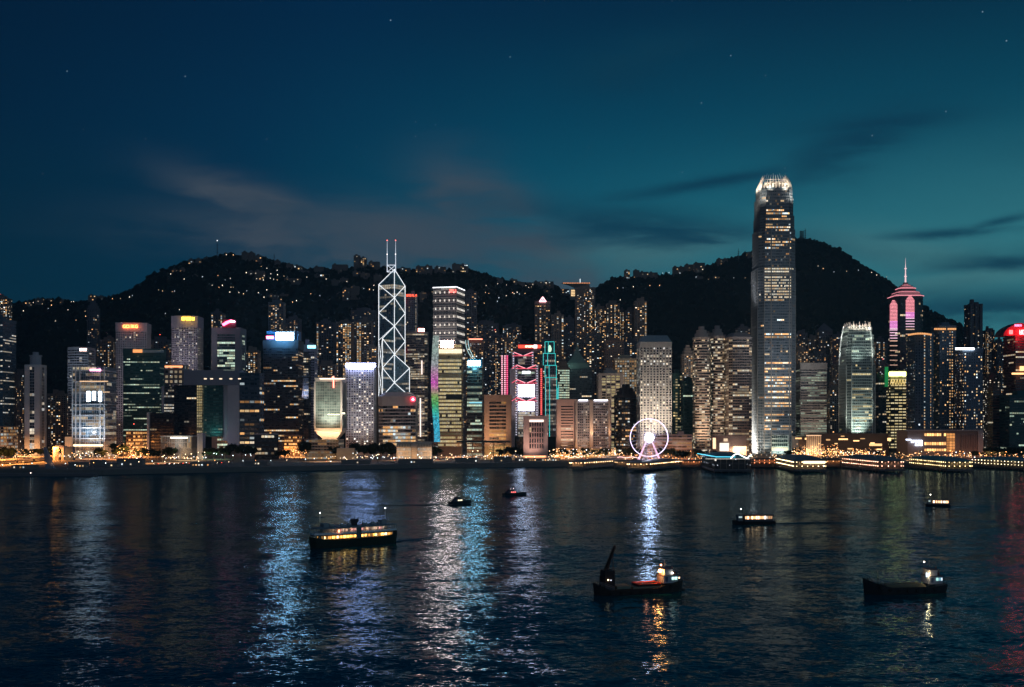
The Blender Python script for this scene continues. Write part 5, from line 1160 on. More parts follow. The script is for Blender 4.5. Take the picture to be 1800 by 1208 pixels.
# 19. waterfront mall blocks
rt, fp, c, z1 = base_thing('mall2', 'terraced_mall', 'long low terraced mall with scattered warm windows', 1392, 1556, 762, 1440, 34, cat='mall')
rg = random.Random(40); m = MB(); m.prism(fp, G, z1-4); m.box(wx(1425, 1440), wx(1560, 1440), 1436, 1470, G, z1); m.box(wx(1450, 1430), wx(1556, 1430), 1424, 1436, G, G+12); m.build('wall', surf((.09, .075, .07)), rt)
for a, b, y0, y1 in ((1398, 1409, 769.5, 772), (1415, 1424, 770, 773), (1474, 1490, 771, 773.5), (1478, 1484, 766, 768), (1452, 1459, 772, 774.5), (1528, 1550, 780, 784), (1530, 1537, 778, 780), (1500, 1510, 774, 776), (1560, 1566, 770, 775), (1433, 1447, 781, 782.5), (1512, 1520, 770.5, 772), (1467, 1472, 779, 781), (1490, 1498, 788, 790), (1541, 1550, 789, 791)):
    m = MB(); m.box(wx(a, 1423), wx(b, 1423), 1422, 1423, wz(y1, 1423), wz(y0, 1423)); m.build('warm_window', glow((1, .58, .24), rg.choice([.8, 1.5, 2.4]), False), rt)
rt, fp, c, z1 = base_thing('lanternbox', 'columned_pavilion', 'small pavilion box with upright lit columns above the festoon lights', 1417, 1444, 765, 1400, 16, cat='pavilion')
m = MB(); m.prism(shrink(fp, .9), G, z1-1); m.build('wall', surf((.2, .17, .15)), rt); Dn = min(p[1] for p in fp)
for i in range(8): m = MB(); x = wx(1418.5+i*3.4, Dn); m.box(x-.6, x+.6, Dn-.4, Dn+.6, G, z1-1); m.build('column', surf((.75, .62, .48)), rt)
m = MB(); m.prism(fp, z1-1, z1); m.build('roof', glow((1, .62, .36), 1.1), rt); light('AREA', (wx(1430, Dn), Dn-7, wz(790, Dn)), 2500, (1, .72, .45), rt, (wx(1430, Dn), Dn, wz(775, Dn)), 14)
rt, fp, c, z1 = base_thing('mall3', 'harbour_mall', 'flat-roofed harbour mall with three rows of orange windows', 1576, 1728, 756, 1390, 40, cat='mall')
Dn = min(p[1] for p in fp); m = MB(); m.prism(fp, G, z1); m.build('wall', surf((.24, .20, .19)), rt)
m = MB(); m.box(wx(1590, Dn-2), wx(1728, Dn-2), Dn-2.5, Dn-.1, z1-1.4, z1+.4); m.box(wx(1719, Dn-2), wx(1728, Dn-2), Dn-2.6, Dn-.12, G, z1-1.5); m.build('roof_edge', surf((.42, .38, .37)), rt)
for y0, y1 in ((762, 766.5), (777.5, 782.5), (789, 793)):
    for i in range(9):
        a = 1625+i*4.3
        if rg.random() < .9: m = MB(); m.box(wx(a, Dn), wx(a+3.3, Dn), Dn-.4, Dn-.1, wz(y1, Dn), wz(y0, Dn)); m.build('window', glow((1, .52, .18), rg.choice([1.2, 1.8, 2.4]), False), rt)
for r_ in range(7):
    for i in range(3):
        m = MB(); a = 1664+i*5; y0 = 762+r_*4.7; m.box(wx(a, Dn), wx(a+4.2, Dn), Dn-.4, Dn-.1, wz(y0+3.9, Dn), wz(y0, Dn)); m.build('atrium_pane', glow((1, .42, .12), rg.choice([.4, .7, .9]), False), rt)
for i in range(10): m = MB(); a = 1688+i*3; m.box(wx(a, Dn), wx(a+.9, Dn), Dn-1.6, Dn-.1, wz(790, Dn), wz(764, Dn)); m.build('fin', surf((.32, .26, .25)), rt)
wm = glow((.72, .80, 1), 3.6)
for a, b, y0, y1 in ((1592, 1601, 771.8, 774), (1601, 1620, 773.6, 775.8), (1601, 1606, 776, 778.4), (1608, 1612, 776.8, 779.4), (1613, 1617, 776.8, 779.4), (1618, 1621, 774, 784), (1608, 1618, 781.4, 783.8)):
    m = MB(); m.box(wx(a, Dn-2), wx(b, Dn-2), Dn-3, Dn-2.6, wz(y1, Dn), wz(y0, Dn)); m.build('screen_bar', wm, rt)
m = MB()
rt, fp, c, z1 = base_thing('lowl', 'curved_arena_block', 'low curved hall with rows of warm lights at the far left shore', -60, 31, 750, 1380, 30, cat='hall')
clad(rt, fp, G, z1, dict(ST['full'], fl=4, bay=4, lit=.75, pal='warm', br=.6, wall=(.35, .28, .22), sp=.4, pr=.2), 'lowl'); flood('lowl', 5, 800, 20, 15000, (1, .6, .35), ty=775, size=2)
rt, fp, c, z1 = base_thing('lowb', 'low_museum_block', 'small dark low block with a pale frame beside the round park tree', 448, 489, 764, 1330, 22, cat='office building', rot=10)
clad(rt, fp, G, z1, dict(ST['glassdark'], lit=.12, fl=5, bay=4, wall=(.02, .02, .025)), 'lowb'); Dn = min(p[1] for p in fp)
m = MB(); m.prism(shrink(fp, 1.04), z1, z1+1); m.build('roof', surf((.4, .4, .44)), rt)
rt, fp, c, z1 = base_thing('arch', 'arched_gatehouse', 'white round-arched gatehouse at the foot of the frame-fronted office', 93, 128, 784, 1300, 14, cat='gatehouse')
m = MB(); m.box(wx(93, 1300), wx(97, 1300), 1300, 1310, G, z1); m.box(wx(108, 1300), wx(112, 1300), 1300, 1310, G, z1)
for i in range(8):
    q0, q1 = math.pi*i/8, math.pi*(i+1)/8; cx_ = wx(102.5, 1300); r_ = (wx(108, 1300)-wx(97, 1300))/2
    m.face([(cx_+r_*math.cos(q0), 1300, z1-5+r_*.9*math.sin(q0)), (cx_+r_*math.cos(q0), 1300, z1+1), (cx_+r_*math.cos(q1), 1300, z1+1), (cx_+r_*math.cos(q1), 1300, z1-5+r_*.9*math.sin(q1))])
m.build('arch', surf((.6, .55, .5)), rt); m = MB(); m.box(wx(112.3, 1300), wx(127, 1300), 1301, 1308, G, z1-1); m.build('side_room', surf((.1, .14, .2)), rt)
m = MB(); m.box(wx(114, 1340), wx(124, 1340), 1340, 1346, G, wz(768, 1340)); m.build('upper_room', glow((1, .55, .3), .35), rt)
flood('arch', 103, 800, 10, 2500, (1, .7, .5), ty=790, size=1)
# long thin canopy in front of the civic blocks
rt = thing('exhibition_canopy', 'long flat dark canopy on thin posts before the tan louvred block', 'canopy', (wx(845, 1330), 1330, G))
m = MB(); m.prism([(wx(802, 1325), 1330), (wx(815, 1325), 1325), (wx(885, 1325), 1325), (wx(897, 1325), 1330), (wx(885, 1325), 1336), (wx(812, 1325), 1336)], wz(778, 1325), wz(775, 1325)); m.build('roof', surf((.05, .07, .08)), rt)
for px in (812, 830, 867, 886): m = MB(); m.box(wx(px, 1326)-.6, wx(px, 1326)+.6, 1326, 1327, G, wz(778, 1325)-.05); m.build('post', surf((.3, .25, .2)), rt)
# ------------------------------------------------------------------ the mountain: ridge houses, summit tower, aerials, lamps
def on_hill(px, yy):
    """the point of the slope seen at a direction"""
    a = (px-CX)/F; Dr = ridge_D(px); y = FOOT; step = 12; last = None
    while y < Dr:
        z = ground(a*y, y)
        if yz(y, z) <= yy: return (a*y, y, z)
        y += step
    return (a*Dr, Dr-6, ground(a*Dr, Dr-6))
HB = [  # px0, px1, ytop, ybase, lit, groupname
 (44, 58, 531, 537, .8, 'l'), (62, 80, 525, 532, .8, 'l'), (82, 96, 527, 533, .6, 'l'), (105, 116, 528, 534, .8, 'l'), (155, 172, 519, 527, .5, 'l'), (172, 187, 521, 527, .8, 'l'),
 (331, 341, 456, 462, .4, 'm'), (344, 356, 455, 461, .6, 'm'), (358, 374, 454, 460, .9, 'm'), (302, 316, 474, 479, .6, 'm'), (316, 326, 472, 477, 1, 'm'), (338, 350, 484, 489, .6, 'm'),
 (425, 437, 443, 456, .7, 'm'), (437, 449, 444, 459, .8, 'm'), (449, 462, 449, 460, .25, 'm'), (436, 447, 477, 486, .5, 'm'), (448, 466, 476, 490, .5, 'm'),
 (483, 494, 458, 464, .3, 'm'), (503, 517, 464, 472, .9, 'm'), (517, 532, 467, 474, .7, 'm'), (526, 545, 476, 483, .6, 'm'), (553, 581, 482, 489, 1.5, 'm'), (500, 530, 489, 496, .5, 'm'),
 (552, 570, 469, 476, .2, 'm'), (584, 612, 465, 475, .15, 'm'), (594, 602, 474, 481, .7, 'm'), (622, 634, 449, 468, .6, 'm'), (634, 645, 453, 468, .8, 'm'), (648, 668, 460, 467, .5, 'm'),
 (583, 598, 492, 501, .7, 'm'), (598, 613, 489, 500, .7, 'm'), (620, 634, 477, 486, .7, 'm'), (634, 650, 480, 488, .4, 'm'), (602, 616, 506, 524, .4, 'm'), (617, 632, 503, 521, .6, 'm'), (592, 602, 515, 521, .8, 'm'), (606, 634, 523, 527, .9, 'm'),
 (657, 672, 483, 494, .2, 'm'), (703, 722, 471, 476, .6, 'm'), (731, 747, 468, 476, .7, 'm'), (747, 760, 467, 476, .9, 'm'), (764, 784, 469, 477, .7, 'm'), (795, 809, 464, 475, .4, 'm'), (809, 823, 465, 475, .8, 'm'),
 (738, 750, 514, 526, .4, 'm'), (871, 884, 490, 495, 1.4, 'r'), (896, 909, 491, 497, 1, 'r'), (909, 922, 496, 501, .9, 'r'), (923, 938, 498, 502, .9, 'r'), (938, 955, 495, 501, .8, 'r'), (956, 973, 495, 502, .7, 'r'), (954, 966, 510, 515, 1.4, 'r'), (976, 1000, 508, 516, 1.6, 'r'),
 (1097, 1107, 475, 485, .9, 'w'), (1113, 1124, 475, 488, .3, 'w'), (1124, 1140, 478, 489, .4, 'w'), (1140, 1156, 479, 489, .5, 'w'), (1182, 1192, 469, 481, .3, 'w'), (1192, 1203, 469, 480, .4, 'w'), (1203, 1219, 465, 478, .35, 'w'), (1219, 1239, 462, 476, .5, 'w'),
 (1259, 1269, 455, 464, .3, 'w'), (1269, 1279, 455, 464, .6, 'w'), (1312, 1323, 444, 452, .9, 'w'), (1222, 1236, 486, 491, .3, 'w'), (1252, 1265, 486, 490, 1, 'w'), (472, 490, 518, 523, .6, 'm'), (492, 508, 517, 522, .6, 'm')]
gname = {'l': 'houses along the far left ridge', 'm': 'houses on the slopes of the left mountain', 'r': 'houses along the dip of the ridge', 'w': 'houses along the ridge before the right peak'}
labs = {'l': 'small lit apartment block on the low ridge at the far left', 'm': 'small lit apartment block among dark woods on the left mountain', 'r': 'row of orange-lit houses along the ridge dip', 'w': 'small apartment block on the ridge left of the supertall tower'}
ORD = ['first', 'second', 'third', 'fourth', 'fifth', 'sixth', 'seventh', 'eighth', 'ninth', 'tenth', 'eleventh', 'twelfth']
def zone_of(a, b, yt, yb, g):
    c = (a+b)/2; crest = yz(ridge_D(c), wz(lerp_tab(RIDGE, c), ridge_D(c)))
    row = 'on the crest' if yb < crest+12 else 'mid-slope' if yb < crest+34 else 'low slope'
    if g == 'l': return 'on the far left ridge'
    if g == 'r': return 'along the dip beside the lookout'
    if g == 'w': return ('near the supertall tower' if c > 1240 else 'over the round-window tower' if c > 1170 else 'on the right ridge shoulder')+('' if yb < crest+12 else ', below the crest')
    return row+' '+('just left of the summit mast' if c < 380 else 'right of the summit mast' if c < 475 else 'above the blue screen tower' if c < 560 else 'left of the prism tower' if c < 680 else 'right of the prism tower' if c < 760 else 'above the white-edged grid tower')
zs = [zone_of(*h[:4], h[5]) for h in HB]; HLAB = []
for i, h in enumerate(HB):
    same = sorted((k for k in range(len(HB)) if zs[k] == zs[i]), key=lambda k: HB[k][0]); b_ = 'brightly lit' if h[4] > .75 else 'dim' if h[4] < .45 else 'lit'
    HLAB.append('%s hillside block, %s from left %s' % (b_, ORD[same.index(i)], zs[i]) if len(same) > 1 else '%s hillside block %s' % (b_, zs[i]))
rg = random.Random(77)
for i, (a, b, yt, yb, lt, g) in enumerate(HB):
    x, D, z = on_hill((a+b)/2, yb+1.5)
    s = dict(ST['resi'], fl=3.6, bay=4.2, lit=min(.5, lt*.28), br=1.05 if lt < 1.2 else 2.2, stair=0, wall=(.16, .13, .11), gl=(.015, .015, .02), sp=.4, pr=.35)
    fp = fit('rect', a, b, D-8, 14); root = thing('ridge_house', HLAB[i], 'apartment block', (x, D, z-5), gname[g]); zt = wz(yt, D-8)
    core, wall, win = MB(), MB(), MB(); core.prism(fp, z-6, zt)
    for p, q in faces_of(fp): facade(wall, win, p, q, min(z-1, zt-5), zt-.6, s, rg)
    core.box(fp[0][0]+3, fp[0][0]+8, fp[0][1]+2, fp[0][1]+7, zt, zt+3)
    core.build('wall', surf((.12, .11, .11)), root); win.build('window', lit_mat(), root, kind='stuff'); wall.build('floor_band', surf(s['wall']), root, kind='stuff')
# summit restaurant: an anvil-shaped bowl on a lit stem
x, D, z = on_hill(1010, 520); D = 2560
rt = thing('anvil_lookout', 'anvil-shaped hilltop lookout building with warm lit stem', 'lookout building', (wx(1006, D), D, wz(524, D)))
m = MB(); xx = lambda p: wx(p, D); zz = lambda y: wz(y, D)
for k in range(10):
    t0, t1 = k/10, (k+1)/10; L0 = 988+24*(1-(1-t0)**2); L1 = 988+24*(1-(1-t1)**2); 
    y0 = 497+11*t0; y1 = 497+11*t1; R0 = 1038-14*(1-(1-t0)**2); R1 = 1038-14*(1-(1-t1)**2)
    m.prism([(xx(L1), D), (xx(R1), D), (xx(R1), D+18), (xx(L1), D+18)], zz(y1), zz(y0), [(xx(L0), D-2), (xx(R0), D-2), (xx(R0), D+20), (xx(L0), D+20)], k == 0)
m.build('bowl', surf((.34, .34, .36)), rt); m = MB(); m.box(xx(1003), xx(1019), D+2, D+16, zz(526), zz(508)); m.build('stem', surf((.3, .28, .26)), rt)
m = MB(); rg2 = random.Random(2)
for q in range(990, 1036, 3): m.box(xx(q), xx(q+2), D-2.6, D-2.1, zz(498.6), zz(497.4), col=(1.2, .45, .2))
for q in range(1004, 1013, 2):
    for yq in (509.5, 512.5, 515.5, 518.5): m.box(xx(q), xx(q+1.5), D+1.4, D+1.9, zz(yq+2), zz(yq), col=(1.5, 1.0, .5))
m.build('window', lit_mat(), rt, kind='stuff')
m = MB(); m.tube((xx(1020), D+4, zz(497)), (xx(1020), D+4, zz(490)), .8, 5); m.build('mast', glow((.8, .95, 1), 1.6, False), rt)
# aerials
def aerial(px, y0, y1, D, lamp, lab, arms=2, r=1.0):
    x = wx(px, D); zb = ground(x, D)-3; zt = wz(y0, D); rt = thing('radio_mast', lab, 'aerial mast', (x, D, zb)); m = MB(); m.tube((x, D, zb), (x, D, zt), r, 5, r*.35)
    for k in range(4):
        h = zb+(zt-zb)*(.3+k*.16)
        for j in range(arms): m.tube((x-r*2.2, D, h+j), (x+r*2.2, D, h+j), r*.35, 4)
    lt_ = m.build('lattice', surf((.08, .08, .09)), rt)
    if lamp: m = MB(); m.ball((x, D, zt), 1.4, 6, 4); m.build('top_lamp', glow((.9, .95, 1), 1.6, False), lt_)
aerial(382, 423, 447, 2490, True, 'tall thin lamp-topped mast on the left mountain summit')
aerial(482, 445, 460, 2490, False, 'short thin mast on the knoll left of the ridge houses', r=.8)
aerial(1298, 437, 450, 2880, False, 'short lattice mast on the ridge just left of the supertall', r=1.1)
aerial(1408, 404, 420, 2915, False, 'thick communications mast on the right peak, nearest the supertall', 4, 1.6); aerial(1411.5, 404, 420, 2916, False, 'communications mast in the middle of the peak trio', 4, 1.3); aerial(1415.5, 401, 420, 2915, False, 'tallest thin communications mast on the right peak', 3, 1.1)
# lamps on the mountain
def lamp_mesh(r, h, col, st, name, sample=False):
    m = MB(); m.ball((0, 0, h), r, 6, 4); m.tube((0, 0, 0), (0, 0, h-r), r*.3, 4, mat=1)
    o = m.build(name, [glow(col, st, sample), surf((.1, .1, .1))]); return o
hl = [lamp_mesh(.95, 7, c_, s_, 'hillside_lamp') for c_, s_ in (((1, .85, .65), 3.0), ((1, .55, .25), 3.0), ((.75, .9, 1), 1.6), ((1, .7, .4), 1.4))]
pts = [(1437, 478), (1446, 481), (1465, 483), (1487, 482.5), (1508, 483), (1531, 487), (1540, 490), (1557, 493), (1223, 494), (1245, 495), (1289, 495), (1309, 495), (1085, 513), (1095, 512), (1113, 511), (1142, 509), (1159, 507), (1164, 482), (1175, 481), (1320, 496)]
pts += [(a, b) for a, b in ((50, 541), (60, 538), (76, 539), (92, 546), (103, 541), (121, 550), (127, 537), (131, 537), (139, 552), (151, 556), (213, 531), (199, 530), (206, 531), (229, 528), (234, 526), (280, 520), (284, 520), (287, 521), (304, 521), (308, 521), (214, 556), (399, 458), (411, 459), (426, 461), (432, 471), (357, 493), (384, 495), (397, 499), (412, 500), (374, 511), (386, 513), (392, 512), (396, 513), (407, 515), (411, 516), (405, 526), (411, 526), (421, 522), (429, 525), (435, 523), (442, 524), (455, 525), (465, 529), (470, 522), (482, 539), (495, 536), (515, 540), (522, 536), (538, 538), (547, 528), (563, 527), (574, 497), (580, 535), (640, 517), (650, 518), (657, 519), (754, 509), (760, 519), (770, 521), (780, 525), (868, 507), (890, 510), (909, 521), (913, 522), (922, 521), (923, 522), (877, 531), (890, 528), (940, 531), (934, 512), (929, 511), (901, 524), (905, 518), (1090, 532), (460, 480), (470, 478), (478, 487), (434, 488), (442, 489), (452, 490), (459, 490), (465, 491), (477, 493), (488, 486), (492, 477), (540, 494), (528, 500), (610, 475))]
for px in range(446, 512, 6): pts.append((px, 498+rg.uniform(-1, 1)))
for i in range(10): pts.append((rg.uniform(300, 830), rg.uniform(478, 560)))
for i in range(8): pts.append((rg.uniform(40, 300), rg.uniform(535, 575)))
for i in range(16): pts.append((rg.uniform(850, 1000), rg.uniform(505, 545)))
pts = [p_ for i_, p_ in enumerate(pts) if i_ < 20 or i_ % 4]
for i, (a, b) in enumerate(pts):
    x, D, z = on_hill(a, b+2); src = hl[rg.choice([0, 0, 1, 2, 3])] if i > 3 else hl[i]
    o = src if i < 4 else dup(src); o.location = (x, D-5, z); k = rg.uniform(.3, .85); o.scale = (k, k, 1.0+k*.4)
    tag(o, 'tiny lamp glowing among the dark trees of the mountain', 'lamp', 'lamps scattered over the mountain')

# ------------------------------------------------------------------ waterfront
ROADC = surf((.05, .05, .05), .7, 0, .3, .2)
def strip(name, pts, w, z, mat, label, kind='structure', cat=None, th=.3):
    m = MB()
    for a, b in zip(pts, pts[1:]):
        m.face([(a[0], a[1]-w/2, z), (b[0], b[1]-w/2, z), (b[0], b[1]+w/2, z), (a[0], a[1]+w/2, z)])
        m.face([(a[0], a[1]-w/2, z-th), (b[0], b[1]-w/2, z-th), (b[0], b[1]-w/2, z), (a[0], a[1]-w/2, z)])
    return m.build(name, mat, label=label, kind=kind, cat=cat)
road = [(wx(px, shore_D(px)+130), shore_D(px)+130) for px in range(-100, 1900, 50)]
strip('road', road, 16, G+.05, ROADC, 'dark road running behind the quay')
strip('promenade', [(wx(px, shore_D(px)+14), shore_D(px)+14) for px in range(-100, 1900, 50)], 24, G+.12, surf((.12, .11, .10), .8), 'paved quayside promenade')
m = MB()
for a, b in zip(road, road[1:]):
    for k in range(3):
        t0, t1 = k/3, k/3+.17; m.face([(a[0]+(b[0]-a[0])*t0, a[1]+(b[1]-a[1])*t0-.1, G+.06), (a[0]+(b[0]-a[0])*t1, a[1]+(b[1]-a[1])*t1-.1, G+.06), (a[0]+(b[0]-a[0])*t1, a[1]+(b[1]-a[1])*t1+.1, G+.06), (a[0]+(b[0]-a[0])*t0, a[1]+(b[1]-a[1])*t0+.1, G+.06)])
m.build('lane_marking', surf((.7, .7, .68)), label='white dashes down the middle of the quay road', kind='structure')
# raised orange-lit approach road at the far left
rt = thing('elevated_road', 'raised curving road glowing orange under sodium lamps at the left shore', 'elevated road', (wx(40, 1230), 1230, G))
er = [(-60, 1140), (0, 1165), (30, 1200), (60, 1250), (90, 1320), (120, 1420)]; m = MB(); par_ = MB()
for (p, a), (q, b) in zip(er, er[1:]):
    A, B_ = (wx(p, a), a), (wx(q, b), b); d = Vector((B_[0]-A[0], B_[1]-A[1])).normalized(); n = (d.y*6, -d.x*6)
    m.prism([(A[0]+n[0], A[1]+n[1]), (B_[0]+n[0], B_[1]+n[1]), (B_[0]-n[0], B_[1]-n[1]), (A[0]-n[0], A[1]-n[1])], G+4.2, G+5)
    par_.prism([(A[0]+n[0], A[1]+n[1]), (B_[0]+n[0], B_[1]+n[1]), (B_[0]+n[0]*.95, B_[1]+n[1]*.95), (A[0]+n[0]*.95, A[1]+n[1]*.95)], G+5.01, G+6); m.tube((A[0], A[1], G), (A[0], A[1], G+4.2), 1, 8)
m.build('deck', surf((.28, .26, .24)), rt); par_.build('parapet', surf((.4, .38, .35)), rt)
for px, D_ in ((-10, 1150), (25, 1180), (60, 1240), (88, 1300)): light('AREA', (wx(px, D_), D_, G+16), 75000, (1, .34, .07), rt, (wx(px, D_), D_+3, 0), 20)
# sodium glow where the roads run between the towers
for px, D_, z, p, c_ in ((232, 1420, 14, 60000, (1, .42, .14)), (240, 1560, 14, 80000, (1, .45, .16)), (225, 1320, 12, 26000, (1, .42, .14)), (505, 1480, 14, 60000, (1, .4, .12)), (525, 1420, 12, 30000, (1, .45, .15)), (165, 1350, 12, 20000, (1, .5, .25)), (190, 1330, 10, 16000, (1, .4, .15)),
                       (808, 1420, 12, 30000, (1, .5, .25)), (880, 1345, 9, 9000, (1, .7, .3)), (985, 1360, 10, 26000, (1, .55, .25)), (1095, 1400, 10, 14000, (1, .5, .2)), (1210, 1300, 6, 5000, (1, .38, .14)), (1120, 1290, 10, 9000, (1, .4, .15)), (1195, 1260, 9, 12000, (1, .36, .12)), (1310, 1380, 9, 16000, (1, .7, .45)),
                       (1400, 1400, 10, 20000, (1, .6, .35)), (1430, 1330, 8, 16000, (1, .6, .3)), (1480, 1320, 8, 14000, (1, .5, .25)), (1600, 1300, 9, 9000, (1, .6, .3)), (1690, 1300, 9, 9000, (1, .55, .3)), (1745, 1330, 9, 14000, (1, .45, .3)), (40, 1450, 12, 50000, (1, .5, .2)), (100, 1440, 10, 16000, (1, .5, .25)), (330, 1290, 8, 8000, (1, .75, .45)), (30, 1330, 10, 16000, (1, .45, .2)), (700, 1290, 8, 5000, (1, .6, .3)), (380, 1330, 8, 4000, (.5, 1, .7)), (150, 1200, 8, 9000, (1, .5, .25)), (300, 1215, 8, 7000, (1, .7, .45)), (260, 1190, 8, 9000, (1, .5, .2)), (570, 1250, 8, 9000, (1, .6, .3)), (760, 1290, 8, 6000, (1, .65, .4)), (940, 1300, 8, 9000, (1, .6, .35)), (1040, 1290, 8, 16000, (1, .55, .25)), (1160, 1270, 8, 12000, (1, .45, .2))):
    light('AREA', (wx(px, D_), D_, z+6), p*2.2, (c_[0], c_[1]*.85, c_[2]*.7), None, (wx(px, D_), D_+6, 0), 26, name='street_light')
# trees
def tree_proto(seed, h, w):
    rg = random.Random(seed); root = thing('park_tree', 'dark broadleaf tree on the waterfront', 'tree', (0, 0, 0)); m = MB(); m.tube((0, 0, 0), (0, 0, h*.45), .32, 6, .2)
    for i in range(4): q = rg.uniform(0, 6.28); m.tube((0, 0, h*.3), (math.cos(q)*w*.25, math.sin(q)*w*.25, h*.62), .14, 4, .06)
    m.build('trunk', surf((.06, .045, .03)), root); m = MB(); cl = [(rg.uniform(-.3, .3)*w, rg.uniform(-.3, .3)*w, h*rg.uniform(.48, .88), w*rg.uniform(.16, .28)) for _ in range(11)]
    for i in range(520):
        x, y, z, r = rg.choice(cl); v = Vector((rg.gauss(0, 1), rg.gauss(0, 1), rg.gauss(0, .8))).normalized()*r*rg.uniform(.6, 1.08); p = Vector((x, y, z))+v; s = rg.uniform(.28, .55)
        a = Vector((rg.gauss(0, 1), rg.gauss(0, 1), rg.gauss(0, 1))).normalized(); b = a.cross(Vector((rg.gauss(0, 1), rg.gauss(0, 1), rg.gauss(0, 1)))).normalized()
        m.face([tuple(p-a*s-b*s*.6), tuple(p+a*s-b*s*.6), tuple(p+a*s*.8+b*s), tuple(p-a*s*.8+b*s)])
    for x, y, z, r in cl: m.ball((x, y, z), r*.72, 6, 4)
    m.build('crown', foliage((.012, .022, .010)), root, kind='stuff'); return root
protos = [tree_proto(i, 13+i, 12+i*.8) for i in range(4)]
TR = [(100, 787, 15), (110, 790, 13), (86, 790, 11), (207, 787, 17), (217, 785, 15), (172, 797, 12), (181, 799, 10), (245, 797, 11), (252, 798, 12), (264, 799, 11), (275, 800, 10), (295, 798, 13), (303, 796, 13), (8, 803, 15), (20, 800, 12), (50, 797, 11), (65, 797, 12), (395, 792, 14), (410, 787, 16), (425, 790, 15), (440, 793, 13), (375, 795, 12), (365, 793, 12),
      (500, 800, 10), (538, 786, 19), (590, 792, 14), (490, 800, 9), (625, 780, 17), (640, 785, 15), (655, 783, 17), (668, 785, 16), (680, 780, 18), (615, 790, 12), (765, 785, 14), (690, 790, 12), (725, 800, 8), (905, 787, 13), (915, 788, 12), (880, 790, 11), (893, 785, 13), (935, 797, 8), (948, 797, 8), (960, 797, 8), (968, 782, 13), (1108, 785, 12), (1118, 784, 12), (1165, 770, 12), (1178, 770, 12),
      (1193, 802, 11), (1200, 803, 12), (1208, 802, 10), (1240, 793, 9), (1255, 792, 9), (1228, 792, 10), (1385, 793, 9), (1402, 785, 13), (1390, 795, 10), (1455, 797, 9), (1540, 795, 9), (1735, 792, 12), (1748, 790, 13), (1765, 790, 12), (1780, 788, 13), (1795, 788, 13), (1715, 797, 9), (990, 787, 12), (1010, 786, 11), (1030, 787, 12), (1048, 786, 11), (1065, 787, 12)]
first = [True]*4; rg = random.Random(9)
zones = [(130, 'the left shore'), (290, 'the frame-fronted office'), (460, 'the government complex'), (600, 'the hourglass building'), (780, 'the low civic hall'), (1000, 'the exhibition canopy'), (1120, 'the pillared hotel'), (1300, 'the observation wheel and post office'), (1600, 'the supertall and terraced mall'), (2000, 'the harbour mall')]
for px, y, h in TR:
    h *= 1.3; D = min(1330, max(1205, (H-G-h*.45)*F/max(25, y-YH))); 
    i = rg.randrange(4); src = protos[i]; o = src if first[i] else dup(src); first[i] = False
    k = h/(13+i)*.9; o.location = (wx(px, D), D, G); o.scale = (k*1.15, k*1.15, k); o.rotation_euler = (0, 0, rg.uniform(0, 6.28)); zn = next(n for a, n in zones if px < a)
    mates = sorted(q[0] for q in TR if next(n for a, n in zones if q[0] < a) == zn); k_ = mates.index(px)
    o['label'] = '%s dark round-headed tree from the left near %s' % (ORD[k_], zn); o['group'] = 'park trees near '+zn
for i in range(4):
    if first[i]: bpy.data.objects.remove(protos[i])
# street lamps
def lamp_kind(h, col, st, r=.5):
    root_m = MB(); root_m.tube((0, 0, 0), (0, 0, h), .14, 5, .08); root_m.tube((0, 0, h), (1.2, 0, h+.3), .07, 4); root_m.tube((0, 0, 0), (0, 0, .8), .28, 6)
    root_m.ball((1.3, 0, h+.1), r, 6, 4, .7, mat=1)
    return root_m.build('street_lamp', [surf((.12, .12, .12)), glow(col, st, True)])
LK = {'o': [lamp_kind(h, (1, .42, .12), 7) for h in (7, 10)], 'w': [lamp_kind(h, (1, .72, .42), 7) for h in (6, 9)], 'c': [lamp_kind(h, (.85, .98, 1), 6) for h in (6, 9)], 'r': [lamp_kind(h, (1, .25, .08), 5, .45) for h in (5, 8)]}
fl = {k: [True, True] for k in LK}
def put_lamp(px, D, kind, i, s, lab, grp):
    src = LK[kind][i]; o = src if fl[kind][i] else dup(src); fl[kind][i] = False
    o.location = (wx(px, D), D, G); o.scale = (s, s, rg.uniform(.8, 1.25)); o.rotation_euler = (0, 0, rg.uniform(0, 6.28)); tag(o, lab, 'street lamp', grp)
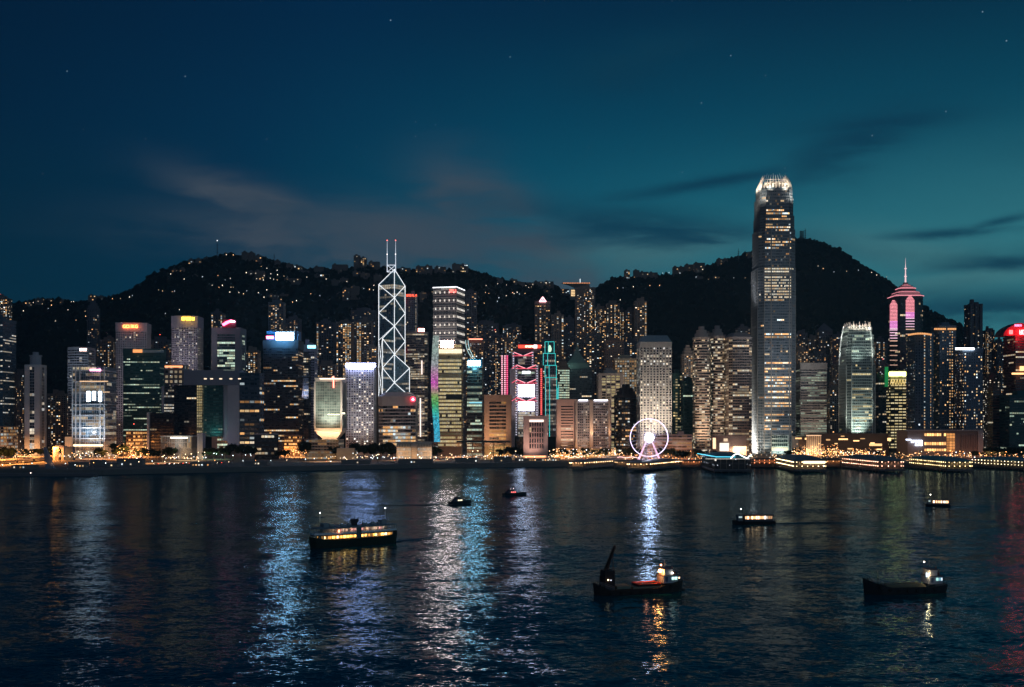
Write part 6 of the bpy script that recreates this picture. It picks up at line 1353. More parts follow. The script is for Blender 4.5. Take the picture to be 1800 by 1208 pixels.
ZN = [('o', 0, 62, 1250, 1500, 20, 'the left shore hall'), ('w', 0, 60, 1300, 1450, 14, 'the left shore hall'), ('o', 95, 128, 1250, 1330, 8, 'the arched gatehouse'), ('w', 130, 206, 1270, 1400, 20, 'the frame-fronted office'), ('o', 200, 262, 1240, 1440, 34, 'the orange-lit avenue beside the frame-fronted office'), ('o', 212, 250, 1440, 1640, 22, 'the orange-lit avenue beside the frame-fronted office'),
      ('w', 285, 362, 1225, 1262, 20, 'the round council chamber'), ('c', 340, 460, 1220, 1330, 14, 'the gate-shaped complex'), ('o', 492, 545, 1260, 1460, 24, 'the foot of the bronze tower'), ('w', 560, 700, 1210, 1290, 16, 'the hourglass office and lavender hotel'), ('c', 600, 760, 1200, 1300, 12, 'the low civic hall'), ('w', 770, 850, 1250, 1400, 14, 'the rainbow-fin tower'),
      ('w', 850, 925, 1240, 1320, 14, 'the exhibition canopy'), ('w', 962, 1115, 1240, 1380, 34, 'the pillared hotel'), ('o', 962, 1115, 1240, 1380, 22, 'the pillared hotel'), ('o', 1100, 1235, 1230, 1400, 26, 'the post office slab'), ('r', 1180, 1330, 1200, 1300, 14, 'the dark pier sheds'), ('w', 1310, 1400, 1300, 1420, 14, 'the foot of the supertall'),
      ('o', 1390, 1560, 1230, 1400, 50, 'the terraced mall'), ('w', 1390, 1540, 1250, 1400, 40, 'the terraced mall'), ('w', 1600, 1800, 1220, 1340, 22, 'the harbour mall'), ('o', 1640, 1800, 1220, 1340, 18, 'the harbour mall'), ('c', 1640, 1720, 1200, 1300, 8, 'the harbour mall'), ('r', 1720, 1800, 1260, 1380, 8, 'the teal glass block at the edge')]
word = {'o': 'orange', 'w': 'warm white', 'c': 'pale green-white', 'r': 'reddish'}
for kd, a, b, d0, d1, n, zn in ZN:
    for _ in range(int(n*.50)): put_lamp(rg.uniform(a, b), rg.uniform(d0, d1), kd, rg.randrange(2), rg.uniform(.55, 1.25), 'small %s street lamp near %s' % (word[kd], zn), '%s street lamps near %s' % (word[kd], zn))
for px in range(10, 990, 26): put_lamp(px+rg.uniform(-8, 8), shore_D(px)+rg.uniform(4, 40), rg.choice('wcco'), 0, rg.uniform(.4, .8), 'small lamp standing along the dark quay edge', 'lamps along the quay edge')
# festoons and shop lights: countless small points between the trees
FZ = [(1392, 1556, 1240, 1400, 300, 6, 18, 'o'), (1396, 1475, 1250, 1350, 220, 8, 24, 'o'), (1392, 1556, 1250, 1400, 120, 6, 16, 'w'), (965, 1085, 1250, 1375, 260, 5, 20, 'w'), (205, 262, 1250, 1460, 170, 5, 26, 'o'), (0, 60, 1260, 1370, 90, 5, 18, 'o'), (95, 205, 1250, 1400, 110, 5, 13, 'w'), (495, 545, 1300, 1450, 90, 5, 18, 'o'), (290, 362, 1240, 1300, 60, 5, 9, 'w'), (1085, 1235, 1250, 1345, 110, 5, 14, 'o'), (1235, 1395, 1250, 1380, 100, 5, 14, 'w'), (1560, 1800, 1240, 1380, 200, 5, 14, 'o'), (800, 925, 1260, 1330, 90, 5, 11, 'w'), (550, 800, 1250, 1300, 80, 5, 9, 'w'), (1185, 1320, 1190, 1240, 60, 5, 9, 'o')]
fst = MB(); rf_ = random.Random(31)
for a, b, d0, d1, n, z0, z1, kd in FZ:
    for _ in range(n):
        D = rf_.uniform(d0, d1); x = wx(rf_.uniform(a, b), D); z = G+rf_.triangular(z0-3, z1-4, z0); c_ = rf_.choice([(1, .45, .14), (1, .6, .3), (1, .35, .1)] if kd == 'o' else [(1, .62, .32), (1, .75, .5), (1, .5, .2), (.95, .95, 1)]); k = rf_.choice([.8, 1.6, 3, 6]); fst.ball((x, D, z), rf_.uniform(.25, .6), 5, 3, col=tuple(v*k for v in c_))
fst.build('festoon_lights', lit_mat(), label='countless small warm lights strung through trees and shopfronts behind the quay', cat='lights', kind='stuff')
# cars on the avenue and the quay road
def car_mesh(col):
    m = MB(); L, Wd = 4.5, 1.8
    m.prism([(-L/2, -Wd/2), (L/2, -Wd/2), (L/2, Wd/2), (-L/2, Wd/2)], .35, .85, [(-L/2*.97, -Wd/2), (L/2*.95, -Wd/2), (L/2*.95, Wd/2), (-L/2*.97, Wd/2)])
    m.prism([(-1.6, -.85), (1.1, -.85), (1.1, .85), (-1.6, .85)], .86, 1.45, [(-1.2, -.7), (.5, -.7), (.5, .7), (-1.2, .7)], mat=1)
    for x in (-1.35, 1.35):
        for y in (-.9, .9): m.tube((x, y-.1, .33), (x, y+.1, .33), .33, 8, mat=2)
    for y in (-.6, .6): m.box(L/2, L/2+.15, y-.25, y+.25, .5, .8, mat=3); m.box(-L/2-.15, -L/2, y-.25, y+.25, .55, .85, mat=4)
    return m.build('parked_car' if False else 'car', [surf(col, .35, 0, .05), glass((.02, .02, .02)), surf((.02, .02, .02)), glow((1, .9, .7), 14, False), glow((1, .05, .03), 9, False)])
cars = [car_mesh(c_) for c_ in ((.5, .5, .5), (.03, .03, .04), (.4, .04, .03), (.6, .58, .5))]; fc = [True]*4
def put_car(x, y, rz, lab, grp):
    i = rg.randrange(4); o = cars[i] if fc[i] else dup(cars[i]); fc[i] = False; o.location = (x, y, G+.07); o.rotation_euler = (0, 0, rz); tag(o, lab, 'car', grp)
for i in range(34):
    D = 1240+i*11; px = 232+rg.choice([-9, -3, 3, 9])+8*math.sin(D*.01); put_car(wx(px, D), D, rg.choice([R(-98), R(82)]), 'car with lights on along the orange-lit avenue', 'cars on the orange-lit avenue')
for i in range(46):
    j = rg.randrange(2, len(road)-3); k = rg.random(); a, b = road[j], road[j+1]; s_ = rg.choice([-1, 1]); put_car(a[0]+(b[0]-a[0])*k, a[1]+(b[1]-a[1])*k+s_*3.5, 0 if s_ < 0 else R(180), 'car with lights on along the quay road', 'cars on the quay road')
# low service sheds and hoardings on the reclaimed strip
SHd = [(120, 150, 1085, 5, 'pale low shed with a lit orange yard beside the left breakwater'), (158, 180, 1120, 6, 'grey site shed on the left quay'), (186, 205, 1100, 4, 'small low hut on the quay below the avenue'), (205, 250, 1130, 7, 'long low dark shed below the avenue'), (430, 470, 1150, 4, 'flat hoarding on the quay below the small museum block'), (600, 650, 1180, 4, 'flat pale works hoarding below the lavender hotel'), (700, 760, 1195, 4.5, 'long low hoarding before the civic hall'),
       (800, 840, 1230, 5, 'low hut with a bright floodlight before the rainbow-fin tower'), (868, 900, 1240, 6, 'small lit site office before the exhibition canopy'), (905, 985, 1260, 3.2, 'long bare hoarding before the pinkish civic block'), (1060, 1110, 1290, 5, 'low kiosk row left of the observation wheel'), (20, 60, 1050, 3.5, 'low jetty hut on the left breakwater'), (335, 372, 1110, 4, 'low white-roofed boat shed below the council chamber')]
for a, b, D, h, lab in SHd:
    rt = thing('quay_shed', lab, 'shed', (wx((a+b)/2, D), D, G)); m = MB(); m.box(wx(a, D), wx(b, D), D, D+10, G, G+h); m.build('wall', surf((.22, .21, .2)), rt)
    m = MB(); m.prism([(wx(a, D)-.6, D-.6), (wx(b, D)+.6, D-.6), (wx(b, D)+.6, D+10.6), (wx(a, D)-.6, D+10.6)], G+h, G+h+.4); m.build('roof', surf((.3, .3, .32)), rt)
    m = MB()
    x = wx(a, D)+2
    while x < wx(b, D)-2:
        if rg.random() < .35: m.box(x, x+1.4, D-.15, D-.05, G+1, G+2.4, col=(lambda c_, k_: tuple(v*k_ for v in c_))(rg.choice(PAL['warm']+PAL['pale']), rg.uniform(.3, 1.6)))
        x += 3
    m.build('window', lit_mat(), rt, kind='stuff')
# breakwater and pylon at the left
rt = thing('leaning_pylon', 'tall tapering pale pylon with orange-lit flank on the left quay', 'monument', (wx(85, 1060), 1060, G)); D_ = 1060
m = MB(); x0, x1 = wx(80, D_), wx(94, D_); a, b = wx(75.5, D_), wx(79.5, D_); m.prism([(x0, D_), (x1, D_), (x1, D_+5), (x0, D_+5)], G, wz(786, D_), [(a, D_+1), (b, D_+1), (b, D_+3), (a, D_+3)]); m.build('shaft', surf((.2, .24, .3)), rt)
light('SPOT', (wx(100, D_), D_-2, G+1), 3500, (1, .45, .2), rt, (wx(88, D_), D_+2, G+8), 1, 60)
rt = thing('breakwater', 'dark concrete breakwater arm at the far left waterline', 'breakwater', (wx(90, 990), 990, 0)); m = MB(); m.prism([(wx(-60, 985), 985), (wx(165, 985), 985), (wx(172, 990), 990), (wx(165, 998), 998), (wx(-60, 998), 998)], -1, 2.6); m.build('wall', surf((.14, .14, .15)), rt)

# ------------------------------------------------------------------ observation wheel
D = 1235; cxw, czw, rad = wx(1141, D), wz(769.5, D), 33.2/F*D
rt = thing('observation_wheel', 'observation wheel ringed in white-violet light with a blazing hub', 'ferris wheel', (cxw, D, G))
pw = glow((.80, .68, 1), 2.2); pk2 = glow((1, .60, .85), 1.25)
m = MB(); N = 56
for dy_ in (-1.6, 1.6):
    for i in range(N):
        a, b = 6.28318*i/N, 6.28318*(i+1)/N; m.tube((cxw+rad*math.cos(a), D+dy_, czw+rad*math.sin(a)), (cxw+rad*math.cos(b), D+dy_, czw+rad*math.sin(b)), .3, 5)
m.build('rim', pw, rt)
m = MB()
for i in range(28):
    a = 6.28318*i/28
    for dy_ in (-1.6, 1.6): m.tube((cxw, D+dy_*1.6, czw), (cxw+rad*math.cos(a), D+dy_, czw+rad*math.sin(a)), .07, 4)
    m.tube((cxw+rad*math.cos(a), D-1.6, czw+rad*math.sin(a)), (cxw+rad*math.cos(a), D+1.6, czw+rad*math.sin(a)), .12, 4)
m.build('spoke', glow((.7, .66, .9), .5, False), rt, kind='stuff')
gon = None
for i in range(28):
    a = 6.28318*(i+.5)/28; X_, Z_ = cxw+(rad+.2)*math.cos(a), czw+(rad+.2)*math.sin(a)
    if gon is None: m = MB(); m.ball((0, 0, -1.2), 1.05, 8, 6, 1.15); m.box(-.06, .06, -1.5, 1.5, -.1, .1); gon = m.build('gondola', surf((.5, .5, .56), .3), rt); o = gon
    else: o = gon.copy(); COL.objects.link(o)
    o.location = Vector((X_, D, Z_))-Vector(rt.location)
m = MB(); m.tube((cxw, D-3.6, czw), (cxw, D-2.6, czw), 4.7, 24); m.build('hub_light', glow((.74, .76, 1), 95), rt)
m = MB(); m.tube((cxw, D-2.5, czw), (cxw, D+3, czw), 1.6, 12); m.build('hub', surf((.7, .7, .75), .4), rt)
m = MB(); m2 = MB()
for s_ in (-1, 1):
    for dy_, off in ((-6, 13.2), (6, 13.2)):
        m.tube((cxw+s_*1.2, D+dy_*.4, czw), (cxw+s_*off, D+dy_, G+.6), .42, 6)
    m2.tube((cxw+s_*1.2, D-3, czw), (cxw+s_*9, D-7, G+.6), .2, 5)
m.build('support_leg', pk2, rt); m2.build('brace', surf((.7, .7, .75)), rt)
m = MB()
for k in range(1, 7):
    z = G+.6+(czw-G)*k*.085; w_ = 12.2*(1-(z-G)/(czw-G)); m.tube((cxw-w_*.6, D-5, z), (cxw+w_*.6, D-5, z), .13, 4)
for k in (-.45, -.2, .2, .45): m.tube((cxw+k*14, D-5, G+.5), (cxw+k*14, D-5, G+16), .13, 4)
m.build('scaffold_frame', glow((.7, .62, .8), .9, False), rt)
m = MB(); m.box(cxw-18, cxw+18, D-8, D+8, G, G+.6); m.build('base', surf((.2, .18, .18)), rt)
for s_ in (-1, 1): light('POINT', (cxw+s_*10, D-9, G+3), 4200, (1, .7, .95), rt, size=1)

# ------------------------------------------------------------------ piers
def pier(name, label, px0, px1, D0, D1, pxf, ht, storeys, lampc, st, roofc, ww=None, hip=5, lampn=1.0, seed=1, rooflamp=False, dark=False, over=1.6):
    """long roofed ferry pier: two-storey colonnade on a deck, lamps hung between the columns"""
    rgp = random.Random(seed); x0, x1 = wx(px0, D0), wx(px1, D0); off = wx(pxf, D1)-x0
    fp = [(x0, D0), (x1, D0), (x1+off, D1), (x0+off, D1)]; zt = G+ht; cc = centroid(fp)
    rt = thing(name, label, 'pier', (cc[0], cc[1], 0)); deck = MB(); deck.prism(shrink(fp, 1.04), 1.6, 3.6); 
    deck.build('deck', surf((.12, .12, .13)), rt); pil = MB()
    for i in range(int((x1-x0)/7)+1): pil.tube((x0+i*7, D0+.5, -2), (x0+i*7, D0+.5, 1.6), .5, 5)
    y = D0+8
    while y < D1: pil.tube((x0+off*(y-D0)/(D1-D0), y, -2), (x0+off*(y-D0)/(D1-D0), y, 1.6), .5, 5); pil.tube((x1+off*(y-D0)/(D1-D0), y, -2), (x1+off*(y-D0)/(D1-D0), y, 1.6), .5, 5); y += 9
    pil.build('pile', surf((.1, .1, .1)), rt, kind='stuff')
    core = MB(); inner = shrink(fp, .86); core.prism(inner, 3.62, zt-.3); core.build('inner_wall', surf((.14, .11, .085) if not dark else (.06, .06, .07)), rt)
    colm, lamps, rail = MB(), MB(), MB(); sh = (zt-3.6)/storeys
    for i in range(len(fp)):
        a, b = fp[i], fp[(i+1) % len(fp)]
        if i == 2: continue
        L = math.hypot(b[0]-a[0], b[1]-a[1]); n = max(2, int(L/5.2)); e = ((b[0]-a[0])/L, (b[1]-a[1])/L)
        for j in range(n+1):
            X_, Y_ = a[0]+e[0]*L*j/n, a[1]+e[1]*L*j/n; colm.box(X_-.28, X_+.28, Y_-.28, Y_+.28, 3.6, zt)
            if j < n:
                for s_ in range(storeys):
                    if rgp.random() < lampn:
                        X2, Y2 = a[0]+e[0]*L*(j+.5)/n, a[1]+e[1]*L*(j+.5)/n; k = rgp.uniform(.4, 1.3)*st
                        lamps.ball((X2, Y2+.3, 3.6+sh*s_+sh*.72), .46, 5, 3, .9, col=tuple(v*k*.6 for v in lampc))
        for s_ in range(storeys):
            z = 3.6+sh*(s_+1)-.35; rail.prism([(a[0]+e[1]*.5, a[1]-e[0]*.5), (b[0]+e[1]*.5, b[1]-e[0]*.5), b, a], z, z+.42)
            if s_: rail.prism([(a[0]+e[1]*.3, a[1]-e[0]*.3), (b[0]+e[1]*.3, b[1]-e[0]*.3), b, a], 3.6+sh*s_+.9, 3.6+sh*s_+1.05)
    colm.build('column', surf((.22, .18, .15)), rt, kind='stuff'); rail.build('gallery', surf((.45, .38, .3) if not dark else (.12, .12, .13)), rt); ml = lit_mat().copy(); ml.name = 'pier_lamp'; ml.cycles.emission_sampling = 'FRONT'
    if 'pl' not in _mc: _mc['pl'] = ml
    lamps.build('hanging_lamp', _mc['pl'], rt, kind='stuff')
    m = MB(); ro = shrink(fp, 1.05); m.prism(ro, zt+.02, zt+.5); m.prism(shrink(fp, 1.03), zt+.5, zt+.5+hip, shrink(fp, .55)); m.build('roof', surf(roofc, .55), rt)
    for k in range(max(1, int((D1-D0)/30))):
        y = D0+15+k*30; light('POINT', (x0+off*(y-D0)/(D1-D0)-2, y, 8), 200*st/8*(.4 if dark else 1), lampc, rt, size=1)
    light('AREA', ((x0+x1)/2, D0-.8, zt-1.4), 420*st/8*(.3 if dark else 1), lampc, rt, ((x0+x1)/2, D0+2, 3), (x1-x0)*.8, sy=1)
    return rt, fp, zt
wl_ = (1, .60, .30)
rt, fp, zt = pier('boat_pier', 'long low pier with garlands of lamps, farther left of two low ones', 999, 1026, 1128, 1200, 1064, 4.4, 1, wl_, 20, (.16, .15, .17), hip=1.6, seed=1)
m = MB()
for i in range(40): x = fp[0][0]+(fp[1][0]-fp[0][0])*i/39; m.ball((x, fp[2][1]+.5, zt+2.6+math.sin(i*.3)*.5), .3, 5, 3, col=(3.5, 2.4, 1.7))
m.build('roof_lamp', _mc['pl'], rt, kind='stuff')
rt, fp, zt = pier('boat_pier', 'low pier with dense lamp garlands right below the observation wheel', 1101, 1142, 1085, 1175, 1162, 4.8, 1, wl_, 20, (.2, .17, .2), hip=1.6, seed=2)
m = MB()
for i in range(40): x = fp[0][0]+(fp[1][0]-fp[0][0])*i/39; m.ball((x, fp[2][1]+.5, zt+2.6+math.sin(i*.3)*.5), .3, 5, 3, col=(3.4, 2.3, 2.3))
m.build('roof_lamp', _mc['pl'], rt, kind='stuff')
pier('link_pier', 'narrow lamp-lined gangway joining the two low piers to the shore', 1080, 1135, 1150, 1158, 1082, 4.2, 1, wl_, 8, (.2, .18, .18), hip=1, seed=12)
rt, fp, zt = pier('museum_pier', 'dark pier hall with teal edge light and a white zigzag arch on its roof', 1256, 1320, 1050, 1160, 1234, 11, 2, (.75, .85, 1), 2.5, (.04, .24, .30), hip=3, lampn=.25, seed=3, dark=True)
m = MB(); D_ = 1048; m.tube((wx(1226, 1160), 1160, zt+1), (wx(1258, D_), D_, zt+1), .45, 4); m.box(wx(1258, D_), wx(1292, D_), D_-1.2, D_-.6, zt+.5, zt+1.3); m.build('teal_edge_light', glow((.10, .65, .85), 1.5), rt)
m = MB(); zig = [(1284, 806), (1291, 799), (1297, 797.5), (1303, 801), (1313, 806), (1317, 801), (1321, 800)]
for a, b in zip(zig, zig[1:]): m.tube((wx(a[0], D_), D_-1, wz(a[1], D_)), (wx(b[0], D_), D_-1, wz(b[1], D_)), .55, 5)
m.build('zigzag_arch', glow((.95, 1, .92), 2.6), rt)
m = MB(); m.box(wx(1240, D_), wx(1318, D_), D_-1, D_-.6, zt-1.2, zt-.9); m.box(wx(1256, D_), wx(1259, D_), D_-1, D_-.6, 12, 14); m.build('cornice_light', glow((1, .92, .8), 1.1), rt)
rt, fp, zt = pier('ferry_pier', 'round-ended two-storey ferry pier blazing with yellow-white lamps', 1396, 1453, 1055, 1165, 1364, 7.6, 2, (1, .74, .40), 17, (.06, .15, .2), hip=3.5, seed=4)
m = MB(); m.box(wx(1412, 1053), wx(1450, 1053), 1052.5, 1053, 9.2, 11.6); m.build('bright_gallery', glow((1, .72, .40), 3), rt)
pier('ferry_pier', 'two-storey ferry pier with pinkish lamps, second in the row of roofed piers', 1545, 1590, 1060, 1165, 1480, 7.6, 2, (1, .52, .34), 12, (.06, .15, .19), hip=3.5, seed=5)
pier('ferry_pier', 'two-storey ferry pier with two even strings of yellow lamps, third in the row', 1664, 1711, 1062, 1165, 1598, 7, 2, (1, .74, .34), 11, (.03, .24, .28), hip=3, seed=6)
pier('ferry_pier', 'long teal-roofed pier with lamp string, last at the right edge', 1800, 1850, 1090, 1170, 1712, 6, 2, (1, .82, .48), 10, (.03, .24, .28), hip=2.5, seed=7)
pier('link_pier', 'low red-lit landing sheds between museum pier and ferry pier', 1322, 1366, 1168, 1180, 1322, 5.5, 2, (1, .30, .12), 8, (.08, .07, .07), hip=1, seed=8)
pier('link_pier', 'small amber-lit landing between first and second roofed ferry piers', 1440, 1480, 1168, 1180, 1440, 5, 1, (1, .42, .16), 8, (.08, .07, .07), hip=1, seed=9)
pier('link_pier', 'low landing with orange lamps left of the museum pier', 1196, 1234, 1168, 1182, 1196, 4, 1, (1, .36, .14), 8, (.1, .08, .08), hip=.6, seed=10)
# the land under the piers' roots and white vaulted roofs behind them
rt = thing('vaulted_concourse', 'low white wavy concourse roof behind the ferry piers', 'concourse', (wx(1380, 1200), 1200, G)); m = MB(); D_ = 1200
for i in range(18):
    t0, t1 = i/18, (i+1)/18; f_ = lambda q: 812-6*abs(math.sin(q*math.pi*2.2)); a, b = 1310+130*t0, 1310+130*t1
    m.face([(wx(a, D_), D_, wz(f_(t0), D_)), (wx(b, D_), D_, wz(f_(t1), D_)), (wx(b, D_), D_+22, wz(f_(t1), D_)), (wx(a, D_), D_+22, wz(f_(t0), D_))]); m.face([(wx(a, D_), D_, wz(f_(t0), D_)-1), (wx(b, D_), D_, wz(f_(t1), D_)-1), (wx(b, D_), D_, wz(f_(t1), D_)), (wx(a, D_), D_, wz(f_(t0), D_))])
m.build('roof', surf((.6, .62, .62)), rt); m = MB()
for i in range(14): m.tube((wx(1312+i*9.5, D_), D_+1, G), (wx(1312+i*9.5, D_), D_+1, G+5), .3, 5)
m.build('post', surf((.5, .5, .5)), rt, kind='stuff')

# ------------------------------------------------------------------ boats
def frame(px0, y0, px1, y1):
    """waterline ends of a hull as two water points"""
    def wp(px, y): D = H*F/(y-YH); return Vector((wx(px, D), D, 0))
    return wp(px0, y0), wp(px1, y1)
class Local(MB):
    """mesh drawn along a hull: x from stern (0) to bow (L), y across, z up"""
    def __init__(s, A, B_): super().__init__(); s.A = A; s.e = (B_-A).normalized(); s.n = Vector((-s.e.y, s.e.x, 0))
    def face(s, pts, mat=None, col=None):
        super().face([tuple(s.A+s.e*p[0]+s.n*p[1]+Vector((0, 0, p[2]))) for p in pts], mat, col)
def hull(A, B_, beam, prof, wfn, name, mat, root, n=22, keel=-.6, flare=.12):
    L = (B_-A).length; m = Local(A, B_); st = []
    for i in range(n+1):
        t = i/n; w = beam/2*wfn(t); z = prof(t); x = L*t
        st.append(((x+(t-.5)*0, -w*(1-flare), keel), (x+(t-.5)*L*.04, -w, z), (x+(t-.5)*L*.04, w, z), (x, w*(1-flare), keel)))
    for a, b in zip(st, st[1:]):
        m.face([a[0], b[0], b[1], a[1]]); m.face([a[2], b[2], b[3], a[3]]); m.face([(a[1][0], a[1][1], a[1][2]-.35), (b[1][0], b[1][1], b[1][2]-.35), (b[2][0], b[2][1], b[2][2]-.35), (a[2][0], a[2][1], a[2][2]-.35)])
        m.face([(a[1][0], a[1][1]*.93, a[1][2]), a[1], b[1], (b[1][0], b[1][1]*.93, b[1][2])]); m.face([(a[1][0], a[1][1]*.93, a[1][2]-.35), (a[1][0], a[1][1]*.93, a[1][2]), (b[1][0], b[1][1]*.93, b[1][2]), (b[1][0], b[1][1]*.93, b[1][2]-.35)])
    m.face(list(st[0])); m.face(list(reversed(st[-1]))); m.build(name, mat, root); return L
def ell(t, p=.5, lo=.06): return max(lo, (1-abs(2*t-1)**3.2)**p)
# the double-ended ferry
A, B_ = frame(546, 964, 695, 953); L = (B_-A).length; rt = thing('harbour_ferry', 'large double-decked green and white ferry with warmly lit decks', 'ferry', tuple((A+B_)/2))
hull(A, B_, 8.6, lambda t: 2.6+2.0*abs(2*t-1)**3, lambda t: ell(t, .5, .10), 'hull', surf((.012, .03, .022), .5), rt)
def Lm(): return Local(A, B_)
def deckring(m, x0, x1, hw, z0, z1, n=14, taper=.5, **k):
    pts = []
    for i in range(n+1): t = i/n; x = x0+(x1-x0)*t; w = hw*(max(taper, (1-abs(2*t-1)**4)**.5)); pts.append((x, -w))
    pts2 = [(x, -y) for x, y in reversed(pts)]; m.prism(pts+pts2, z0, z1, **k)
    return pts
m = Lm(); pts = deckring(m, L*.05, L*.95, 3.9, 2.7, 3.2); m.build('lower_deck_sill', surf((.01, .025, .02)), rt)
m = Lm(); deckring(m, L*.10, L*.90, 3.0, 3.2, 4.7); m.build('lower_saloon', surf((.5, .36, .18), .7), rt)
m = Lm(); deckring(m, L*.02, L*.98, 4.1, 4.7, 5.05); m.build('upper_deck', surf((.02, .05, .04)), rt)
m = Lm(); deckring(m, L*.015, L*.985, 4.05, 5.06, 5.75); m.build('white_bulwark', surf((.82, .86, .88), .6), rt)
m = Lm(); deckring(m, L*.12, L*.88, 3.0, 5.76, 7.3); m.build('upper_saloon', surf((.42, .34, .25), .7), rt)
m = Lm(); deckring(m, L*.02, L*.985, 4.2, 7.3, 7.55); deckring(m, L*.05, L*.95, 3.6, 7.56, 7.85); m.build('roof', surf((.14, .22, .26), .6), rt)
m = Lm(); wn = Lm(); rg = random.Random(6); nW = 46; lamp_ = Lm()
for i in range(nW+1):
    t = .03+.94*i/nW; x = L*t; w = 3.95*max(.5, (1-abs(2*(t-.02)/.96-1)**4)**.5) if 0 < t < 1 else 2
    for s_ in (-1, 1):
        m.box(x-.09, x+.09, s_*w-.09, s_*w+.09, 5.7, 7.3); 
        if i % 2 == 0 and .05 < t < .95: m.box(x-.1, x+.1, s_*w-.1, s_*w+.1, 3.2, 4.7)
    if i < nW:
        xm = L*(t+.47/nW)
        for s_ in (-1, 1):
            if not (.47 < t < .53) and .10 < t < .92:
                k = rg.choice([.5, 1.6, 3, 5, 7])*(1.0 if .16 < t < .84 else .5); c_ = (1, .46, .10) if rg.random() < .8 else (1, .7, .35); wn.box(xm-.26, xm+.26, s_*(min(w, 3.6)-.28)-.1, s_*(min(w, 3.6)-.28)+.1, 3.55, 4.45, col=tuple(v*k for v in c_))
            if not (.47 < t < .53) and .24 < t < .80 and rg.random() < .85:
                k = rg.choice([.3, .8, 1.4, 2.2]); c_ = rg.choice([(1, .62, .42), (1, .75, .55), (1, .45, .4)]); wn.box(xm-.22, xm+.22, s_*(min(w, 3.6)-.3)-.1, s_*(min(w, 3.6)-.3)+.1, 6.2, 7.0, col=tuple(v*k for v in c_))
ml = lit_mat().copy(); ml.name = 'ferry_window'; ml.cycles.emission_sampling = 'FRONT'
m.build('stanchion', surf((.5, .55, .56)), rt, kind='stuff'); wn.build('window', ml, rt, kind='stuff')
for t in (.2, .34, .42, .60, .70, .80):
    for z_, p_, c_ in ((4.45, 34, (1, .55, .18)), (7.0, 22, (1, .72, .48))):
        q_ = A+(B_-A).normalized()*L*t; nn_ = Vector((-(B_-A).normalized().y, (B_-A).normalized().x, 0)); light('POINT', (q_.x-nn_.x*3.45, q_.y-nn_.y*3.45, z_), p_, c_, rt, size=.15, name='deck_fill')  # added lamps without fittings, brightening the saloon walls
m = Lm(); m.box(L*.475, L*.53, -4.12, 4.12, 3.0, 7.29); m.build('funnel_casing', surf((.10, .16, .17)), rt)
m = Lm(); m.prism([(L*.5+1.5*math.cos(q), 1.2*math.sin(q)) for q in [6.283*i/12 for i in range(12)]], 7.86, 9.6); m.prism([(L*.5+1.9*math.cos(q), 1.5*math.sin(q)) for q in [6.283*i/12 for i in range(12)]], 9.6, 10.3); m.build('funnel', surf((.04, .04, .05)), rt)
for t in (.24, .36, .44, .62, .72, .80):
    m = Lm(); m.tube((L*t-.8, 0, 8.2), (L*t+.8, 0, 8.2), .55, 8); m.build('life_raft', surf((.3, .34, .36)), rt)
for t in (.16, .84): m = Lm(); m.box(L*t-1.2, L*t+1.2, -1.5, 1.5, 7.86, 9.4); m.build('wheelhouse', surf((.25, .3, .32)), rt)
for t, h in ((.105, 13.3), (.875, 13.8)):
    m = Lm(); m.tube((L*t, 0, 7.86), (L*t, 0, h), .10, 6, .06); ms_ = m.build('mast', surf((.2, .25, .25)), rt); m = Lm(); m.ball((L*t, 0, h+.2), .18, 8, 5); m.build('mast_lamp', glow((1, .95, .95), 14), ms_)
m = Lm(); m.box(L*.258, L*.274, -4.35, -4.1, 5.9, 6.9); m.build('orange_lamp', glow((1, .30, .14), 6), rt)
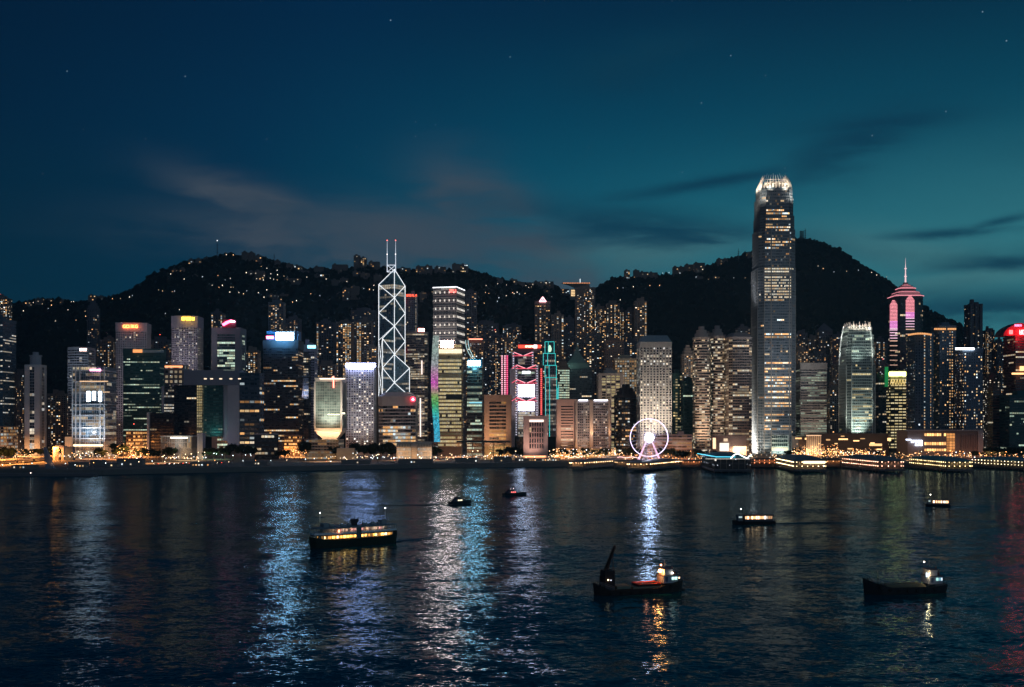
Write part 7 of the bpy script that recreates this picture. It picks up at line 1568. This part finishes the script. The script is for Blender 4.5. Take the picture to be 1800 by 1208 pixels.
# cargo boats
def cargo(A, B_, root, crane, bowleft=True):
    L = (B_-A).length
    if crane: hull(A, B_, 6.4, lambda t: 1.5+2.0*max(0, (.16-t)/.16)**1.5+2.0*max(0, (t-.66)/.34)**.8, lambda t: max(.2, (1-abs(2*t-1)**4)**.5), 'hull', surf((.035, .028, .026), .6), root)
    else: hull(A, B_, 6.2, lambda t: 1.9+2.5*max(0, (.34-t)/.34)**1.5+.5*max(0, (t-.8)/.2), lambda t: max(.1, min(1, (t*5+.05)**.7))*max(.5, (1-max(0, t-.85)**2*14)), 'hull', surf((.022, .024, .028), .6), root)
    def Q(): return Local(A, B_)
    if crane:
        m = Q(); m.box(L*.22, L*.38, -2.1, 2.1, 1.6, 2.4); m.build('hatch_cover', surf((.16, .20, .16)), root)
        m = Q(); m.box(L*.40, L*.74, -2.4, 2.4, 1.5, 2.0); m.build('hold_coaming', surf((.22, .2, .14)), root)
        m = Q(); m.box(L*.462, L*.728, -2.1, 2.1, 2.01, 2.5); m.build('hold_shade', surf((.03, .02, .02)), root)  # dark box painted in for the shade inside the hold
        m = Q()
        for y_ in (-2.2, 2.2): m.box(L*.46, L*.73, y_-.16, y_+.16, 2.55, 2.8)
        m.box(L*.46, L*.475, -2, 2, 2.55, 2.8); m.box(L*.72, L*.73, -2, 2, 2.55, 2.8); m.build('red_hold_frame', surf((.75, .10, .06), .6), root)
        m = Q(); m.box(L*.085, L*.20, -1.7, 1.7, 1.8, 6.8); m.box(L*.07, L*.10, -1.2, 1.2, 1.8, 5.2); m.build('crane_house', surf((.03, .02, .022)), root)
        m = Q()
        p0, p1 = Vector((L*.115, 0, 6.8)), Vector((L*.222, 0, 13.6))
        for y_ in (-.5, .5):
            for o_ in (0, .55): m.tube((p0.x+o_, y_, p0.z), (p1.x+o_*.3, y_*.3, p1.z), .2, 4)
        for i in range(9): q = p0.lerp(p1, i/9); r_ = p0.lerp(p1, (i+1)/9); m.tube((q.x, -.4, q.z), (r_.x+.4, .4, r_.z), .12, 4)
        m.tube((L*.19, 0, 6.6), (p1.x, 0, p1.z), .06, 4); m.tube((L*.215, 0, 6.8), (L*.20, 0, 10.8), .10, 4); m.tube((p1.x, 0, p1.z), (p1.x+.15, 0, p1.z-1.0), .35, 5); m.build('crane_boom', surf((.03, .02, .02)), root)
        for x_, z_, cc_, st, r_ in ((L*.12, 4.3, (1, .75, .45), 5, .22), (L*.152, 4.2, (.8, .85, 1), 2, .16)):
            m = Q(); m.ball((x_, -1.9, z_), r_, 6, 4); m.build('deck_lamp', glow(cc_, st), root)
    s0 = .76 if crane else .78; h0 = 2.6 if crane else 2.6
    m = Q(); m.box(L*s0, L*(s0+.17), -2.2, 2.2, h0, h0+2.1); m.box(L*(s0+.015), L*(s0+.11), -1.9, 1.9, h0+2.1, h0+3.9); m.build('deckhouse', surf((.40, .46, .55)), root)
    m = Q(); m.box(L*(s0-.005), L*(s0+.18), -2.5, 2.5, h0+2.1, h0+2.25); m.box(L*(s0+.005), L*(s0+.125), -2.15, 2.15, h0+3.9, h0+4.05); m.build('deckhouse_roof', surf((.10, .10, .12)), root)
    for k_, cc_, st in ((.085, (.45, .85, .80), 1.1), (.125, (.3, .6, .75), .7)) if not crane else ((.095, (.6, .95, .85), 1.6), (.13, (.6, .95, .85), 1.8)):
        m = Q(); m.box(L*(s0+k_), L*(s0+k_+.03), -2.28, -2.21, h0+.9, h0+1.7); m.build('cabin_window', glow(cc_, st), root)
    m = Q(); m.box(L*(s0+.02), L*(s0+.05), -2.26, -2.21, h0+.4, h0+1.8); m.build('cabin_door', surf((.08, .12, .2)), root)
    m = Q(); m.tube((L*(s0+.05), 0, h0+4), (L*(s0+.05), 0, h0+6.4), .07, 5); m.tube((L*(s0+.05), -1, h0+5.4), (L*(s0+.05), 1, h0+5.4), .05, 4); m.build('mast', surf((.1, .1, .1)), root)
    hz = (lambda t: 1.5+2.0*max(0, (.16-t)/.16)**1.5+2.0*max(0, (t-.66)/.34)**.8) if crane else (lambda t: 1.9+2.5*max(0, (.34-t)/.34)**1.5+.5*max(0, (t-.8)/.2))
    bw = 3.1 if crane else 3.0
    for k in range(7):
        t = .14+k*.115; m = Q(); m.tube((L*t, -bw*1.0-.28, hz(t)-.9), (L*t, -bw*1.0, hz(t)-.9), .42, 10); m.build('tyre_fender', surf((.02, .02, .02), .9), root)
    m = Q(); n_ = 26
    for i in range(n_+1):
        t = .72+.26*i/n_ if i > 12 else .02+.16*i/12; m.tube((L*t, -bw*.86, hz(t)), (L*t, -bw*.86, hz(t)+.9), .035, 4)
    for a_, b_ in ((.02, .18), (.74, .98)):
        for h_ in (.5, .9): m.tube((L*a_, -bw*.86, hz(a_)+h_), (L*b_, -bw*.86, hz(b_)+h_), .03, 4)
    m.build('handrail', surf((.35, .36, .38), .5), root, kind='stuff')
    m = Q(); m.box(L*(s0+.125), L*(s0+.165), -.9, .9, h0+2.1, h0+3.0); m.tube((L*(s0+.145), .3, h0+3), (L*(s0+.145), .3, h0+4.4), .22, 8); m.build('exhaust_stack', surf((.16, .05, .04)), root)
    m = Q()
    for a_ in (.03, .06): m.tube((L*a_, -.8, hz(a_)-.2), (L*a_, -.8, hz(a_)+.5), .16, 6); m.tube((L*a_, .8, hz(a_)-.2), (L*a_, .8, hz(a_)+.5), .16, 6)
    m.build('bollard', surf((.1, .1, .1)), root, kind='stuff')
    return L, s0, h0, Q
A2, B2 = frame(1046, 1046, 1196, 1038); rt = thing('crane_barge', 'dark cargo barge with a slanting crane boom and red hold frame', 'barge', tuple((A2+B2)/2)); L2, s0, h0, Q = cargo(A2, B2, rt, True)
m = Q(); m.ball((L2*.735, -1.2, 6.1), .40, 8, 5); m.build('orange_floodlamp', glow((1, .38, .10), 150), rt); m = Q(); m.tube((L2*.735, -1.2, 3), (L2*.735, -1.2, 5.9), .08, 4); m.build('lamp_post', surf((.3, .2, .15)), rt)
m = Q(); m.ball((L2*.765, -.2, 7.6), .24, 6, 4); m.build('mast_lamp', glow((1, .35, .15), 16), rt); m = Q(); m.ball((L2*.86, -2.3, 5.5), .26, 6, 4); m.box(L2*.85, L2*.875, -2.3, -2.2, 5.3, 5.45); m.build('eave_lamp', glow((1, .85, .62), 9), rt); m = Q(); m.ball((L2*.955, -1.6, 3.9), .22, 6, 4); m.build('stern_lamp', glow((1, .6, .35), 8), rt)
p = A2+(B2-A2).normalized()*L2*.735; light('POINT', (p.x-.8, p.y-1.4, 6.3), 420, (1, .30, .08), rt, size=.3)
q_ = A2+(B2-A2).normalized()*L2*.6; light('POINT', (q_.x, q_.y, 4.4), 90, (1, .3, .15), rt, size=.3)
m = Q(); m.ball((L2*1.035, .6, .0), .75, 8, 5, .5); dg = m.build('buoy', surf((.03, .03, .03)), None, 'small dark round buoy trailing off the crane barge', 'buoy')
A3, B3 = frame(1520, 1044, 1656, 1040); rt = thing('cargo_boat', 'plain dark cargo boat with high pointed bow and lit aft cabin', 'cargo boat', tuple((A3+B3)/2)); L3, s0, h0, Q = cargo(A3, B3, rt, False)
m = Q(); m.prism([(L3*.22, -2.3), (L3*.74, -2.3), (L3*.74, 2.3), (L3*.22, 2.3)], 1.9, 2.6, [(L3*.24, -1.8), (L3*.72, -1.8), (L3*.72, 1.8), (L3*.24, 1.8)]); m.build('hatch_cover', surf((.12, .12, .08)), rt)
m = Q(); m.tube((L3*.165, 0, 2.5), (L3*.165, 0, 6.4), .09, 5); m.tube((L3*.185, .4, 2.5), (L3*.185, .4, 4.2), .07, 5); m.build('foremast', surf((.03, .03, .03)), rt)
m = Q(); m.ball((L3*.765, 0, 8.6), .17, 8, 5); m.build('mast_lamp', glow((1, .8, .62), 22), rt); m = Q(); m.tube((L3*.765, 0, 5), (L3*.765, 0, 8.5), .05, 4); m.build('lamp_mast', surf((.1, .1, .1)), rt); m = Q(); m.ball((L3*.768, -2.0, 5.2), .22, 8, 5); m.build('cabin_lamp', glow((1, .62, .28), 130), rt); m = Q(); m.box(L3*.745, L3*.752, -2.2, -1.8, 4.6, 5.8); m.build('white_lamp', glow((.6, .85, 1), 3), rt); m = Q(); m.box(L3*.935, L3*.945, -2.2, -1.9, 3.5, 4.3); m.build('stern_lamp', glow((.9, .95, 1), 2), rt)
p = A3+(B3-A3).normalized()*L3*.765; light('POINT', (p.x, p.y-3, 4.8), 60, (1, .75, .45), rt, size=.3)
# two dark launches
def launch(px0, y0, px1, y1, label, cc_, hgt, bow_right=True):
    A, B_ = frame(px0, y0, px1, y1); L = (B_-A).length; rt = thing('motor_launch', label, 'launch', tuple((A+B_)/2)); Q = lambda: Local(A, B_)
    hull(A, B_, L*.27, lambda t: hgt*(1+.45*t**2), lambda t: max(.04, min(1, (1-t)*2.6)**.7), 'hull', surf((.02, .03, .04), .4), rt, 14)
    m = Q(); z = hgt*1.05; m.prism([(L*.12, -L*.10), (L*.55, -L*.10), (L*.55, L*.10), (L*.12, L*.10)], z, z+L*.09, [(L*.16, -L*.09), (L*.47, -L*.09), (L*.47, L*.09), (L*.16, L*.09)]); m.build('cabin', surf((.10, .11, .14)), rt)
    m = Q(); m.prism([(L*.18, -L*.07), (L*.44, -L*.07), (L*.44, L*.07), (L*.18, L*.07)], z+L*.09, z+L*.15, [(L*.22, -L*.06), (L*.36, -L*.06), (L*.36, L*.06), (L*.22, L*.06)]); m.tube((L*.26, 0, z+L*.15), (L*.24, 0, z+L*.24), .08, 4); m.build('flybridge', surf((.05, .06, .08)), rt)
    m = Q()
    for a in (.26, .34, .42): m.box(L*a, L*(a+.05), -L*.101, -L*.099-.05, z+L*.02, z+L*.06)
    m.build('cabin_window', glow(cc_, 2.6), rt)
    m = Q(); m.tube((L*.6, 0, hgt*1.2), (L*.98, 0, hgt*1.7), .05, 4); m.box(-.6, 0, -L*.1, L*.1, .3, .5); m.build('rail', surf((.3, .3, .3), .4, .6), rt); return rt, A, B_, L, z
launch(792.5, 888, 828, 885.5, 'dark motor launch heading right with pale cabin windows', (1, .80, .55), 1.9)
rt, A, B_, L, z = launch(886, 871.5, 925, 870, 'dark motor launch with a small red light, farther from the ferry', (1, .16, .16), 1.5)
m = Local(A, B_); m.ball((L*.42, 0, z+L*.17), .22, 6, 4); m.ball((L*.3, 0, z+L*.15), .18, 6, 4); m.build('cabin_lamp', glow((1, .8, .8), 4), rt)
# two small passenger ferries
def small_ferry(px0, y0, px1, y1, label, hz, seed):
    A, B_ = frame(px0, y0, px1, y1); L = (B_-A).length; rt = thing('passenger_boat', label, 'passenger boat', tuple((A+B_)/2)); Q = lambda: Local(A, B_); rg = random.Random(seed)
    hull(A, B_, L*.24, lambda t: hz*(1.0+.5*max(0, .3-t)/.3), lambda t: max(.1, min(1, t*3.4+.05))*(1 if t < .9 else .85), 'hull', surf((.01, .012, .016), .5), rt, 16)
    w = L*.105; m = Q(); m.box(L*.26, L*.96, -w, w, hz, hz+1.0); m.build('cabin_sill', surf((.1, .1, .12)), rt); m = Q(); m.box(L*.24, L*.98, -w*1.1, w*1.1, hz+2.6, hz+2.9); m.build('roof', surf((.05, .05, .06)), rt)
    m = Q(); m.box(L*.28, L*.94, -w*.7, w*.7, hz+1, hz+2.59); m.build('saloon', surf((.4, .3, .22)), rt)
    n = 13
    for i in range(n):
        a = .27+.67*i/n; m = Q(); m.box(L*a, L*(a+.035), -w*.94, -w*.86, hz+1.1, hz+2.4); m.build('cabin_window', glow((1, .55, .28) if rg.random() < .7 else (1, .85, .7), rg.choice([.6, 1.6, 3.2, 5])), rt)
    m = Q(); m.box(L*.11, L*.22, -w*.7, w*.7, hz*1.1, hz+2.7); m.box(L*.10, L*.23, -w*.8, w*.8, hz+2.7, hz+2.9); m.build('wheelhouse', surf((.2, .24, .26)), rt)
    m = Q(); m.box(L*.12, L*.2, -w*.74, -w*.71, hz+1.7, hz+2.4); m.build('wheelhouse_window', glow((.7, .9, .9), .7), rt)
    m = Q(); m.tube((L*.2, 0, hz+2.9), (L*.2, 0, hz+5.6), .07, 5); ms_ = m.build('mast', surf((.3, .3, .3)), rt); m = Q(); m.ball((L*.2, 0, hz+5.8), .24, 6, 4); m.build('mast_lamp', glow((1, .95, .85), 16), ms_); return rt, A, B_, L
small_ferry(1288, 922, 1360, 921, 'mid-sized passenger boat with glowing saloon and wake behind', 1.5, 3)
small_ferry(1627, 890.5, 1670, 891.5, 'smallest passenger boat with a bright lit cabin at the right', 1.2, 4)
A, B_ = frame(58, 836, 76, 836); rt = thing('moored_tug', 'small dark tug moored at the left breakwater with a white lamp', 'tug', tuple((A+B_)/2)); A = A+Vector((0, -14, 0)); B_ = B_+Vector((0, -14, 0)); L = (B_-A).length
hull(A, B_, 4, lambda t: 2+.8*t, lambda t: max(.15, min(1, (1-t)*3)), 'hull', surf((.02, .02, .02)), rt, 10); m = Local(A, B_); m.box(L*.3, L*.65, -1.2, 1.2, 2, 4.6); m.tube((L*.5, 0, 4.6), (L*.5, 0, 8), .12, 5); m.build('wheelhouse', surf((.15, .12, .13)), rt); m = Local(A, B_); m.ball((L*.5, -1.3, 3), .32, 6, 4); m.build('lamp', glow((1, .8, .7), 10), rt)
# wakes: low rolling ridges of disturbed water
def wake(pts, w, label, h=.22):
    m = MB(); P = [(wx(a, H*F/(b-YH)), H*F/(b-YH)) for a, b in pts]; N_ = 26
    for k in (-1, 1):
        prev = None
        for i in range(N_+1):
            t = i/N_*(len(P)-1); j = min(int(t), len(P)-2); f_ = t-j; x = P[j][0]+(P[j+1][0]-P[j][0])*f_; y = P[j][1]+(P[j+1][1]-P[j][1])*f_+k*w*(.3+i/N_*1.6)
            row = [(x, y-.9, .012), (x, y-.3, h*(1-i/N_)+.02), (x, y+.3, h*.8*(1-i/N_)+.02), (x, y+.9, .012)]
            if prev:
                for a in range(3): m.face([prev[a], row[a], row[a+1], prev[a+1]])
            prev = row
    m.build('wake', bpy.data.materials['harbour_water'], label=label, kind='structure', smooth=True)
wake([(1360, 921), (1430, 919), (1540, 920)], 2.2, 'pale wake trailing the mid-sized passenger boat')
wake([(792, 888), (700, 888), (560, 886)], 1.8, 'wake trailing the left motor launch')
wake([(696, 952), (760, 946), (860, 940)], 3, 'wake trailing the large ferry')
wake([(1670, 891), (1720, 890), (1790, 892)], 1.4, 'wake trailing the smallest passenger boat')
